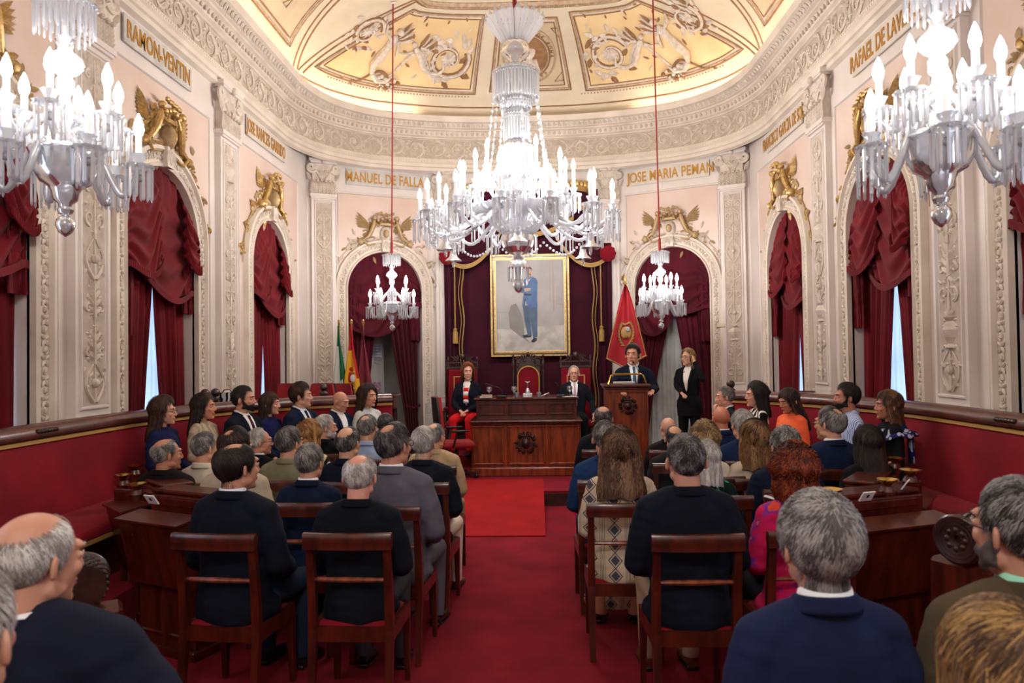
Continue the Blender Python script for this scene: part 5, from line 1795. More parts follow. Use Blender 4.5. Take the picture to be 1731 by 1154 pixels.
ARMS = {   # shoulder x scale, elbow, wrist in body coordinates
    'lap': ((.255, .00, .745), (.13, .27, .635)),
    'lapin': ((.262, .03, .745), (.06, .27, .65)),
    'thigh': ((.27, .06, .76), (.17, .34, .62)),
    'rest': ((.30, .05, .78), (.27, .30, .70)),
    'chin': ((.20, .24, .80), (.05, .17, 1.04)),
    'hang': ((.29, -.02, .78), (.30, .13, .58)),
    'stand': ((.235, -.03, .80), (.215, .05, .57)),
    'standfold': ((.24, -.03, .80), (.05, .20, .70)),
    'ear': ((.30, .13, .90), (.13, .07, 1.17)),
    'lectern': ((.27, .06, .80), (.20, .32, .78)),
}
CLOTHC = {}
def cloth_mat(name, kind, c1, c2=None):
    key = name
    if key in MATS: return MATS[key]
    if kind == 'plain':
        q_ = .85 if sum(hexc(c1)) < .25 else 1.35
        return mat(name, tuple(min(.9, v * q_) for v in hexc(c1)), .9, c2=tuple(min(.9, v * q_) for v in hexc(c2 or c1)), scale=5, bump=.25, bscale=420, bdist=.002, spec=.18)
    m = mat(name, c1, .9, spec=.18)
    nt = m.node_tree; b = nt.nodes['Principled BSDF']
    tc = _n(nt, 'ShaderNodeTexCoord'); mp = _n(nt, 'ShaderNodeMapping')
    nt.links.new(tc.outputs['Object'], mp.inputs[0])
    rp = _n(nt, 'ShaderNodeValToRGB'); rp.color_ramp.interpolation = 'CONSTANT'
    e = rp.color_ramp.elements
    e[0].color = (*hexc(c1), 1); e[1].color = (*hexc(c2), 1); e[1].position = .5
    if kind == 'stripe':
        tx = _n(nt, 'ShaderNodeTexWave'); tx.bands_direction = 'X'; tx.inputs['Scale'].default_value = 22; tx.inputs['Distortion'].default_value = .6; e[1].position = .62; f = tx.outputs['Fac']
    elif kind == 'zebra':
        tx = _n(nt, 'ShaderNodeTexWave'); tx.inputs['Scale'].default_value = 5.0; tx.inputs['Distortion'].default_value = 9; tx.inputs['Detail Scale'].default_value = 1.3; tx.inputs['Detail'].default_value = 1.2; f = tx.outputs['Fac']
    elif kind == 'leaf':
        tx = _n(nt, 'ShaderNodeTexVoronoi'); tx.inputs['Scale'].default_value = 20; mp.inputs['Scale'].default_value = (1, 1, .35); mp.inputs['Rotation'].default_value = (0, .7, 0); e[1].position = .42; f = tx.outputs['Distance']
    elif kind == 'mottle':
        tx = _n(nt, 'ShaderNodeTexNoise'); tx.inputs['Scale'].default_value = 11; tx.inputs['Detail'].default_value = 5; e[1].position = .56; f = tx.outputs[0]
        x3 = rp.color_ramp.elements.new(.64); x3.color = (*hexc('#5a2f9a'), 1); x4 = rp.color_ramp.elements.new(.68); x4.color = (*hexc('#d84a30'), 1); rp.color_ramp.interpolation = 'LINEAR'
    elif kind == 'ikat':
        # zigzag diamonds between stripes
        sx = _n(nt, 'ShaderNodeSeparateXYZ'); nt.links.new(tc.outputs['Object'], sx.inputs[0])
        def mth(op, a, bv=None, c=None):
            n_ = _n(nt, 'ShaderNodeMath', operation=op)
            for i, v in enumerate((a, bv, c)):
                if v is None: continue
                if isinstance(v, (int, float)): n_.inputs[i].default_value = v
                else: nt.links.new(v, n_.inputs[i])
            return n_.outputs[0]
        zt = mth('PINGPONG', sx.outputs['Z'], .045)
        xx = mth('PINGPONG', mth('ADD', sx.outputs['X'], .5), .075)
        dm = mth('SUBTRACT', xx, mth('MULTIPLY', zt, .9))
        z2 = mth('ABSOLUTE', dm)
        a1 = mth('LESS_THAN', z2, .004)
        a2 = mth('MULTIPLY', mth('LESS_THAN', dm, -.012), 1.0)
        st = mth('LESS_THAN', mth('PINGPONG', mth('ADD', sx.outputs['X'], .5), .0045), .0011)
        st = mth('MULTIPLY', st, mth('GREATER_THAN', xx, .056))
        f = mth('MAXIMUM', mth('MAXIMUM', a1, a2), st)
        nt.links.new(f, rp.inputs[0]); nt.links.new(rp.outputs[0], b.inputs['Base Color']); return m
    nt.links.new(mp.outputs[0], tx.inputs['Vector'])
    nt.links.new(f, rp.inputs[0]); nt.links.new(rp.outputs[0], b.inputs['Base Color'])
    return m
def place_hand(g, P, dirv, up, mirror, curl=.45, sc=1.0, mi=0):
    y = Vector(dirv).normalized(); z = Vector(up); z = (z - y * z.dot(y)).normalized(); x = y.cross(z)
    if mirror: x = -x
    V, F = HAND[curl]
    X = Matrix(((x.x * sc, y.x * sc, z.x * sc, P[0]), (x.y * sc, y.y * sc, z.y * sc, P[1]), (x.z * sc, y.z * sc, z.z * sc, P[2]), (0, 0, 0, 1)))
    g.add(V, [tuple(reversed(f)) for f in F] if mirror else F, mi, X)
SKINS = {}
def skin_mats(tone):
    if tone in SKINS: return SKINS[tone]
    c = tuple(min(.95, v * f) for v, f in zip(hexc(tone), (1.15, 1.18, 1.18)))
    c2 = tuple(min(1, v * f) for v, f in zip(c, (.96, .88, .85)))
    m = mat('skin_' + tone[1:], c, .5, c2=c2, scale=16, bump=.12, bscale=160, bdist=.002)
    m.node_tree.nodes['Principled BSDF'].inputs['Subsurface Weight'].default_value = .08
    m.node_tree.nodes['Principled BSDF'].inputs['Subsurface Radius'].default_value = (.02, .008, .004)
    lip = mat('lips_' + tone[1:], tuple(v * f for v, f in zip(c, (.72, .45, .42))), .4)
    SKINS[tone] = [m, lip, mat('eye_white', '#d8d4cf', .3), mat('eye_iris', '#2a1c14', .2)]
    return SKINS[tone]
TORC = {}
def garment(sex, armL, armR, grow, k_arm, sleeve, stand, hem, lean, extra=0.0, seed=0):
    key = (sex, armL, armR, grow, k_arm, sleeve, stand, hem, extra)
    if key in TORC: return TORC[key]
    sec = TOR_M if sex == 'm' else TOR_F
    mb = torso_mb(sec, grow)
    if stand or hem < .43:
        # skirt of the jacket below the hips
        hz = hem
        rx, ry = sec[1][2], sec[1][3]
        if stand: mb.lathe([(rx * .98 + grow, 0), (rx * .98 + grow, .6 - hz - .02)], (0, -.02, hz), 24, sc=(1, .72))
        else: mb.ell((0, .02, .50), (rx + .02 + grow, .17, .10), 0, 20, 12)
    sx = .178 if sex == 'm' else .152
    for s, arm in ((-1, armL), (1, armR)):
        (ex, ey, ez), (wx, wy, wz) = ARMS[arm]
        q = sx / .178
        sh = Vector((s * sx, -.008, 1.0)); el = Vector((s * ex * q, ey, ez)); wr = Vector((s * wx * q, wy, wz))
        r0, r1, r2 = (.066, .054, .042) if sex == 'm' else (.054, .044, .036)
        r0 += grow; r1 += grow; r2 += grow
        mb.ell(tuple(sh), r0 * 1.02, 0, 14, 10)
        tz = 1.055 if sex == 'm' else 1.035
        mb.tube([(s * .02, -.024, tz + .01), (s * sx * .5, -.022, tz - .008), (s * sx * .95, -.012, 1.008)], [.058 + grow, .060 + grow, r0 * .98], n=14, flat=1.0)
        mb.ell(tuple(el), r1 * 1.03, 0, 12, 8)
        a = sh.lerp(el, .5) + Vector((s * .008, -.005, 0))
        mb.tube([sh, a, el], [r0, (r0 + r1) / 2 * 1.03, r1], n=14)
        if sleeve == 'long':
            mb.tube([el, el.lerp(wr, .5), el.lerp(wr, .97)], [r1, (r1 + r2) / 2 * 1.05, r2], n=14)
    V, F = remesh(mb, .0125, 4)
    # creases
    n = fnoise(V * [1, 1, .55], 14, seed) * .0085 + fnoise(V * [.6, .6, 1.6], 22, seed + 9) * .0045
    me = D.meshes.new('t'); me.from_pydata(V.tolist(), [], F); me.update()
    N = np.empty(len(V) * 3); me.vertices.foreach_get('normal', N); N = N.reshape(-1, 3); D.meshes.remove(me)
    amp = np.where(V[:, 2] > 1.03, .3, 1.0)
    V = V + N * (n * amp)[:, None]
    TORC[key] = (V, F)
    return V, F
LEGC = {}
def legs(sex, stand, fz, skirt=False, spread=1.0):
    key = (sex, stand, round(fz, 3), skirt, spread)
    if key in LEGC: return LEGC[key]
    mb = MB()
    if stand:
        mb.ell((0, -.015, .0), (.165, .115, .10), 0, 18, 12)
        for s in (-1, 1):
            mb.tube([(s * .085, -.01, .0), (s * .095, .005, -.40), (s * .095, -.01, -.62), (s * .10, -.02, fz + .05)], [.095, .066, .058, .052], n=14)
    else:
        mb.ell((0, .0, .54), (.175, .15, .085), 0, 18, 12)
        for s in (-1, 1):
            kx = .12 * spread
            mb.tube([(s * .085, .03, .535), (s * kx * .95, .25, .535), (s * kx, .44, .53)], [.086, .078, .066], n=14)
            mb.ell((s * kx, .445, .525), .066, 0, 12, 8)
            mb.tube([(s * kx, .45, .52), (s * kx, .44, .3), (s * kx, .43, fz + .06)], [.062, .056, .048], n=14)
        if skirt:
            mb.tube([(0, .1, .53), (0, .40, .53)], [.19, .20], n=18, flat=.5)
            mb.tube([(0, .43, .56), (0, .46, .30), (0, .50, fz + .12)], [.19, .19, .24], n=18, flat=.55)
    LEGC[key] = remesh(mb, .015, 3)
    return LEGC[key]
def shoe(x, y, z, toe=1):
    mb = MB()
    pr = [(0, -.055, .034, .050), (0, .0, .040, .070), (0, .06, .044, .056), (0, .12, .046, .042), (0, .18, .034, .032), (0, .205, .015, .018)]
    n = 14; vs = []; fs = []
    for (_, yy, w, h) in pr:
        for k in range(n):
            a = 2 * pi * k / n; vs.append((x + w * cos(a), y + yy, z + .008 + max(0, h * .5 + h * .55 * sin(a))))
    for j in range(len(pr) - 1):
        for k in range(n):
            l = (k + 1) % n; fs.append((j * n + k, j * n + l, (j + 1) * n + l, (j + 1) * n + k))
    fs.append(tuple(range(n - 1, -1, -1))); fs.append(tuple((len(pr) - 1) * n + k for k in range(n)))
    mb._add(vs, fs)
    mb.box((x, y - .03, z + .012), (.062, .06, .024), 1, bev=.005); mb.box((x, y + .08, z + .005), (.08, .18, .010), 1, bev=.004)
    return mb
M_shirt = mat('white_shirt_cotton', '#e6e6ea', .8, bump=.1, bscale=200)
M_frame = mat('dark_spectacle_frame', '#1a1614', .3)
M_lens = glassmat('spectacle_lens', (.97, .97, 1), .9, .02)
PEOPLE = {}
def person(label, loc, face=0.0, sex='m', k=1.0, zf=0.0, hy=0.0, hp=0.0, hr=0.0, skin='#c69478', top=('plain', '#161c2e', '#10141f'), topname='jacket', shirt=None, tie=None, legc='#1c2029', shoes='#17110e',
           hair=None, arms=('lap', 'lap'), sleeve='long', stand=False, lean=0.0, glasses=False, grow=.0, legs_on=True, skirt=False, hands=(.45, .45), collar=True, hem=.40, hs=1.04, group=None, bare=False, turn=0.0, spread=1.0, seed=0):
    """loc: point of the floor below the hips; face: heading (0 = down the room); k: scale; zf: height of that floor"""
    sec = TOR_M if sex == 'm' else TOR_F
    zo = .47 * (1 - k) if not stand else 0.0
    fz = -(zo / k) if not stand else -.90          # floor in body coordinates
    sk = skin_mats(skin)
    X0b = Rx(0)
    L = Tr(0, 0, .47) @ Rz(turn) @ Rx(-lean) @ Tr(0, 0, -.47)      # torso lean about the hips
    if stand:
        L = Tr(0, 0, 0) @ Rx(-lean)
        off = Tr(0, 0, -.50)       # torso coordinates: waist to z = 0
        L = L @ off
    neck = Vector((0, -.022, 1.085 if sex == 'm' else 1.07))
    Hm = L @ Tr(neck.x, neck.y + .022, neck.z + .150) @ Tr(0, -.02, -.10) @ Rz(hy - face - turn) @ Rx(hp) @ Ry(hr) @ Tr(0, .02, .10) @ Matrix.Diagonal((hs, hs, hs, 1))
    g = Geo()
    V, F, mi = HEAD[sex]
    g.add(V, F, mi, Hm)
    nb = MB()
    nr = .058 if sex == 'm' else .047
    nb.tube([(0, -.035, .96), (0, -.030, 1.06), (0, -.020, 1.13), (0, -.014, 1.17)], [nr * .8, nr * 1.0, nr * 1.0, nr * .93], n=18)
    g.addmb(nb, 0, L)
    tb = torso_mb(sec, -.020, z1=.98); g.addmb(tb, 0, L)
    sx = .178 if sex == 'm' else .152
    for s, arm, cu in ((-1, arms[0], hands[0]), (1, arms[1], hands[1])):
        (ex, ey, ez), (wx, wy, wz) = ARMS[arm]
        q = sx / .178
        sh = Vector((s * sx, -.008, 1.0)); el = Vector((s * ex * q, ey, ez)); wr = Vector((s * wx * q, wy, wz))
        f = 1.0 if sex == 'm' else .84
        ab = MB(); ab.tube([sh, sh.lerp(el, .5), el, el.lerp(wr, .4), wr], [.05 * f, .045 * f, .038 * f, .038 * f, .025 * f], n=14)
        g.addmb(ab, 0, L)
        dv = (wr - el).normalized()
        up = Vector((0, 0, 1))
        if arm in ('lap', 'lapin', 'standfold'): dv = (dv + Vector((-s * .5, .3, -.2))).normalized()
        if arm == 'chin': dv = Vector((-s * .1, .1, 1)); up = Vector((0, 1, 0))
        if arm == 'ear': dv = Vector((-s * .25, -.35, 1)); up = Vector((s * 1, .3, 0))
        if arm == 'hang': dv = Vector((0, .2, -1)); up = Vector((s, 0, 0))
        if arm == 'lectern': dv = Vector((-s * .3, 1, .0))
        place_hand_X = L
        gh = Geo(); place_hand(gh, tuple(wr), dv, up, s > 0, cu, .98 if sex == 'm' else .86)
        g.add(gh.V[0], gh.F, 0, L)
    if bare or skirt:
        Vl, Fl = legs(sex, stand, fz)
        g.add(Vl * np.array([.93, .96, 1]), Fl, 0)
    o = g.obj('person', sk, None)
    tag(o, label, 'person', group)
    # clothing
    kind, c1 = top[0], top[1]; c2 = top[2] if len(top) > 2 else None
    tm = cloth_mat('cloth_' + kind + '_' + c1[1:] + ('_' + c2[1:] if c2 else ''), kind, c1, c2)
    V, F = garment(sex, arms[0], arms[1], grow, 1, sleeve, stand, hem, 0, seed=1 if sex == 'm' else 2)
    c = Geo(); c.add(V, F, 0, L)
    if collar:
        # folded collar round the neck
        cb = MB()
        rx, ry = (.082, .078) if sex == 'm' else (.064, .062)
        def cf(u, v):
            a = pi / 2 + .55 + (2 * pi - 1.1) * u
            drop = .05 * max(0, sin(a)) ** 2 + .0
            flare = 1 + .26 * v
            p = Vector((rx * flare * cos(a), -.030 + ry * flare * sin(a) + .012 * v, 1.122 - drop - .045 * v + .012 * max(0, -sin(a)) - (.02 if sex == 'f' else 0)))
            return p, Vector((cos(a), sin(a), .2)).normalized()
        cb.slab(cf, 30, 4, .010)
        c.addmb(cb, 0, L)
    co = c.obj(topname, tm, o)
    if shirt:
        sm_ = cloth_mat('shirt_' + shirt[1:], 'plain', shirt, shirt)
        s_ = Geo()
        cb = MB()
        rx, ry = (.070, .067) if sex == 'm' else (.055, .053)
        def sf(u, v):
            a = 2 * pi * u
            p = Vector((rx * (1 + .12 * v) * cos(a), -.030 + ry * (1 + .12 * v) * sin(a), 1.140 - .036 * max(0, sin(a)) - .045 * v - (.022 if sex == 'f' else 0)))
            return p, Vector((cos(a), sin(a), 0))
        cb.slab(sf, 30, 2, .006)
        def vf(u, v):         # shirt front in the opening
            z = lerp(1.10 if sex == 'm' else 1.083, .72, v); w = .058 * (1 - v) ** .8 + .004
            x = (u * 2 - 1) * w
            return Vector((x, front_y(sec, x, z) + .004 + grow + .006 * sin(pi * v), z)), Vector((0, 1, 0))
        cb.slab(vf, 8, 12, .006)
        s_.addmb(cb, 0, L); s_.obj('shirt', sm_, o)
        lb = MB()
        for s in (-1, 1):
            def lf(u, v, s=s):
                z = lerp(1.095 if sex == 'm' else 1.08, .70, v)
                w0 = .058 * (1 - v) ** .8 + .004; w1 = w0 + .040 * sin(pi * min(1, v * 1.15 + .1)) ** .6 * (1 - .6 * v) + .012
                x = s * lerp(w0, w1, u)
                return Vector((x, front_y(sec, x, z) + .011 + grow, z)), Vector((0, 1, 0))
            lb.slab(lf, 4, 14, .006)
        lg = Geo(); lg.addmb(lb, 0, L); lg.obj('lapels', tm, o)
    if tie:
        t_ = MB()
        def tf(u, v):
            z = lerp(1.085, .72, v); w = .010 + .026 * v
            if v < .10: w = .017
            x = (u * 2 - 1) * w
            return Vector((x, front_y(sec, x, z) + .012 + grow + .006 * sin(pi * v), z)), Vector((0, 1, 0))
        t_.slab(tf, 3, 14, .006)
        tg = Geo(); tg.addmb(t_, 0, L); tg.obj('necktie', cloth_mat('tie_' + tie[1:], 'plain', tie, tie), o)
    if legs_on:
        Vl, Fl = legs(sex, stand, fz, skirt, spread)
        lg = Geo(); lg.add(Vl, Fl, 0)
        if skirt: lg.obj('skirt', tm, o)
        else: lg.obj('trousers', cloth_mat('trousers_' + legc[1:], 'plain', legc, legc), o)
        for s in (-1, 1):
            xx = s * (.12 * spread if not stand else .10); yy = .44 if not stand else -.01
            sb = shoe(xx, yy, fz)
            sb.obj('shoe', [mat('shoe_leather_' + shoes[1:], shoes, .3, coat=.3), M_black], o)
    if hair:
        hk = dict(hair); st = hk.pop('style'); cols = hk.pop('cols')
        hair_build(o, Hm, st, cols, None, seedn=seed, **hk)
    if glasses:
        gb = MB()
        for s in (-1, 1):
            gb.tube([(s * .034 + .021 * cos(a), .1015 - .004 * abs(cos(a)), .010 + .016 * sin(a)) for a in [2 * pi * i / 18 for i in range(18)]], .0017, n=5, closed=True)
            gb.tube([(s * .055, .098, .014), (s * .072, .06, .012), (s * .079, .0, .008), (s * .077, -.02, -.006)], .0018, n=5)
        gb.tube([(-.013, .102, .013), (0, .105, .016), (.013, .102, .013)], .0015, n=5)
        gg = Geo(); gg.addmb(gb, 0, Hm); gg.obj('glasses', M_frame, o)
    o.scale = (k, k, k)
    o.rotation_euler = (0, 0, face)
    o.location = (loc[0], loc[1], zf + (zo if not stand else .90 * k))
    return o
# ------------------------------------------------------------------ who sits where
GREY = ('#4e4a48', '#7d7875', '#aaa5a1'); WHITE = ('#8f8985', '#bcb6b1', '#dedad6'); SALT = ('#2e2a2a', '#5a5656', '#8f8a89')
DARK = ('#120e0c', '#1f1815', '#3a2f29'); BRN = ('#20130d', '#352018', '#54372a'); LBR = ('#4c301c', '#7a5534', '#a88358'); RED = ('#3c1208', '#6b2610', '#95401c'); BLD = ('#5e4529', '#8c6c45', '#bb9c70')
CB = ('#2a1b14', '#4a3226', '#6e5140')
NAVY = ('plain', '#141a2b', '#10141f'); BLK = ('plain', '#15161b', '#0f1014')
SEATS = []
def seat_person(px, pt, Y, label, sex='m', face=0.0, zf=0.0, chair=True, group=None, **kw):
    p = atY(px, pt, Y)
    hs = kw.get('hs', 1.04)
    nom = (1.085 if sex == 'm' else 1.07) + .165 + .128 * hs - .47
    ht = kw.pop('puff', .0)
    k = (p.z - ht - zf - .47) / nom
    k = min(1.14, max(.84, k))
    o = person(label, (p.x, p.y, 0), face, sex, k, zf, group=group, seed=len(PEOPLE) + 1, **kw)
    PEOPLE[label] = o
    if chair: SEATS.append((p.x + .06 * k * sin(face) * 0, p.y, face, k))
    return o
d = radians
def H(style, cols, **kw): return dict(style=style, cols=cols, **kw)
SP = seat_person
# nearest row
SP(-80, 885, 1.25, 'person close to the camera at the left edge, grey hair, only half a head showing', face=d(-10), hy=d(8), top=('plain', '#3a3a42', '#2c2c33'), hair=H('receding', WHITE, n=3500, thick=.012, bald=(35, 22)), skin='#bd8d76', legs_on=False, chair=False)
SP(50, 850, 1.86, 'bald man in navy suit with hearing aid, seated at lower left, looking right', face=d(2), hy=d(-24), hp=d(-6), grow=.04, arms=('lap', 'rest'), top=('plain', '#1c2036', '#161a2c'), shirt='#dfe3ec', hair=H('receding', WHITE, n=5000, thick=.007, bald=(20, 40), sl=.03), skin='#c08b73', hs=1.0)
SP(1381, 824, 2.12, 'man with wavy grey hair in navy suit, seated near the camera, back turned', face=d(6), hy=d(10), top=('plain', '#232b52', '#1d2444'), shirt='#d8dde8', hair=H('short', SALT[1:] + GREY[2:], n=16000, thick=.022, sl=.06, curl=.22), skin='#bd8870', hs=1.1, puff=.012)
SP(1722, 800, 2.15, 'bearded man in olive jacket with glasses at the right edge', face=d(4), hy=d(20), top=('plain', '#5d503e', '#4f4434'), shirt='#8fcab4', glasses=True, hair=H('short', SALT, n=7000, thick=.013, bald=(30, 12), beard=.004), skin='#b98570', hs=1.12, grow=.014)
SP(1690, 1005, 1.42, 'woman with long streaked blond hair, very near at the lower right corner', 'f', face=d(8), hy=d(12), top=('plain', '#2b2522', '#221d1a'), hair=H('long', ('#4a3626', '#7c5c3a', '#b08a54'), n=9000, thick=.024, length=.40, sl=.09, a0=40, drape_w=1.15), puff=.012, legs_on=False, chair=False, hs=1.1)
# first row of chairs
SP(400, 742, 3.86, 'man in navy suit with thinning black hair, front left chair, from behind', face=d(-14), hy=d(-38), top=('plain', '#121828', '#0e1320'), shirt='#c9ccd6', hair=H('receding', DARK, n=7000, thick=.014, bald=(10, 22), sl=.045, side=-1), skin='#b9856c', legc='#26324a', hs=1.1, grow=.012)
SP(607, 762, 3.86, 'white-haired man with a pink bald crown in black suit, from behind', face=d(-4), hy=d(-8), hp=d(-6), top=('plain', '#12161f', '#0e1118'), hair=H('short', WHITE, n=8000, thick=.012, bald=(22, 26)), skin='#cc8f7d', legc='#4b4b4f', shoes='#0e0d0d', hs=1.08, grow=.008)
SP(1158, 728, 3.80, 'man with cropped salt and pepper hair in dark navy blazer, tan shoes', face=d(3), hy=d(6), top=('plain', '#131827', '#0f131f'), hair=H('short', ('#262424', '#4c494a', '#858181'), n=9000, thick=.009, sl=.018), skin='#bd8873', legc='#a08c74', shoes='#6b3a1a', hs=1.12, grow=.014)
SP(1340, 750, 3.86, 'woman with short curly red hair in a magenta patterned top', 'f', face=d(6), hy=d(8), top=('mottle', '#b3123f', '#c81a55'), topname='blouse', hair=H('long', RED, n=6000, thick=.042, sl=.04, curl=.9, lobes=.02, length=.11, a0=48), collar=False, puff=.02, hs=1.06, grow=.014)
# second row
SP(281, 737, 5.12, 'stout grey-haired man in black jacket at the left desk', face=d(-12), hy=d(-45), top=('plain', '#1d1818', '#171313'), hair=H('receding', GREY, n=3000, thick=.010, bald=(20, 30), sl=.02), skin='#b67f68', hs=1.1, grow=.02)
SP(398, 719, 4.75, 'dark brown haired man in beige jacket behind the navy suit man', face=d(-10), hy=d(-20), top=('plain', '#a89a87', '#9a8c79'), hair=H('short', DARK[:2] + BRN[2:], n=3000, thick=.017, bald=(28, 10)), hs=1.08)
SP(524, 747, 4.62, 'grey-haired man in blue suit, white collar, from behind', face=d(-8), hy=d(-18), top=('plain', '#16233f', '#121c33'), shirt='#dfe3ec', hair=H('short', GREY[0:1] + GREY[1:], n=3800, thick=.015), skin='#bb8770', legc='#1a2438', hs=1.08)
SP(664, 710, 4.50, 'tall man with glasses in grey suit on the aisle, left block', face=d(-10), hy=d(-32), top=('plain', '#55535c', '#4b4952'), shirt='#cfd2dc', glasses=True, hair=H('receding', ('#2c2a2b', '#544f50', '#7d7878'), n=3800, thick=.015, bald=(26, 16)), skin='#ba836d', legc='#55535c', shoes='#1a1210', hs=1.1, grow=.012)
SP(1047, 723, 4.55, 'woman with long brown hair in geometric cream and grey dress', 'f', face=d(-2), hy=d(4), top=('ikat', '#c9b79d', '#4a4a52'), topname='dress', hair=H('long', ('#38241a', '#5c4030', '#86664c'), n=8000, thick=.036, length=.225, sl=.07, a0=45, drape_w=1.32, curl=.3, lobes=.008), skirt=True, collar=False, puff=.012, grow=.018, hs=1.08)
SP(1194, 742, 4.75, 'white-haired woman in dark top with green leaves, half hidden by the blazer man', 'f', face=d(0), hy=d(8), top=('leaf', '#2f9a7c', '#0f2422'), topname='blouse', hair=H('long', WHITE, n=2500, thick=.02, length=.16), collar=False)
SP(1326, 720, 4.95, 'man with curly grey hair in navy jacket behind the red-haired woman', face=d(4), hy=d(6), top=('plain', '#161e36', '#121930'), hair=H('short', GREY, n=3500, thick=.018, curl=.7, sl=.025, lobes=.008), grow=.015, hs=1.1)
SP(1466, 716, 5.2, 'woman with black hair held by a clip, black top, right desk', 'f', face=d(14), hy=d(12), top=BLK, hair=H('long', DARK, n=4500, thick=.022, length=.19, sl=.06, a0=48, drape_w=1.08), hs=1.06, puff=.008, grow=.01)
# third row
SP(347, 727, 5.35, 'grey-haired man in cream jacket looking right, left block', face=d(-12), hy=d(-38), top=('plain', '#c2b8a8', '#b3a999'), hair=H('short', GREY, n=2600, thick=.011), hs=1.06)
SP(489, 719, 5.45, 'grey-haired man in sage green tweed jacket', face=d(-10), hy=d(-30), top=('plain', '#77735c', '#67634e'), hair=H('short', ('#3c3938', '#615c5a', '#8b8582'), n=3000, thick=.017), hs=1.08, grow=.014)
SP(588, 717, 5.35, 'man in navy jacket with bald patch and dark grey hair', face=d(-8), hy=d(-18), top=('plain', '#151d33', '#11182b'), hair=H('short', SALT, n=3000, thick=.012, bald=(28, 30)), hs=1.08)
SP(716, 719, 5.30, 'white-haired man in dark navy jacket and white trousers on the aisle', face=d(-8), hy=d(-14), top=('plain', '#181c2a', '#131722'), hair=H('short', WHITE, n=3800, thick=.017, sl=.05), legc='#cdc5b8', shoes='#3b2115', hs=1.06, grow=.008, spread=1.15)
SP(1190, 712, 5.45, 'woman with tousled dark blond hair in cream jacket', 'f', face=d(4), hy=d(-6), top=('plain', '#cfc4b8', '#c0b5a8'), hair=H('long', BLD, n=4500, thick=.038, sl=.05, curl=.7, lobes=.014, length=.10), hs=1.08, puff=.015)
SP(1275, 709, 5.35, 'woman with straight light brown hair in beige blouse', 'f', face=d(6), hy=d(4), top=('plain', '#b9ab9a', '#a99b8a'), topname='blouse', hair=H('long', LBR, n=6000, thick=.034, length=.17, sl=.06, a0=42, drape_w=1.22), hs=1.08, puff=.01)
SP(1403, 684, 5.75, 'grey-haired man with glasses in blue suit, looking left, right block', face=d(16), hy=d(38), top=('plain', '#1b2c50', '#172645'), shirt='#dde2ec', glasses=True, hair=H('short', GREY, n=3500, thick=.015, bald=(30, 12)), hs=1.08, grow=.01)
SP(1022, 709, 5.35, 'grey-haired man in bright blue suit at the aisle, behind the long brown hair', face=d(4), hy=d(2), top=('plain', '#24406e', '#1e365e'), hair=H('short', GREY, n=3000, thick=.016), legc='#1d2f50', hs=1.08)
# fourth row
SP(438, 721, 6.0, 'bald man with glasses and white side hair behind the beige jacket', face=d(-14), hy=d(-62), top=BLK, shirt='#dfe3ec', glasses=True, hair=H('ring', WHITE, n=1800, thick=.012), skin='#c18670', hs=1.08)
SP(523, 709, 6.1, 'woman with reddish blond bob in zebra print top', 'f', face=d(-12), hy=d(-35), top=('zebra', '#1d1a18', '#c9b896'), topname='blouse', hair=H('long', ('#6a3f20', '#9a683a', '#c79a62'), n=3500, thick=.026, length=.12, sl=.05, a0=50), hs=1.08)
SP(549, 699, 6.85, 'white-bearded man in black jacket seen in profile', face=d(-16), hy=d(-66), top=BLK, hair=H('short', WHITE, n=2400, thick=.014, beard=.004), skin='#c08a74', hs=1.08)
SP(621, 698, 6.5, 'grey-haired man in light blue shirt, left block', face=d(-8), hy=d(-14), top=('plain', '#8d9fbd', '#8294b2'), topname='shirt', hair=H('short', GREY, n=2600, thick=.013, bald=(25, 14)), hs=1.08)
SP(734, 712, 6.1, 'grey-haired man in beige jacket on the aisle behind the white-haired man', face=d(-8), hy=d(-30), top=('plain', '#a58e70', '#957f62'), hair=H('short', SALT[1:] + GREY[2:], n=2400, thick=.010, bald=(22, 20)), legc='#8f7a5c', hs=1.08, grow=.015)
SP(1139, 716, 6.1, 'balding dark-haired man in charcoal jacket behind the cropped-hair man', face=d(4), hy=d(4), top=('plain', '#2b2a2c', '#222124'), hair=H('short', SALT, n=1800, thick=.010, bald=(25, 30)), hs=1.06)
SP(1254, 690, 6.2, 'white-haired man in blue jacket, right block', face=d(8), hy=d(14), top=('plain', '#1d3158', '#182a4c'), hair=H('short', WHITE, n=2800, thick=.016), hs=1.08)
# fifth row and beyond
SP(652, 697, 7.2, 'grey-haired man whose head peeps over the third rows, left of centre', face=d(-6), hy=d(-10), top=BLK, hair=H('short', SALT, n=1500, thick=.014))
SP(1019, 683, 7.0, 'man with thin grey hair in dark suit beside the lectern front', face=d(2), hy=d(4), top=('plain', '#1b1d26', '#15171f'), hair=H('short', SALT, n=2200, thick=.010, bald=(20, 26)), skin='#bb826c')
SP(1129, 702, 6.9, 'fully bald man with glasses in dark jacket near the lectern', face=d(4), hy=d(14), top=('plain', '#232022', '#1a181a'), glasses=True, hair=H('bald', GREY), skin='#cc9a84')
SP(1218, 683, 7.0, 'bald man in blue jacket, in front of the man resting his chin', face=d(8), hy=d(16), top=('plain', '#1c3158', '#182a4c'), shirt='#dfe3ec', hair=H('bald', GREY), skin='#b87456')
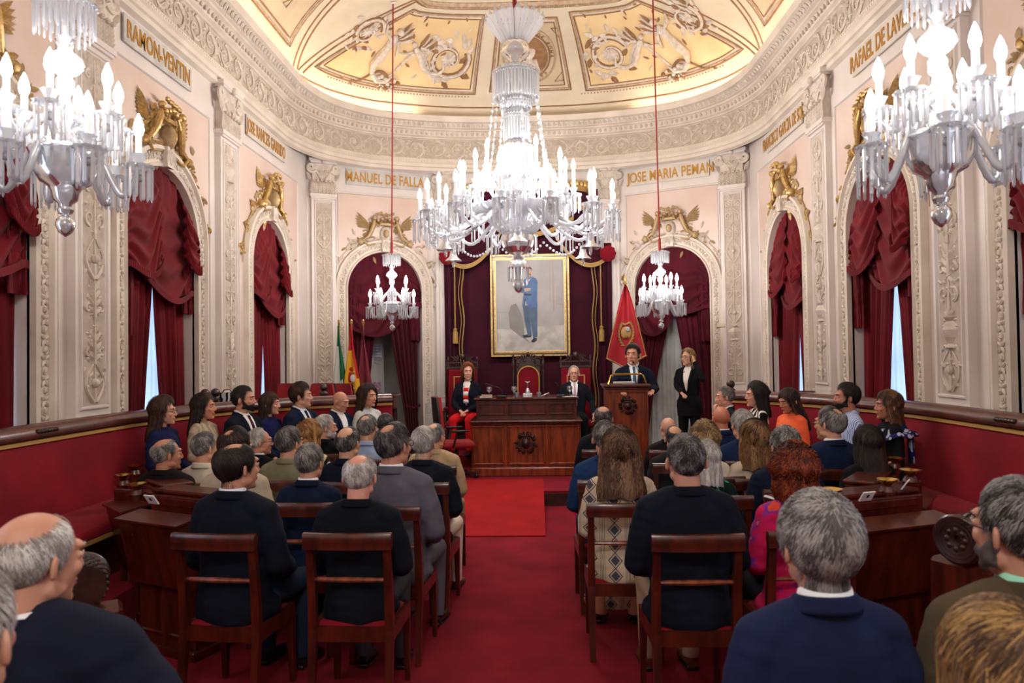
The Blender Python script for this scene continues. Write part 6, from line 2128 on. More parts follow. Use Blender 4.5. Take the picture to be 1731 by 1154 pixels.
# left bench, in profile
ZB = ZP - .05
BN = dict(zf=ZB, chair=False)
SP(277, 671, 6.05, 'woman with glasses and wavy brown hair in navy dress on the left bench', 'f', face=d(-94), hy=d(-82), top=('plain', '#18204a', '#141a3c'), topname='dress', glasses=True, hair=H('long', BRN, n=4500, thick=.034, length=.24, curl=.6, lobes=.012, sl=.05, a0=66), collar=False, skirt=True, skin='#c9967c', **BN)
SP(345, 664, 6.45, 'woman with dark hair in beige patterned blouse on the left bench', 'f', face=d(-95), hy=d(-86), top=('zebra', '#b8a68e', '#9c8a72'), topname='blouse', hair=H('long', DARK[:2] + BRN[2:], n=4000, thick=.022, length=.24, curl=.4, sl=.06, a0=72), collar=False, skin='#c4886c', **BN)
SP(412, 651, 6.75, 'bearded man in navy suit with burgundy tie on the left bench', face=d(-106), hy=d(-88), top=NAVY, shirt='#e3e3e8', tie='#4a1a28', hair=H('short', DARK, n=3500, thick=.017, beard=.005), skin='#c08a72', arms=('lap', 'lapin'), **BN)
SP(456, 662, 7.15, 'woman with long straight brown hair in navy jumper', 'f', face=d(-102), hy=d(-88), top=('plain', '#1a1f52', '#151a44'), topname='jumper', hair=H('long', BRN, n=4500, thick=.018, length=.25, sl=.08, a0=70), collar=False, skin='#d09d86', **BN)
SP(509, 647, 7.35, 'young man with swept brown hair in navy suit and tie', face=d(-112), hy=d(-84), top=('plain', '#16213c', '#121b32'), shirt='#c3cbe0', tie='#141a33', hair=H('short', BRN, n=4000, thick=.030, sl=.06, side=1), skin='#cf9c86', **BN)
SP(572, 658, 7.6, 'bald man in blue suit with open white collar, looking down', face=d(-120), hy=d(-108), hp=d(-16), top=('plain', '#16223e', '#121c33'), shirt='#e6e6ea', hair=H('bald', DARK), skin='#c08b76', **BN)
SP(622, 650, 7.85, 'woman with long curly dark hair in pale grey jacket', 'f', face=d(-122), hy=d(-118), top=('plain', '#aeb0ac', '#a0a29e'), hair=H('long', ('#1d120e', '#332019', '#553a2c'), n=5500, thick=.03, length=.26, curl=.9, lobes=.018, sl=.05, a0=62, drape_w=1.15), skin='#c88f7a', **BN)
# right bench
SP(1226, 652, 7.75, 'grey-haired man in dark suit resting his chin on his hand, right bench', face=d(104), hy=d(86), hp=d(-4), top=('plain', '#1b2133', '#161b2a'), shirt='#c9d2e6', hair=H('short', ('#46423f', '#6b6661', '#928c86'), n=3000, thick=.016), arms=('chin', 'lapin'), hands=(.9, .45), skin='#c88f78', **BN)
SP(1277, 647, 7.3, 'woman with black curly hair in black and white swirl print dress', 'f', face=d(98), hy=d(92), top=('zebra', '#0e0c0e', '#d9d3ca'), topname='dress', hair=H('long', DARK, n=5000, thick=.032, length=.20, curl=.9, lobes=.018, sl=.045, a0=66), collar=False, skirt=True, skin='#c99078', **BN)
SP(1336, 654, 6.85, 'woman in orange blouse with long dark hair looking down', 'f', face=d(112), hy=d(110), hp=d(-14), top=('plain', '#e0603a', '#d65532'), topname='blouse', hair=H('long', ('#140c0a', '#2a1812', '#5c3c28'), n=5500, thick=.02, length=.29, sl=.08, a0=60), collar=False, skin='#b9785c', **BN)
SP(1430, 647, 6.5, 'bearded young man in blue and white striped shirt on the right bench', face=d(92), hy=d(84), top=('stripe', '#c9d4ea', '#5b78b8'), topname='shirt', hair=H('short', DARK, n=4000, thick=.024, sl=.04, beard=.004), skin='#b87c64', **BN)
SP(1500, 660, 5.95, 'woman with brown hair, black dress and blue scarf on the right bench', 'f', face=d(86), hy=d(86), top=('plain', '#131419', '#0e0f13'), topname='dress', sleeve='short', hair=H('long', ('#2b1a12', '#50321f', '#7d5638'), n=5000, thick=.026, length=.22, sl=.06, a0=60), collar=False, skirt=True, skin='#b5785e', **BN)
# scarf over her shoulders
o = PEOPLE['woman with brown hair, black dress and blue scarf on the right bench']
sc = MB()
def scf(u, v):
    a = -pi * .95 + u * pi * 1.9 - pi / 2
    r = .085 + .05 * v
    z = 1.06 - .09 * v - .05 * max(0, sin(a)) 
    if abs(sin(a)) < .9 and v > .5: r += .04
    return Vector((1.5 * r * cos(a), -.03 + 1.15 * r * sin(a) + .01 * sin(u * 60), z + .012 * sin(u * 40))), Vector((cos(a), sin(a), .3)).normalized()
sc.slab(scf, 50, 8, .008)
sc.slab(lambda u, v: (Vector((-.17 + .10 * u, -.14 - .012 * sin(u * 20) - .01 * v, .98 - .26 * v)), Vector((0, -1, 0))), 12, 8, .008)
sg_ = Geo(); sg_.addmb(sc); sg_.obj('scarf', cloth_mat('scarf_blue', 'leaf', '#a9aec4', '#1b2152'), o)
# hearing aid
o = PEOPLE['bald man in navy suit with hearing aid, seated at lower left, looking right']
# ------------------------------------------------------------------ chairs under the audience
def make_chair(label):
    t = thing('dining_chair', label, 'chair', (0, 0, 0), 0)
    w, zt, sz = .222, .95, .455
    mb = MB()
    # rear legs run up into the back posts
    for s in (-1, 1):
        l = MB()
        x = s * (w - .02)
        pts = [(x, -.25, 0), (x, -.225, .22), (x, -.20, .44), (x, -.215, .66), (x, -.25, .90)]
        for i in range(4):
            wd = [.034, .038, .044, .042, .036]
            l.bar(pts[i], pts[i + 1], wd[i], wd[i] * .9, w2=wd[i + 1], h2=wd[i + 1] * .9, up=(0, 1, 0))
        l.obj('leg', M_wood, t, smooth=False)
        l = MB()
        l.bar((x * 1.0, .19, .42), (x * 1.02, .205, 0), .044, .044, w2=.028, h2=.028, up=(0, 1, 0))
        l.obj('leg', M_wood, t, smooth=False)
    sf = MB()
    for s in (-1, 1): sf.bar((s * (w - .015), -.2, .415), (s * (w - .01), .20, .415), .028, .075)
    sf.bar((-w + .02, .2, .415), (w - .02, .2, .415), .028, .075); sf.bar((-w + .02, -.2, .415), (w - .02, -.2, .415), .028, .075)
    sf.obj('seat_frame', M_wood, t, smooth=False)
    se = MB()
    def sfn(u, v):
        x = lerp(-w + .012, w - .012, u); y = lerp(-.20, .205, v)
        b = (1 - (2 * u - 1) ** 6) * (1 - (2 * v - 1) ** 6)
        return Vector((x, y, .435 + .04 * b ** .6)), Vector((0, 0, 1))
    se.slab(sfn, 12, 12, .02); se.obj('seat', M_velvet, t)
    tr = MB()
    n = 12
    for i in range(n):
        def q(k):
            a = k / n * 2 - 1
            return Vector((a * (w + .008), -.262 - .018 * (1 - a * a), .925))
        a, b = q(i), q(i + 1)
        pr = [(-.020, -.052), (.010, -.056), (.020, -.02), (.022, .012), (.008, .030), (-.014, .028), (-.026, .008), (-.018, -.02)]
        vs = [a + Vector((0, y, z)) for y, z in pr] + [b + Vector((0, y, z)) for y, z in pr]
        m = len(pr)
        tr._add(vs, [(j, (j + 1) % m, m + (j + 1) % m, m + j) for j in range(m)] + ([tuple(range(m))] if i == 0 else []) + ([tuple(range(2 * m - 1, m - 1, -1))] if i == n - 1 else []))
    tr.obj('top_rail', M_wood, t, ang=50)
    mr = MB(); mr.tube([(-w + .03, -.214, .70), (-.1, -.222, .702), (0, -.224, .702), (.1, -.222, .702), (w - .03, -.214, .70)], [.011, .013, .015, .013, .011], n=8)
    mr.obj('middle_rail', M_woodl, t)
    return t
_cw = ['in the front left row, leftmost', 'x']
ch0 = None
def chair_label(o):
    l = o['label']
    return 'mahogany chair under the ' + l.split(',')[0]
_pl = list(PEOPLE.values())
def short(l):
    w = l.split(',')[0].split()
    if len(w) > 12: print('LONG', l)
    return ' '.join(w[:12])
first = True
for nm, o in PEOPLE.items():
    if o.get('nochair'): continue
    zf_ = o.location.z
    if abs(o.location.y - 1.25) < .1 or any(abs(o.location.x) > 1.6 and o.location.y > 5.85 and abs(o.rotation_euler.z) > .8 for _ in (0,)): continue
    if zf_ > .2: continue
    rz = max(-.12, min(.10, o.rotation_euler.z * .4))
    c_, s_ = cos(rz), sin(rz)
    dx, dy = (0, .03)
    x = o.location.x + (-s_) * dy; y = o.location.y + c_ * dy
    lab = 'mahogany chair under the ' + short(nm)
    if first:
        ch0 = make_chair(lab); ch0['group'] = 'mahogany audience chairs'; ch0.location = (x, y, 0); ch0.rotation_euler = (0, 0, rz); first = False
    else:
        dup(ch0, None, (x, y, 0), rz, lab)
for px, Y, lab in ((1300, 3.62 + .24, 'empty looking mahogany chair beside the red-haired woman, its rail touching the blazer man\'s'),):
    pass

# ------------------------------------------------------------------ benches
BPL = [(-3.52, -2.0), (-3.52, 5.6), (-3.48, 6.4), (-3.30, 7.1), (-2.85, 7.7), (-2.3, 8.15), (-1.75, 8.42)]
BPR = [(3.19, -2.0), (3.19, 5.4), (3.16, 6.2), (3.02, 6.9), (2.72, 7.5), (2.4, 7.95), (2.08, 8.28)]
def bench(P, sg, label):
    """sg=+1: room lies towards +x of the back line"""
    Q = [tuple(p) for p in P]
    Q = chaikin([(a, b) for a, b in Q], 2, .3)
    Q = [(float(a[0]), float(a[1])) for a in Q]
    seg = [0]
    for i in range(1, len(Q)): seg.append(seg[-1] + math.hypot(Q[i][0] - Q[i - 1][0], Q[i][1] - Q[i - 1][1]))
    L = seg[-1]
    def at(s, n, z):
        x = float(np.interp(s, seg, [q[0] for q in Q])); y = float(np.interp(s, seg, [q[1] for q in Q]))
        e = .15
        x2 = float(np.interp(s + e, seg, [q[0] for q in Q])); y2 = float(np.interp(s + e, seg, [q[1] for q in Q]))
        x1 = float(np.interp(s - e, seg, [q[0] for q in Q])); y1 = float(np.interp(s - e, seg, [q[1] for q in Q]))
        t = Vector((x2 - x1, y2 - y1, 0)).normalized()
        nn = Vector((t.y, -t.x, 0)) * sg
        return Vector((x, y, z)) + nn * n
    N = 70
    def sweep(prof, closed=True, s0=0, s1=None, n=N):
        mb = MB(); s1 = s1 or L
        m = len(prof)
        vs = [at(lerp(s0, s1, i / n), a, b) for i in range(n + 1) for a, b in prof]
        fs = [(i * m + j, i * m + (j + 1) % m, (i + 1) * m + (j + 1) % m, (i + 1) * m + j) for i in range(n) for j in range(m if closed else m - 1)]
        if closed: fs += [tuple(range(m)), tuple(n * m + j for j in range(m))]
        mb._add(vs, fs); return mb
    t = thing('velvet_bench', label, 'bench')
    sweep([(-.05, ZP + .02), (-.05, 1.33), (.0, 1.33), (.02, 1.30), (.06, 1.0), (.10, .80), (.10, .60), (0, .58)]).obj('backrest', M_velvet, t, ang=60)
    # seat cushions, one mesh each
    sl = 1.25; s = 0.0
    while s < L - .2:
        e = min(L, s + sl)
        sweep([(.06, .62), (.06, .75), (.14, .76), (.40, .75), (.50, .735), (.535, .71), (.535, .67), (.50, .66)], s0=s + .006, s1=e - .006, n=12).obj('seat_cushion', M_velvet, t, ang=60)
        s = e
    sweep([(-.09, 1.31), (-.10, 1.36), (-.08, 1.41), (-.03, 1.42), (.03, 1.40), (.06, 1.36), (.055, 1.325), (.02, 1.315)]).obj('top_rail', M_wood, t, ang=60)
    sweep([(.0, 1.285), (.0, 1.312), (.036, 1.312), (.036, 1.285)]).obj('gold_trim', M_trimgold, t, ang=30)
    sweep([(.49, .635), (.49, .662), (.54, .662), (.54, .635)]).obj('gold_trim', M_trimgold, t, ang=30)
    sweep([(.02, ZP), (.02, .60), (.46, .60), (.40, ZP)]).obj('base', M_woodd, t, ang=30)
    p = MB()
    vs = []
    m = 5
    for i in range(N + 1):
        s_ = L * i / N
        vs += [at(s_, -.06, 0), at(s_, .72, 0), at(s_, .72, ZP), at(s_, -.06, ZP)]
    fs = [(i * 4 + j, i * 4 + (j + 1) % 4, i * 4 + 4 + (j + 1) % 4, i * 4 + 4 + j) for i in range(N) for j in range(4)] + [(0, 1, 2, 3), tuple(N * 4 + j for j in (3, 2, 1, 0))]
    p._add(vs, fs)
    struct(p.obj('floor_side_platform', M_carpet, smooth=False))
    # little carved mount on the rail
    mk = MB()
    for s_ in (6.9,):
        for k in range(7):
            q = at(s_ + (k - 3) * .03, .055, 1.37)
            mk.ell(q, (.022, .018, .018), 0, 7, 5)
    mk.obj('carved_mount', M_woodd, t)
    return at
AT_L = bench(BPL, 1, 'long curved red velvet bench with wooden rail along the left wall')
AT_R = bench(BPR, -1, 'long curved red velvet bench with wooden rail along the right wall')

# ------------------------------------------------------------------ desks
M_card = mat('white_card', '#e8e8ea', .5)
M_ink = mat('dark_ink', '#2a2a33', .6)
def desk(label, c, rz, w=.92):
    t = thing('writing_desk', label, 'desk', (c[0], c[1], 0), rz)
    b = MB()
    b.box((0, .08, .40), (w - .04, .36, .76), bev=.01)
    b.box((0, .08, .03), (w, .42, .06), bev=.008)
    b.obj('body', M_wood, t, smooth=False)
    l = MB()       # sloping hinged lid towards the camera
    l._add([(-w / 2, -.15, .44), (w / 2, -.15, .44), (w / 2, -.10, .44), (-w / 2, -.10, .44), (-w / 2, -.24, .85), (w / 2, -.24, .85), (w / 2, -.09, .87), (-w / 2, -.09, .87)],
           [(3, 2, 1, 0), (4, 5, 6, 7), (0, 1, 5, 4), (1, 2, 6, 5), (2, 3, 7, 6), (3, 0, 4, 7)])
    l.obj('lid', M_wood, t, smooth=False)
    l2 = MB(); l2.box((0, -.165, .868), (w + .03, .19, .012), R=Matrix.Rotation(.13, 3, 'X')); l2.obj('lid_edge', M_wood, t, smooth=False)
    g = MB(); g.box((0, .10, .90), (w, .22, .14), bev=.008); g.box((0, .12, .985), (w + .03, .20, .03), bev=.01); g.box((0, .02, .93), (w - .1, .07, .05), bev=.005)
    g.obj('ledge', M_wood, t, smooth=False)
    pn = MB()
    for x in (-w / 4, w / 4): frame_strip(pn, lambda u, n, z: Vector((u, -.10 - n, z)), x - w * .2, x + w * .2, .12, .42, .02, .012)
    pn.obj('panelling', M_wood, t, smooth=False)
    return t
def name_card(label, p, rz, tilt=.6):
    t = thing('name_card', label, 'name card', p, rz)
    mb = MB(); R_ = Matrix.Rotation(tilt, 3, 'X')
    mb.box((0, 0, .028), (.085, .008, .065), R=R_)
    mb.obj('plate', M_card, t, smooth=False)
    m2 = MB(); m2.box((0, -.006, .030), (.018, .003, .022), R=R_); m2.obj('printed_mark', M_ink, t, smooth=False)
DR = desk('writing desk with large dark lid panel and name card at the right, nearest', (1.88, 4.28), .36, .98)
DR2 = desk('second writing desk at the right, closer to the bench', (2.36, 4.92), .95, .56)
DL = desk('writing desk with open slanted lid and name card at the left, nearest', (-2.32, 4.52), -.42, .54)
DL2 = desk('second writing desk at the left, closer to the bench', (-2.72, 4.90), -.75, .36)
for px, py, rz, lab in ((1466, 838, .36, 'white name card on the nearest right desk'), (1531, 817, .95, 'white name card on the second right desk, partly hidden'), (256, 843, -.42, 'white name card on the nearest left desk')):
    p = atZ(px, py + 9, 1.0)
    name_card(lab, (p.x, p.y, 1.0), rz)
def dish_stand(px, py, Y, lab):
    p = atY(px, py, Y)
    t = thing('brass_dish_stand', lab, 'ashtray stand', (p.x, p.y, 0), 0, 'brass dishes on turned posts')
    z = p.z
    MB().lathe([(.05, 0), (.05, .05), (.028, .08), (.03, z * .5), (.045, z * .55), (.028, z * .6), (.03, z - .12), (.05, z - .06), (.035, z - .03), (0, z - .03)], (0, 0, 0), 14).obj('post', M_wood, t)
    MB().lathe([(0, z - .03), (.02, z - .028), (.03, z - .012), (.062, z + .004), (.066, z + .014), (.058, z + .012), (.03, z), (0, z - .006)], (0, 0, 0), 20).obj('dish', M_brass, t)
for a in ((208, 805, 5.25, 'brass dish on a turned post left of the left desk'), (231, 820, 4.86, 'brass dish on a post just above the left desk ledge'), (228, 788, 5.75, 'small far brass dish behind the left desk'),
          (1539, 797, 4.62, 'large brass dish on a post at the right desk end'), (1500, 813, 4.42, 'brass dish on a post in the middle of the right desk'), (1512, 776, 5.45, 'silvery brass dish farthest back at the right desks'), (1404, 830, 4.02, 'brass dish half hidden behind the wavy grey hair')):
    dish_stand(*a)
def scroll_arm(px, py, Y, lab, rz=0):
    p = atY(px, py, Y)
    t = thing('carved_armrest', lab, 'bench end', (p.x, p.y, 0), rz)
    z = p.z
    mb = MB()
    mb.box((0, .0, (z - .12) / 2), (.16, .34, z - .12), bev=.02); mb.box((0, -.05, .06), (.24, .5, .12), bev=.02)
    mb.obj('pedestal', M_wood, t, smooth=False)
    s = MB()
    for i in range(5):
        r = .105 - .018 * i
        s.tube([(-.10 + .012 * i * 0, r * cos(a), z + r * sin(a)) for a in [2 * pi * k / 22 for k in range(22)]], .018, n=7, closed=True)
    s.tube([(-.09, 0, z), (.09, 0, z)], .102, n=22)
    for q in range(5):
        for k in range(22):
            a = 2 * pi * (k + .5 * (q % 2)) / 22
            s.ell((-.07 + q * .035, .104 * cos(a), z + .104 * sin(a)), (.014, .012, .012), 0, 6, 4)
    for k in range(8):
        a = 2 * pi * k / 8
        s.ell((-.105, .045 * cos(a), z + .045 * sin(a)), (.02, .02, .02), 0, 7, 5)
    s.obj('carved_scroll', M_woodd, t)
scroll_arm(1640, 907, 3.6, 'dark carved scroll bench end at the right, beside the bearded man', .5)
scroll_arm(138, 985, 3.3, 'dark carved scroll bench end at the left, beside the bald man', -1.0)

# ------------------------------------------------------------------ stage furniture
ZD = .35
struct(MB().box((-.17, 11.5, (ZF + ZD) / 2), (2.9, 1.5, ZD - ZF)).obj('floor_dais', M_carpet, smooth=False))
def carved_coat(mb, P, r, mi=0, seed=1):
    rn = random.Random(seed)
    mb.ell(P(0, .02, 0), (r * .42, r * .25, r * .5), mi, 14, 8)
    mb.ell(P(0, .045, -.02 * r), (r * .26, r * .16, r * .32), mi, 12, 7)
    lbox(mb, P, -r * .4, r * .4, .01, .05, r * .42, r * .56, mi)
    for k in range(5): mb.ell(P((k - 2) * r * .18, .04, r * .68), (r * .1, r * .1, r * .12), mi, 7, 5)
    for k in range(22):
        a = 2 * pi * k / 22
        leaf(mb, lambda x, d, y: P(x, .012 + d * 1.5, y), r * .6 * cos(a), r * .6 * sin(a), a + rn.uniform(-.7, .7), r * .5, r * .28, mi)
    for s in (-1, 1):
        relief(mb, lambda x, d, y: P(x, .02 + d, y), spiral((s * r * .62, -r * .2), r * .26, 1.3, 1.2, s, 16), r * .07, mi)
def president_table():
    x0, y0 = -.18, 9.85
    t = thing('president_table', 'large panelled mahogany table of the presidency with carved coat of arms', 'table', (x0, y0, ZF), -.05 * 0)
    W_, Dp = 1.52, .85
    b = MB()
    b.box((0, Dp / 2, .06), (W_ + .03, Dp, .12), bev=.01); b.box((0, Dp / 2 + .01, .42), (W_, Dp - .04, .64), bev=.004)
    b.obj('body', M_woodl, t, smooth=False)
    for (a, c) in ((-.745, -.30), (-.26, .27), (.31, .745)):
        p = MB(); frame_strip(p, lambda u, n, z: Vector((u, .03 - n, z)), a, c, .15, .71, .035, .022); p.obj('front_panel', M_woodl, t, smooth=False)
    tp = MB(); tp.box((0, Dp / 2, .755), (W_ + .06, Dp + .04, .03), bev=.012); tp.box((0, Dp / 2, .728), (W_ + .02, Dp, .025), bev=.008); tp.obj('lower_top', M_wood, t, smooth=False)
    u = MB(); u.box((.01, Dp / 2 + .08, .905), (W_ - .1, Dp - .24, .27), bev=.004); u.obj('upper_body', M_wood, t, smooth=False)
    for (a, c) in ((-.67, -.29), (-.25, .29), (.33, .68)):
        p = MB(); frame_strip(p, lambda u_, n, z: Vector((u_, .205 - n, z)), a, c, .83, 1.0, .028, .02); p.obj('upper_panel', M_wood, t, smooth=False)
    tt = MB(); tt.box((.01, Dp / 2 + .08, 1.06), (W_ - .03, Dp - .16, .035), bev=.012); tt.obj('table_top', M_wood, t, smooth=False)
    c = MB(); carved_coat(c, lambda x, n, z: Vector((x, .03 - n, .455 + z)), .155); c.obj('coat_of_arms', M_woodd, t)
    return t
president_table()
ZT_ = ZF + 1.078
TY = 9.85 + .42
def on_table(px, py, Y=10.05):
    p = atY(px, py, Y); return (p.x, Y, ZT_)
M_clear = glassmat('drinking_glass', (.95, .97, 1), .75, .12)
M_paper = mat('paper', '#d8d6d2', .8)
def goblet(px, lab):
    x, y, z = on_table(px, 664)
    t = thing('wine_glass', lab, 'glass', (x, y, z), 0, 'glasses on the presidency table')
    MB().lathe([(.032, 0), (.03, .004), (.005, .008), (.004, .07), (.012, .078), (.036, .10), (.042, .125), (.034, .155), (.032, .155), (.04, .125), (.033, .102), (.004, .082), (0, .08)], (0, 0, 0), 18).obj('goblet', M_clear, t)
goblet(827, 'footed glass nearest the seated woman'); goblet(869, 'footed glass left of the silver bell'); goblet(963, 'footed glass before the elderly man')
def tumbler(px, lab):
    x, y, z = on_table(px, 664)
    t = thing('tumbler', lab, 'glass', (x, y - .04, z), 0, 'glasses on the presidency table')
    MB().lathe([(.028, 0), (.032, .075), (.029, .075), (.026, .006), (0, .006)], (0, 0, 0), 16).obj('cup', M_clear, t)
tumbler(874, 'plain tumbler left of the silver bell'); tumbler(911, 'plain tumbler right of the silver bell')
M_silver = mat('silver', '#c9c9cc', .2, 1.0)
x, y, z = on_table(892, 664)
t = thing('table_bell', 'silver hand bell standing on a white marble block on the presidency table', 'bell', (x, y, z))
MB().box((0, 0, .03), (.13, .09, .06), bev=.006).obj('marble_block', mat('white_veined_marble', '#d8d8da', .3, c2='#8f95a2', scale=22, lo=.5, hi=.7), t, smooth=False)
MB().lathe([(.045, .06), (.04, .075), (.028, .11), (.02, .125), (.006, .13), (.008, .15), (.005, .165), (.01, .18), (.004, .195), (0, .235)], (0, 0, 0), 20).obj('bell', M_silver, t)
m_ = MB(); m_.ell((0, 0, .20), (.012, .01, .022), 0, 8, 6)
for s in (-1, 1): leaf(m_, lambda a, b, c: Vector((a, -b, c)), 0, .2, pi / 2 + s * .9, .05, .02)
m_.obj('figure_handle', M_silver, t)
def gooseneck(x, y, z, pts, lab, base=(.11, .07)):
    t = thing('gooseneck_microphone', lab, 'microphone', (x, y, z))
    MB().box((0, 0, .018), (base[0], base[1], .036), bev=.01).obj('base', M_black, t, smooth=False)
    n = MB(); n.tube(pts, .0045, n=6); n.obj('neck', M_black, t)
    c = MB(); c.tube([pts[-2], pts[-1]], .009, n=8); c.ell(pts[-1], (.012,) * 3, 0, 8, 6); c.obj('capsule', M_black, t)
x, y, z = on_table(848, 664)
gooseneck(x, y, z, [(0, 0, .03), (.02, 0, .09), (-.03, -.01, .14), (-.14, -.02, .175), (-.22, -.03, .20)], 'black gooseneck microphone curving over the table before the seated woman', (.15, .09))
x, y, z = on_table(948, 664)
gooseneck(x, y, z, [(0, 0, .03), (.01, 0, .10), (-.04, -.01, .16), (-.07, -.02, .20)], 'black gooseneck microphone before the elderly man', (.12, .08))
x, y, z = on_table(921, 664)
t = thing('handheld_microphone', 'silver handheld microphone lying tilted on the presidency table', 'microphone', (x, y, z))
MB().tube([(-.05, 0, .012), (.04, 0, .05), (.06, 0, .055)], [.012, .014, .018], n=10).obj('body', M_silver, t)
n_ = MB(); n_.tube([(.02, .01, .0), (.03, .01, .045)], .006, n=6); n_.obj('rest', M_black, t)
x, y, z = on_table(824, 668)
t = thing('book_stack', 'small stack of two papers and books at the left end of the presidency table', 'books', (x - .02, y, z))
for k, (w_, c_) in enumerate(((.17, '#c9c2b4'), (.15, '#b9a58a'))):
    MB().box((.01 * k, 0, .012 + .022 * k), (w_, .12, .02), rz=.1 * k).obj('book', mat('book_' + c_[1:], c_, .7), t, smooth=False)
tag(MB().box((0, 0, .004), (.2, .12, .006)).obj('paper_sheet', M_paper, None, on_table(962, 668), smooth=False), 'white paper sheets in front of the elderly man on the table', 'paper')
# cables trailing over the front of the table
def cable(pts, lab):
    mb = MB()
    P = [Vector(p) for p in pts]
    out = []
    for i in range(len(P) - 1):
        for k in range(6): out.append(P[i].lerp(P[i + 1], k / 6))
    out.append(P[-1]); mb.tube(out, .004, n=5)
    tag(mb.obj('cable', M_black), lab, 'cable')
def tp_(px, py, Y): return tuple(atY(px, py, Y))
cable([tp_(880, 668, 9.99), tp_(884, 676, 9.99), tp_(886, 688, 10.0), tp_(895, 700, 10.0), tp_(905, 707, 9.92)], 'thin black cable trailing down the table left of centre')
cable([tp_(943, 668, 9.99), tp_(936, 690, 10.0), tp_(930, 697, 10.0), tp_(950, 692, 10.0), tp_(955, 685, 9.99), tp_(946, 672, 9.99)], 'thin black cable looped on the table front at the right')

def throne(label, px, kind):
    Y = 11.72
    p = atY(px, 620, Y)
    t = thing('high_backed_seat', label, 'armchair', (p.x, Y, ZD))
    sc = Y / FPX
    if kind == 'arch':
        w = .30; ht = 1.85 + (601 - 603) * sc - ZD + .02
        b = MB(); b.box((0, 0, ht * .5), (w * 1.35, .06, ht - .02), bev=.01); b.obj('back_frame', M_woodd, t, smooth=False)
        ar = MB(); pts = arch_pts(0, .175, ht - .18, .5, 16)
        vs = [(0, -.045, .9)] + [(x_, -.045, z_) for x_, z_ in pts]
        ar._add(vs, [(0, i, i + 1) for i in range(1, len(pts))] + [(0, len(pts), 1)]); 
        ar.slab(lambda u, v: (Vector(((u * 2 - 1) * .17, -.05 - .012 * (1 - (2 * u - 1) ** 2), lerp(.5, ht - .38, v))), Vector((0, -1, 0))), 6, 6, .02)
        ar.obj('backrest', M_velvet, t, smooth=False)
        gd = MB(); gd.tube([(x_, -.055, z_) for x_, z_ in pts], .011, n=6); gd.obj('gold_trim', M_trimgold, t)
        for s in (-1, 1):
            MB().lathe([(.03, .0), (.03, .45), (.02, .5), (.024, .55), (.02, .95), (.026, ht - .25), (.02, ht - .2), (.034, ht - .16), (.026, ht - .1), (.012, ht - .04), (.02, ht), (0, ht + .03)], (s * .245, -.02, 0), 12).obj('column', M_woodd, t)
        cr = MB()
        for s in (-1, 1):
            relief(cr, lambda x_, d_, y_: Vector((x_, -.04 - d_, ht - .03 + y_)), spiral((s * .1, .01), .05, 1.2, 2, s, 14), .014)
            for k in range(6): leaf(cr, lambda x_, d_, y_: Vector((x_, -.04 - d_, ht - .06 + y_)), s * (.02 + .03 * k), .04 - .008 * k, pi / 2 - s * .3 * k, .06, .03)
            for k in range(7): leaf(cr, lambda x_, d_, y_: Vector((x_, -.036 - d_, ht - .1 + y_)), s * (.08 + .02 * k), -.01 * k, k, .05, .03)
        cr.ell((0, -.04, ht + .02), (.03, .02, .04), 0, 8, 6)
        cr.obj('carved_crest', M_woodd, t)
    else:
        w = .25; zt = 1.85 + (601 - 622) * sc - ZD
        b = MB(); b.box((0, .02, zt / 2), (w * 2, .06, zt), bev=.01); b.obj('back_frame', M_woodd, t, smooth=False)
        b = MB(); b.box((0, -.02, (zt + .42) / 2), (w * 2 - .02, .05, zt - .44), bev=.015); b.obj('backrest', M_velvet, t, smooth=False)
        g = MB(); frame_strip(g, lambda u, n, z: Vector((u, -.045 - n, z)), -.15, .15, zt - .62, zt - .12, .022, .008); g.obj('gold_trim', M_trimgold, t, smooth=False)
        gal = MB(); gal.box((0, .0, zt + .015), (w * 2 + .02, .07, .03)); gal.box((0, .0, zt + .10), (w * 2 + .02, .06, .02))
        for k in range(15): gal.tube([((k - 7) * .032, 0, zt + .03), ((k - 7) * .032, 0, zt + .09)], [.009, .007], n=6)
        for s in (-1, 1): gal.lathe([(.028, zt - .01), (.028, zt + .11), (.012, zt + .12), (.02, zt + .15), (.012, zt + .17), (.004, zt + .21), (0, zt + .22)], (s * (w - .01), 0, 0), 10)
        for s in (-1, 1):
            relief(gal, lambda x_, d_, y_: Vector((x_, -.02 - d_, zt + .11 + y_)), spiral((s * .10, .035), .035, 1.2, 2, s, 14), .012)
            relief(gal, lambda x_, d_, y_: Vector((x_, -.02 - d_, zt + .11 + y_)), [(s * .2, .0), (s * .15, .02), (s * .1, .07), (s * .04, .09)], .013)
            for k in range(5): leaf(gal, lambda x_, d_, y_: Vector((x_, -.02 - d_, zt + .11 + y_)), s * .03 * k, .05, pi / 2 - s * .25 * k, .08, .03)
        gal.ell((0, -.02, zt + .2), (.045, .03, .06), 0, 10, 8)
        gal.obj('carved_gallery', M_woodd, t)
    s = MB(); s.box((0, -.25, .40), (.5, .5, .10), bev=.03); s.obj('seat', M_velvet, t)
    for a in (-1, 1):
        for q in (-.46, -.02):
            MB().box((a * .22, q, .175), (.05, .05, .35), bev=.006).obj('leg', M_woodd, t, smooth=False)
        r = MB(); r.bar((a * .26, -.02, .64), (a * .26, -.46, .62), .045, .04); r.bar((a * .26, -.44, .36), (a * .26, -.44, .62), .035, .035); r.obj('armrest', M_woodd, t, smooth=False)
        MB().box((a * .26, -.25, .665), (.05, .26, .03), bev=.012).obj('arm_pad', M_velvet, t, smooth=False)
throne('carved high-backed red seat of the seated woman, with gold square trim', 782, 'sq')
throne('empty central throne with arched red back, gold edge and side columns', 893, 'arch')
throne('carved high-backed red seat of the elderly man, with gold square trim', 973, 'sq')

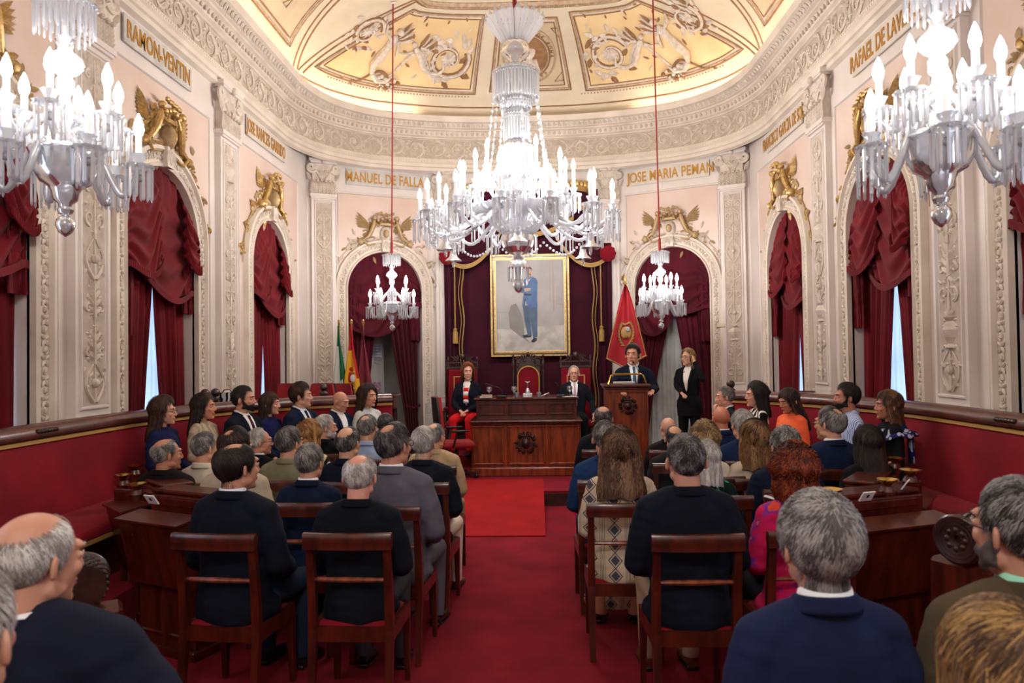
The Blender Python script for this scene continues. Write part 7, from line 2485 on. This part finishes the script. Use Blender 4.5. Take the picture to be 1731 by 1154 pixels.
# lectern
p = atY(1061, 652, 8.98)
LX, LY = p.x, 9.0
t = thing('lectern', 'tall mahogany lectern with carved coat of arms and brass rail', 'lectern', (LX, LY, ZF))
hz = p.z - ZF
b = MB(); b.box((0, .23, hz / 2), (.52, .44, hz - .02), bev=.006); b.box((0, .23, .05), (.58, .5, .10), bev=.01); b.obj('body', M_woodl, t, smooth=False)
f = MB(); frame_strip(f, lambda u, n, z: Vector((u, .01 - n, z)), -.24, .24, .13, hz - .06, .03, .016); f.obj('front_panel', M_woodl, t, smooth=False)
b = MB(); b.box((0, .23, hz - .0), (.60, .52, .04), bev=.012); b.box((0, .23, hz - .035), (.56, .48, .03), bev=.01); b.obj('top', M_wood, t, smooth=False)
c = MB(); carved_coat(c, lambda x_, n, z: Vector((x_, .008 - n, hz - .25 + z)), .115, seed=4); c.obj('coat_of_arms', M_woodd, t)
r = MB()
pts = [(-.24, .02, hz + .02), (-.2, .03, hz + .13), (-.17, .04, hz + .145), (.17, .04, hz + .145), (.2, .03, hz + .13), (.24, .02, hz + .02)]
r.tube(pts, .011, n=8); r.box((0, .045, hz + .145), (.34, .02, .022)); r.obj('brass_rail', M_brass, t)
tag(MB().box((LX - .02, LY + .2, p.z + .034), (.26, .18, .02), R=None).obj('speech_papers', M_paper, None, smooth=False), 'white speech papers lying on the lectern top', 'paper')
t = thing('gooseneck_microphone', 'thin black microphone rising from the lectern toward the speaker', 'microphone', (LX + .15, LY + .1, p.z + .02))
MB().tube([(0, 0, 0), (.02, 0, .1), (-.01, .02, .2), (-.05, .04, .27)], .004, n=6).obj('neck', M_black, t)
m_ = MB(); m_.ell((-.055, .042, .275), (.012, .012, .02), 0, 8, 6); m_.obj('capsule', M_black, t)

# people on the stage
def stage_person(px, pt, Y, label, sex, face, zf, stand=False, **kw):
    q = atY(px, pt, Y)
    hs = kw.get('hs', 1.04)
    nom = (1.085 if sex == 'm' else 1.07) + .165 + .128 * hs
    k = (q.z - zf) / (nom - .5 + .9) if stand else (q.z - zf - .47) / (nom - .47)
    print('K', round(k, 2), label[:40])
    k = min(1.12, max(.85, k))
    return person(label, (q.x, q.y, 0), face, sex, k, zf, stand=stand, seed=70 + int(px) % 20, **kw)
stage_person(1070, 580, 9.42, 'man in dark navy suit and blue tie speaking at the lectern', 'm', d(178), ZF, True, hy=d(160), top=('plain', '#141a2c', '#0f1422'), shirt='#e3e6ee', tie='#34526e', legc='#12141d',
             hair=H('short', DARK, n=4000, thick=.017, sl=.04), arms=('lectern', 'lectern'), hem=.36, skin='#cd957a', hs=1.1)
stage_person(1163, 588, 10.65, 'standing woman in black trouser suit touching her ear, glasses, fair hair', 'f', d(150), ZF, True, hy=d(128), top=BLK, shirt='#d9cfca', legc='#101116', shoes='#101010', glasses=True,
             hair=H('long', BLD, n=3500, thick=.022, length=.12, a0=66, drape_w=1.1), arms=('ear', 'standfold'), hem=.34, hands=(.9, .45), skin='#d8a58e')
o1 = stage_person(790, 613, 11.25, 'seated woman with auburn hair, navy jacket and bright red trousers', 'f', d(172), ZD, hy=d(190), hr=0, top=('plain', '#181d2c', '#121722'), shirt='#cfcac6', legc='#c01a1e', shoes='#1a1010',
             hair=H('long', ('#4a2414', '#7a4024', '#a1603a'), n=3000, thick=.028, length=.13, a0=66, drape_w=1.12), arms=('lapin', 'lapin'), skin='#d8a58e')
st_ = MB()
for k, cc in enumerate((0, 1, 0, 1)):
    z0 = .99 - .06 * k
    st_.slab(lambda u, v, z0=z0: (Vector(((u * 2 - 1) * .04, front_y(TOR_F, (u * 2 - 1) * .04, z0 - .055 * v) + .012, z0 - .055 * v)), Vector((0, 1, 0))), 4, 2, .006, cc)
sgm = Geo(); sgm.addmb(st_); sgm.obj('striped_blouse', [cloth_mat('blouse_red', 'plain', '#c8201f'), M_shirt], o1)
stage_person(970, 617, 11.2, 'elderly bald man with glasses in dark suit and pale pink tie on the right seat', 'm', d(182), ZD, hy=d(178), top=('plain', '#1b2028', '#15191f'), shirt='#cdd3e6', tie='#b08a92', legc='#15171c', glasses=True,
             hair=H('ring', WHITE, n=1500, thick=.012), arms=('hang', 'lap'), skin='#d09c86')

# red office chair, red chairs behind the rail
def office_chair(label, x, y, z, rz, tall=1.0):
    t = thing('office_chair', label, 'office chair', (x, y, z), rz)
    b = MB()
    b.slab(lambda u, v: (Vector(((u * 2 - 1) * .22 * (1 - .25 * max(0, v - .7) / .3), -.20 - .05 * v + .05 * (2 * u - 1) ** 2, .52 + .60 * tall * v)), Vector((0, 1, 0))), 10, 12, .04)
    b.obj('backrest', mat('red_chair_fabric', '#9c1420', .85, c2='#861019', scale=30, sheen=.1), t)
    b = MB(); b.slab(lambda u, v: (Vector(((u * 2 - 1) * .23 * (1 - .25 * max(0, v - .7) / .3), -.245 - .05 * v + .05 * (2 * u - 1) ** 2, .50 + .62 * tall * v)), Vector((0, 1, 0))), 8, 10, .02); b.obj('back_shell', M_black, t)
    b = MB(); b.box((0, .03, .47), (.46, .46, .08), bev=.03); b.obj('seat', MATS['red_chair_fabric'], t)
    b = MB(); b.tube([(0, .03, .43), (0, .03, .10)], .025, n=10); b.tube([(0, -.15, .44), (0, -.24, .46), (0, -.26, .60)], .02, n=8); b.obj('gas_column', M_black, t)
    b = MB()
    for k in range(5):
        a = 2 * pi * k / 5; b.bar((0, .03, .10), (.27 * cos(a), .03 + .27 * sin(a), .06), .04, .03); 
        b.ell((.27 * cos(a), .03 + .27 * sin(a), .03), (.03, .03, .03), 0, 8, 6)
    b.obj('star_base', M_black, t)
    for s in (-1, 1):
        b = MB(); b.tube([(s * .24, -.05, .45), (s * .28, -.03, .55), (s * .28, .0, .66)], .014, n=7); b.box((s * .28, .04, .67), (.05, .24, .03), bev=.01); b.obj('armrest', M_black, t)
q = atY(768, 720, 9.75)
office_chair('red and black office chair at the left end of the presidency table', q.x, 9.75, ZF, d(-75))
for px, Y, lab, rz in ((474, 9.15, 'red chair back showing behind the left rail, farthest left', d(165)), (527, 8.98, 'red chair back just behind the young man\'s face', d(160)), (561, 9.75, 'red chair back beside the wooden ball finial', d(165))):
    q = atY(px, 650, Y)
    office_chair(lab, q.x, Y, ZF, rz, (q.z - ZF - .52) / .60)
# newel posts with ball finials
def newel(px, py, Y, lab, r=.05):
    p = atY(px, py, Y)
    t = thing('newel_post', lab, 'newel post', (p.x, p.y, 0), 0)
    z = p.z
    mb = MB(); mb.lathe([(.055, 0), (.055, z - .3), (.07, z - .28), (.075, z - .24), (.045, z - .2), (.06, z - .12), (.035, z - .10), (.03, z - .09)], (0, 0, 0), 14); mb.obj('post', M_woodd, t)
    MB().ell((0, 0, z - .05), (r, r, r), 0, 16, 12).obj('ball_finial', M_woodd, t)
for a in ((364, 656, 7.65, 'dark newel post with ball finial behind the woman in beige, right of two'), (347, 657, 7.4, 'dark newel post with ball finial behind the woman in beige, left of two'), (547, 648, 8.66, 'dark turned newel post left of the bald man in blue suit'), (1235, 642, 8.66, 'dark newel post behind the man resting his chin')):
    newel(*a)
# patterned basket on the rail
p = atY(384, 690, 7.55)
t = thing('patterned_bag', 'black and white patterned bag standing on the left rail', 'bag', (p.x, p.y, p.z))
mb = MB(); mb.slab(lambda u, v: (Vector((.10 * cos(2 * pi * u) * (1 - .25 * v * v), .05 * sin(2 * pi * u) * (1 - .3 * v), .17 * v)), Vector((cos(2 * pi * u), sin(2 * pi * u), 0))), 24, 6, .006)
mb.box((0, 0, .005), (.17, .08, .01))
mb.obj('bag_body', cloth_mat('bag_print', 'zebra', '#16161a', '#c9c6c2'), t)
MB().tube([(-.06, 0, .16), (-.03, 0, .20), (.03, 0, .20), (.06, 0, .16)], .006, n=6).obj('handle', M_black, t)
MB().box((p.x, p.y, p.z / 2 - .004), (.30, .22, p.z - .01), bev=.01).obj('pedestal_block', M_wood, None, smooth=False)
tag(D.objects['pedestal_block'], 'wooden rail pedestal under the patterned bag at left', 'pedestal')
# low wooden console by the left doorway
x0_, x1_ = atY(598, 668, 9.9).x, atY(668, 668, 9.9).x
zc_ = atY(640, 667, 9.9).z
t = thing('console_table', 'dark wooden console table in front of the left doorway', 'table', ((x0_ + x1_) / 2, 10.05, ZF))
w_ = x1_ - x0_; h_ = zc_ - ZF
b = MB(); b.box((0, 0, h_ - .02), (w_ + .04, .42, .04), bev=.01); b.obj('top', M_wood, t, smooth=False)
b = MB(); b.box((0, 0, h_ - .12), (w_ - .04, .38, .16), bev=.005); b.obj('apron', M_wood, t, smooth=False)
for a in (-1, 1):
    for c_ in (-1, 1):
        MB().lathe([(.02, 0), (.03, .1), (.022, .4), (.04, h_ - .3), (.035, h_ - .19)], (a * (w_ / 2 - .07), c_ * .15, 0), 10).obj('leg', M_woodd, t)
# white-painted glazed door leaf with notices inside the doorway
a_ = AB[0][0]
t = thing('glazed_notice_door', 'grey glazed door with blue-white notices in the left doorway', 'door')
mb = MB(); lbox(mb, WBL, a_ - .30, a_ + .16, -.78, -.74, ZF, 2.45); mb.obj('door_leaf', M_shaft, t, smooth=False)
for (u0, u1, z0, z1) in ((-.22, -.04, 1.72, 2.12), (-.03, .12, 1.85, 2.10)):
    mb = MB(); lbox(mb, WBL, a_ + u0, a_ + u1, -.735, -.73, z0, z1); mb.obj('notice', mat('blue_white_notice', '#b9c9e2', .6, c2='#dfe6f0', scale=30), t, smooth=False)
    mb = MB()
    for k in range(7): lbox(mb, WBL, a_ + u0 + .015, a_ + u1 - .02, -.729, -.727, z1 - .05 - .05 * k, z1 - .044 - .05 * k)
    mb.obj('printed_lines', M_ink, t, smooth=False)
mb = MB(); lbox(mb, WBL, a_ - .16, a_ + .10, -.735, -.71, 1.22, 1.42); mb.obj('framed_picture', mat('mottled_picture', '#7a4a66', .6, c2='#b9a0b0', scale=26), t, smooth=False)
# surveillance camera and sensor
p = WBL(BL - .07, .0, 0); q = atY(731, 519, p.y)
t = thing('dome_camera', 'small round surveillance camera on the wall strip left of the apse', 'camera', tuple(WBL(BL - .075, .0, q.z)))
MB().lathe([(0, 0), (.055, 0), (.055, .03), (.045, .045), (0, .045)], (0, 0, 0), 20).obj('housing', mat('pale_housing', '#c9c5c0', .5), t)
MB().ell((0, 0, .045), (.03, .03, .025), 0, 14, 8).obj('lens_dome', M_black, t)
t.rotation_euler = Vector(WBL.n).to_track_quat('Z', 'Y').to_euler()
q = atY(1223, 551, 11.7)
t = thing('wall_sensor', 'small cream sensor box on the wall right of the right doorway', 'sensor', tuple(WBR(.46, .06, q.z)))
MB().box((0, 0, 0), (.14, .06, .06), rz=atan2(WBR.t.y, WBR.t.x), bev=.01).obj('housing', mat('cream_plastic', '#cbbd9f', .5), t, smooth=False)

# ------------------------------------------------------------------ flags
def flag(label, px, ptop, Y, zbot, w, mats, band, lean=.0, fold=9, emblem=None, tip=M_gold):
    p = atY(px, ptop, Y)
    t = thing('flag', label, 'flag', (p.x, p.y, ZF))
    h = p.z - ZF
    MB().tube([(0, 0, .02), (lean * .0, 0, h - .02)], .014, n=8).obj('pole', M_brass, t)
    f_ = MB(); f_.lathe([(.018, h - .03), (.024, h - .01), (.012, h), (.022, h + .015), (.014, h + .035), (0, h + .045)], (0, 0, 0), 12); f_.obj('finial', tip, t)
    b_ = MB(); b_.lathe([(.16, 0), (.16, .02), (.05, .05), (.02, .09), (0, .09)], (0, 0, 0), 16); b_.obj('stand', M_brass, t)
    mb = MB(); nu, nv = 28, 30
    def fn(u, v):
        ww = w * (.12 + .88 * sm(v, 0, .8))
        x = -ww * .45 + ww * u + lean * v
        return Vector((x, -.03 - .035 * sin(u * fold + v * 1.5) * (.3 + .7 * v) - .02, lerp(h - .06, zbot - ZF - .04 * sin(u * 5), v))), Vector((0, -1, 0))
    mb.slab(fn, nu, nv, .006)
    mi = []
    for i in range(len(mb.f)):
        q = i // 2
        if i < nu * nv * 2: uu, vv = (q % nu) / nu, (q // nu) / nv; mi.append(band(uu, vv))
        else: mi.append(0)
    mb.m = mi
    mb.obj('cloth', mats, t, ang=80)
    if emblem: emblem(t, fn, h)
    return t
fm = lambda n, c: mat(n, c, .8, bump=.1, bscale=90)
G_, W_, R_, Y_, MR = fm('flag_green', '#0f6a44'), fm('flag_white', '#c8c9bd'), fm('flag_red', '#b3141c'), fm('flag_yellow', '#e0a51a'), fm('flag_maroon', '#74202c')
def emb(pieces):
    def f(t, fn, h):
        mb = MB(); mats = []
        for (u, v, ru, rz_, m_) in pieces:
            if m_ not in mats: mats.append(m_)
            p, _ = fn(u, v); mb.ell(p + Vector((0, -.012, 0)), (ru, .012, rz_), mats.index(m_), 12, 8)
        mb.obj('emblem', mats, t)
    return f
flag('green and white flag on a pole, leftmost of the three flags', 573, 544, 10.6, 1.05, .20, [G_, W_], lambda u, v: 0 if (u > .45 + .3 * (v > .6) or v < .22 or (v > .75 and u < .35)) else 1, .02, emblem=emb([(.5, .72, .03, .045, M_palegold)]))
flag('red and yellow flag with coat of arms, middle of the three flags', 594, 544, 10.55, .98, .25, [R_, Y_], lambda u, v: 0 if (v < .25 or (u + .35 * (1 - v) > .98 and v < .6) or v - .45 * u > .80) else 1, .0,
     emblem=emb([(.35, .55, .05, .08, R_), (.62, .58, .045, .06, mat('emblem_white', '#d8cfd0', .7)), (.62, .70, .04, .03, M_palegold), (.5, .47, .04, .03, R_), (.7, .52, .02, .02, M_gold)]))
flag('maroon flag with a blue and gold crest at its foot, right of the three flags', 614, 544, 10.6, 1.0, .22, [MR, fm('flag_cream', '#b9a276'), R_], lambda u, v: 1 if v > .74 else 0, .02,
     emblem=emb([(.5, .80, .075, .085, fm('emblem_blue', '#23345e')), (.5, .80, .035, .05, mat('emblem_white', '#d8cfd0', .7)), (.5, .72, .06, .03, Y_), (.4, .86, .02, .02, MATS['emblem_white'])]))
# civic banner right of the seats
p = atY(1057, 478, 11.25)
t = thing('banner', 'large red banner with gold laurel and crest on a gilt-tipped pole', 'banner', (p.x, 11.25, ZF))
h = p.z - ZF
MB().tube([(0, 0.03, .0), (0, 0.03, h)], .017, n=8).obj('pole', M_woodd, t)
MB().lathe([(.022, h - .02), (.036, h), (.02, h + .02), (.03, h + .05), (.02, h + .09), (0, h + .14)], (0, .03, 0), 12).obj('finial', M_gold, t)
MB().lathe([(.2, 0), (.2, .02), (.05, .06), (.022, .1), (0, .1)], (0, 0.03, 0), 16).obj('stand', M_woodd, t)
sB = 11.25 / FPX
def bfn(u, v):
    L_ = lerp(-.02, -.33, v ** .9); R2 = lerp(.02, .31, v ** .85)
    z = h - .03 - lerp(.0, 1.0 + .30 * (1 - abs(u - .45) * 1.1) + .14 * (u < .5) * (.5 - u) * 0, v)
    return Vector((lerp(L_, R2, u), -.03 - .045 * sin(u * 11 + 1) * (.35 + .65 * (1 - v) + .2) - .02 * sin(u * 5 + v * 2), z)), Vector((0, -1, 0))
mb = MB(); mb.slab(bfn, 36, 30, .008); mb.obj('cloth', fm('banner_red', '#9c1220'), t, ang=80)
fr = MB()
fr.tube([bfn(u / 30, 1)[0] + Vector((0, -.01, 0)) for u in range(31)], .014, n=6); fr.tube([bfn(.015, v / 20)[0] + Vector((0, -.008, 0)) for v in range(8, 21)], .008, n=5); fr.tube([bfn(.985, v / 20)[0] + Vector((0, -.008, 0)) for v in range(8, 21)], .008, n=5)
fr.obj('gold_fringe', M_braid, t)
em = MB()
def BP(x, d_, y):      # emblem map centred on the cloth
    u = .5 + x / .62; v = .60 - y / 1.15
    q = bfn(min(.98, max(.02, u)), min(.98, max(.02, v)))[0]
    return q + Vector((0, -.014 - d_, 0))
for s in (-1, 1):
    for k in range(9):
        a = -pi / 2 + s * (.25 + k * .24)
        for q in (-1, 1): leaf(em, BP, .16 * cos(a), .17 * sin(a), a + s * pi / 2 * 1.0 + q * .5, .06, .025)
    relief(em, BP, [(.16 * cos(-pi / 2 + s * (.1 + k * .2)), .17 * sin(-pi / 2 + s * (.1 + k * .2))) for k in range(12)], .006)
em.ell(BP(0, 0, .01), (.085, .016, .10), 0, 14, 8); em.ell(BP(-.03, .012, .02), (.035, .014, .05), 1, 10, 6); em.ell(BP(.035, .012, .05), (.035, .014, .04), 2, 10, 6); em.ell(BP(0, .014, -.05), (.03, .012, .03), 1, 10, 6)
for k in range(7): em.ell(BP((k - 3) * .028, .0, .13), (.012, .01, .02), 0, 6, 5)
em.obj('emblem', [M_braid, mat('emblem_bronze', '#7d5a22', .5, .4), mat('emblem_grey', '#9aa0a0', .6)], t)
# chairs seen over the right rail
for px, Y, lab in ((1366, 8.35, 'dark wooden chair back showing above the right rail behind the woman in orange'), (1262, 9.0, 'dark wooden chair back above the far right rail'), (1440, 7.95, 'dark chair back behind the striped shirt man')):
    q = atY(px, 662, Y)
    c = dup(ch0, None, (q.x, Y, ZF if Y > 8.8 else ZP), pi * .9, lab)
    z_ = q.z - c.location.z
    c.scale = (1, 1, z_ / .955)
    c['group'] = 'spare chairs behind the benches'
lamp('lamp', 'POINT', (X0, -1.0, 4.6), 220, (1, .97, .94), .35)  # unseen fill light behind the camera, added to brighten faces and stage
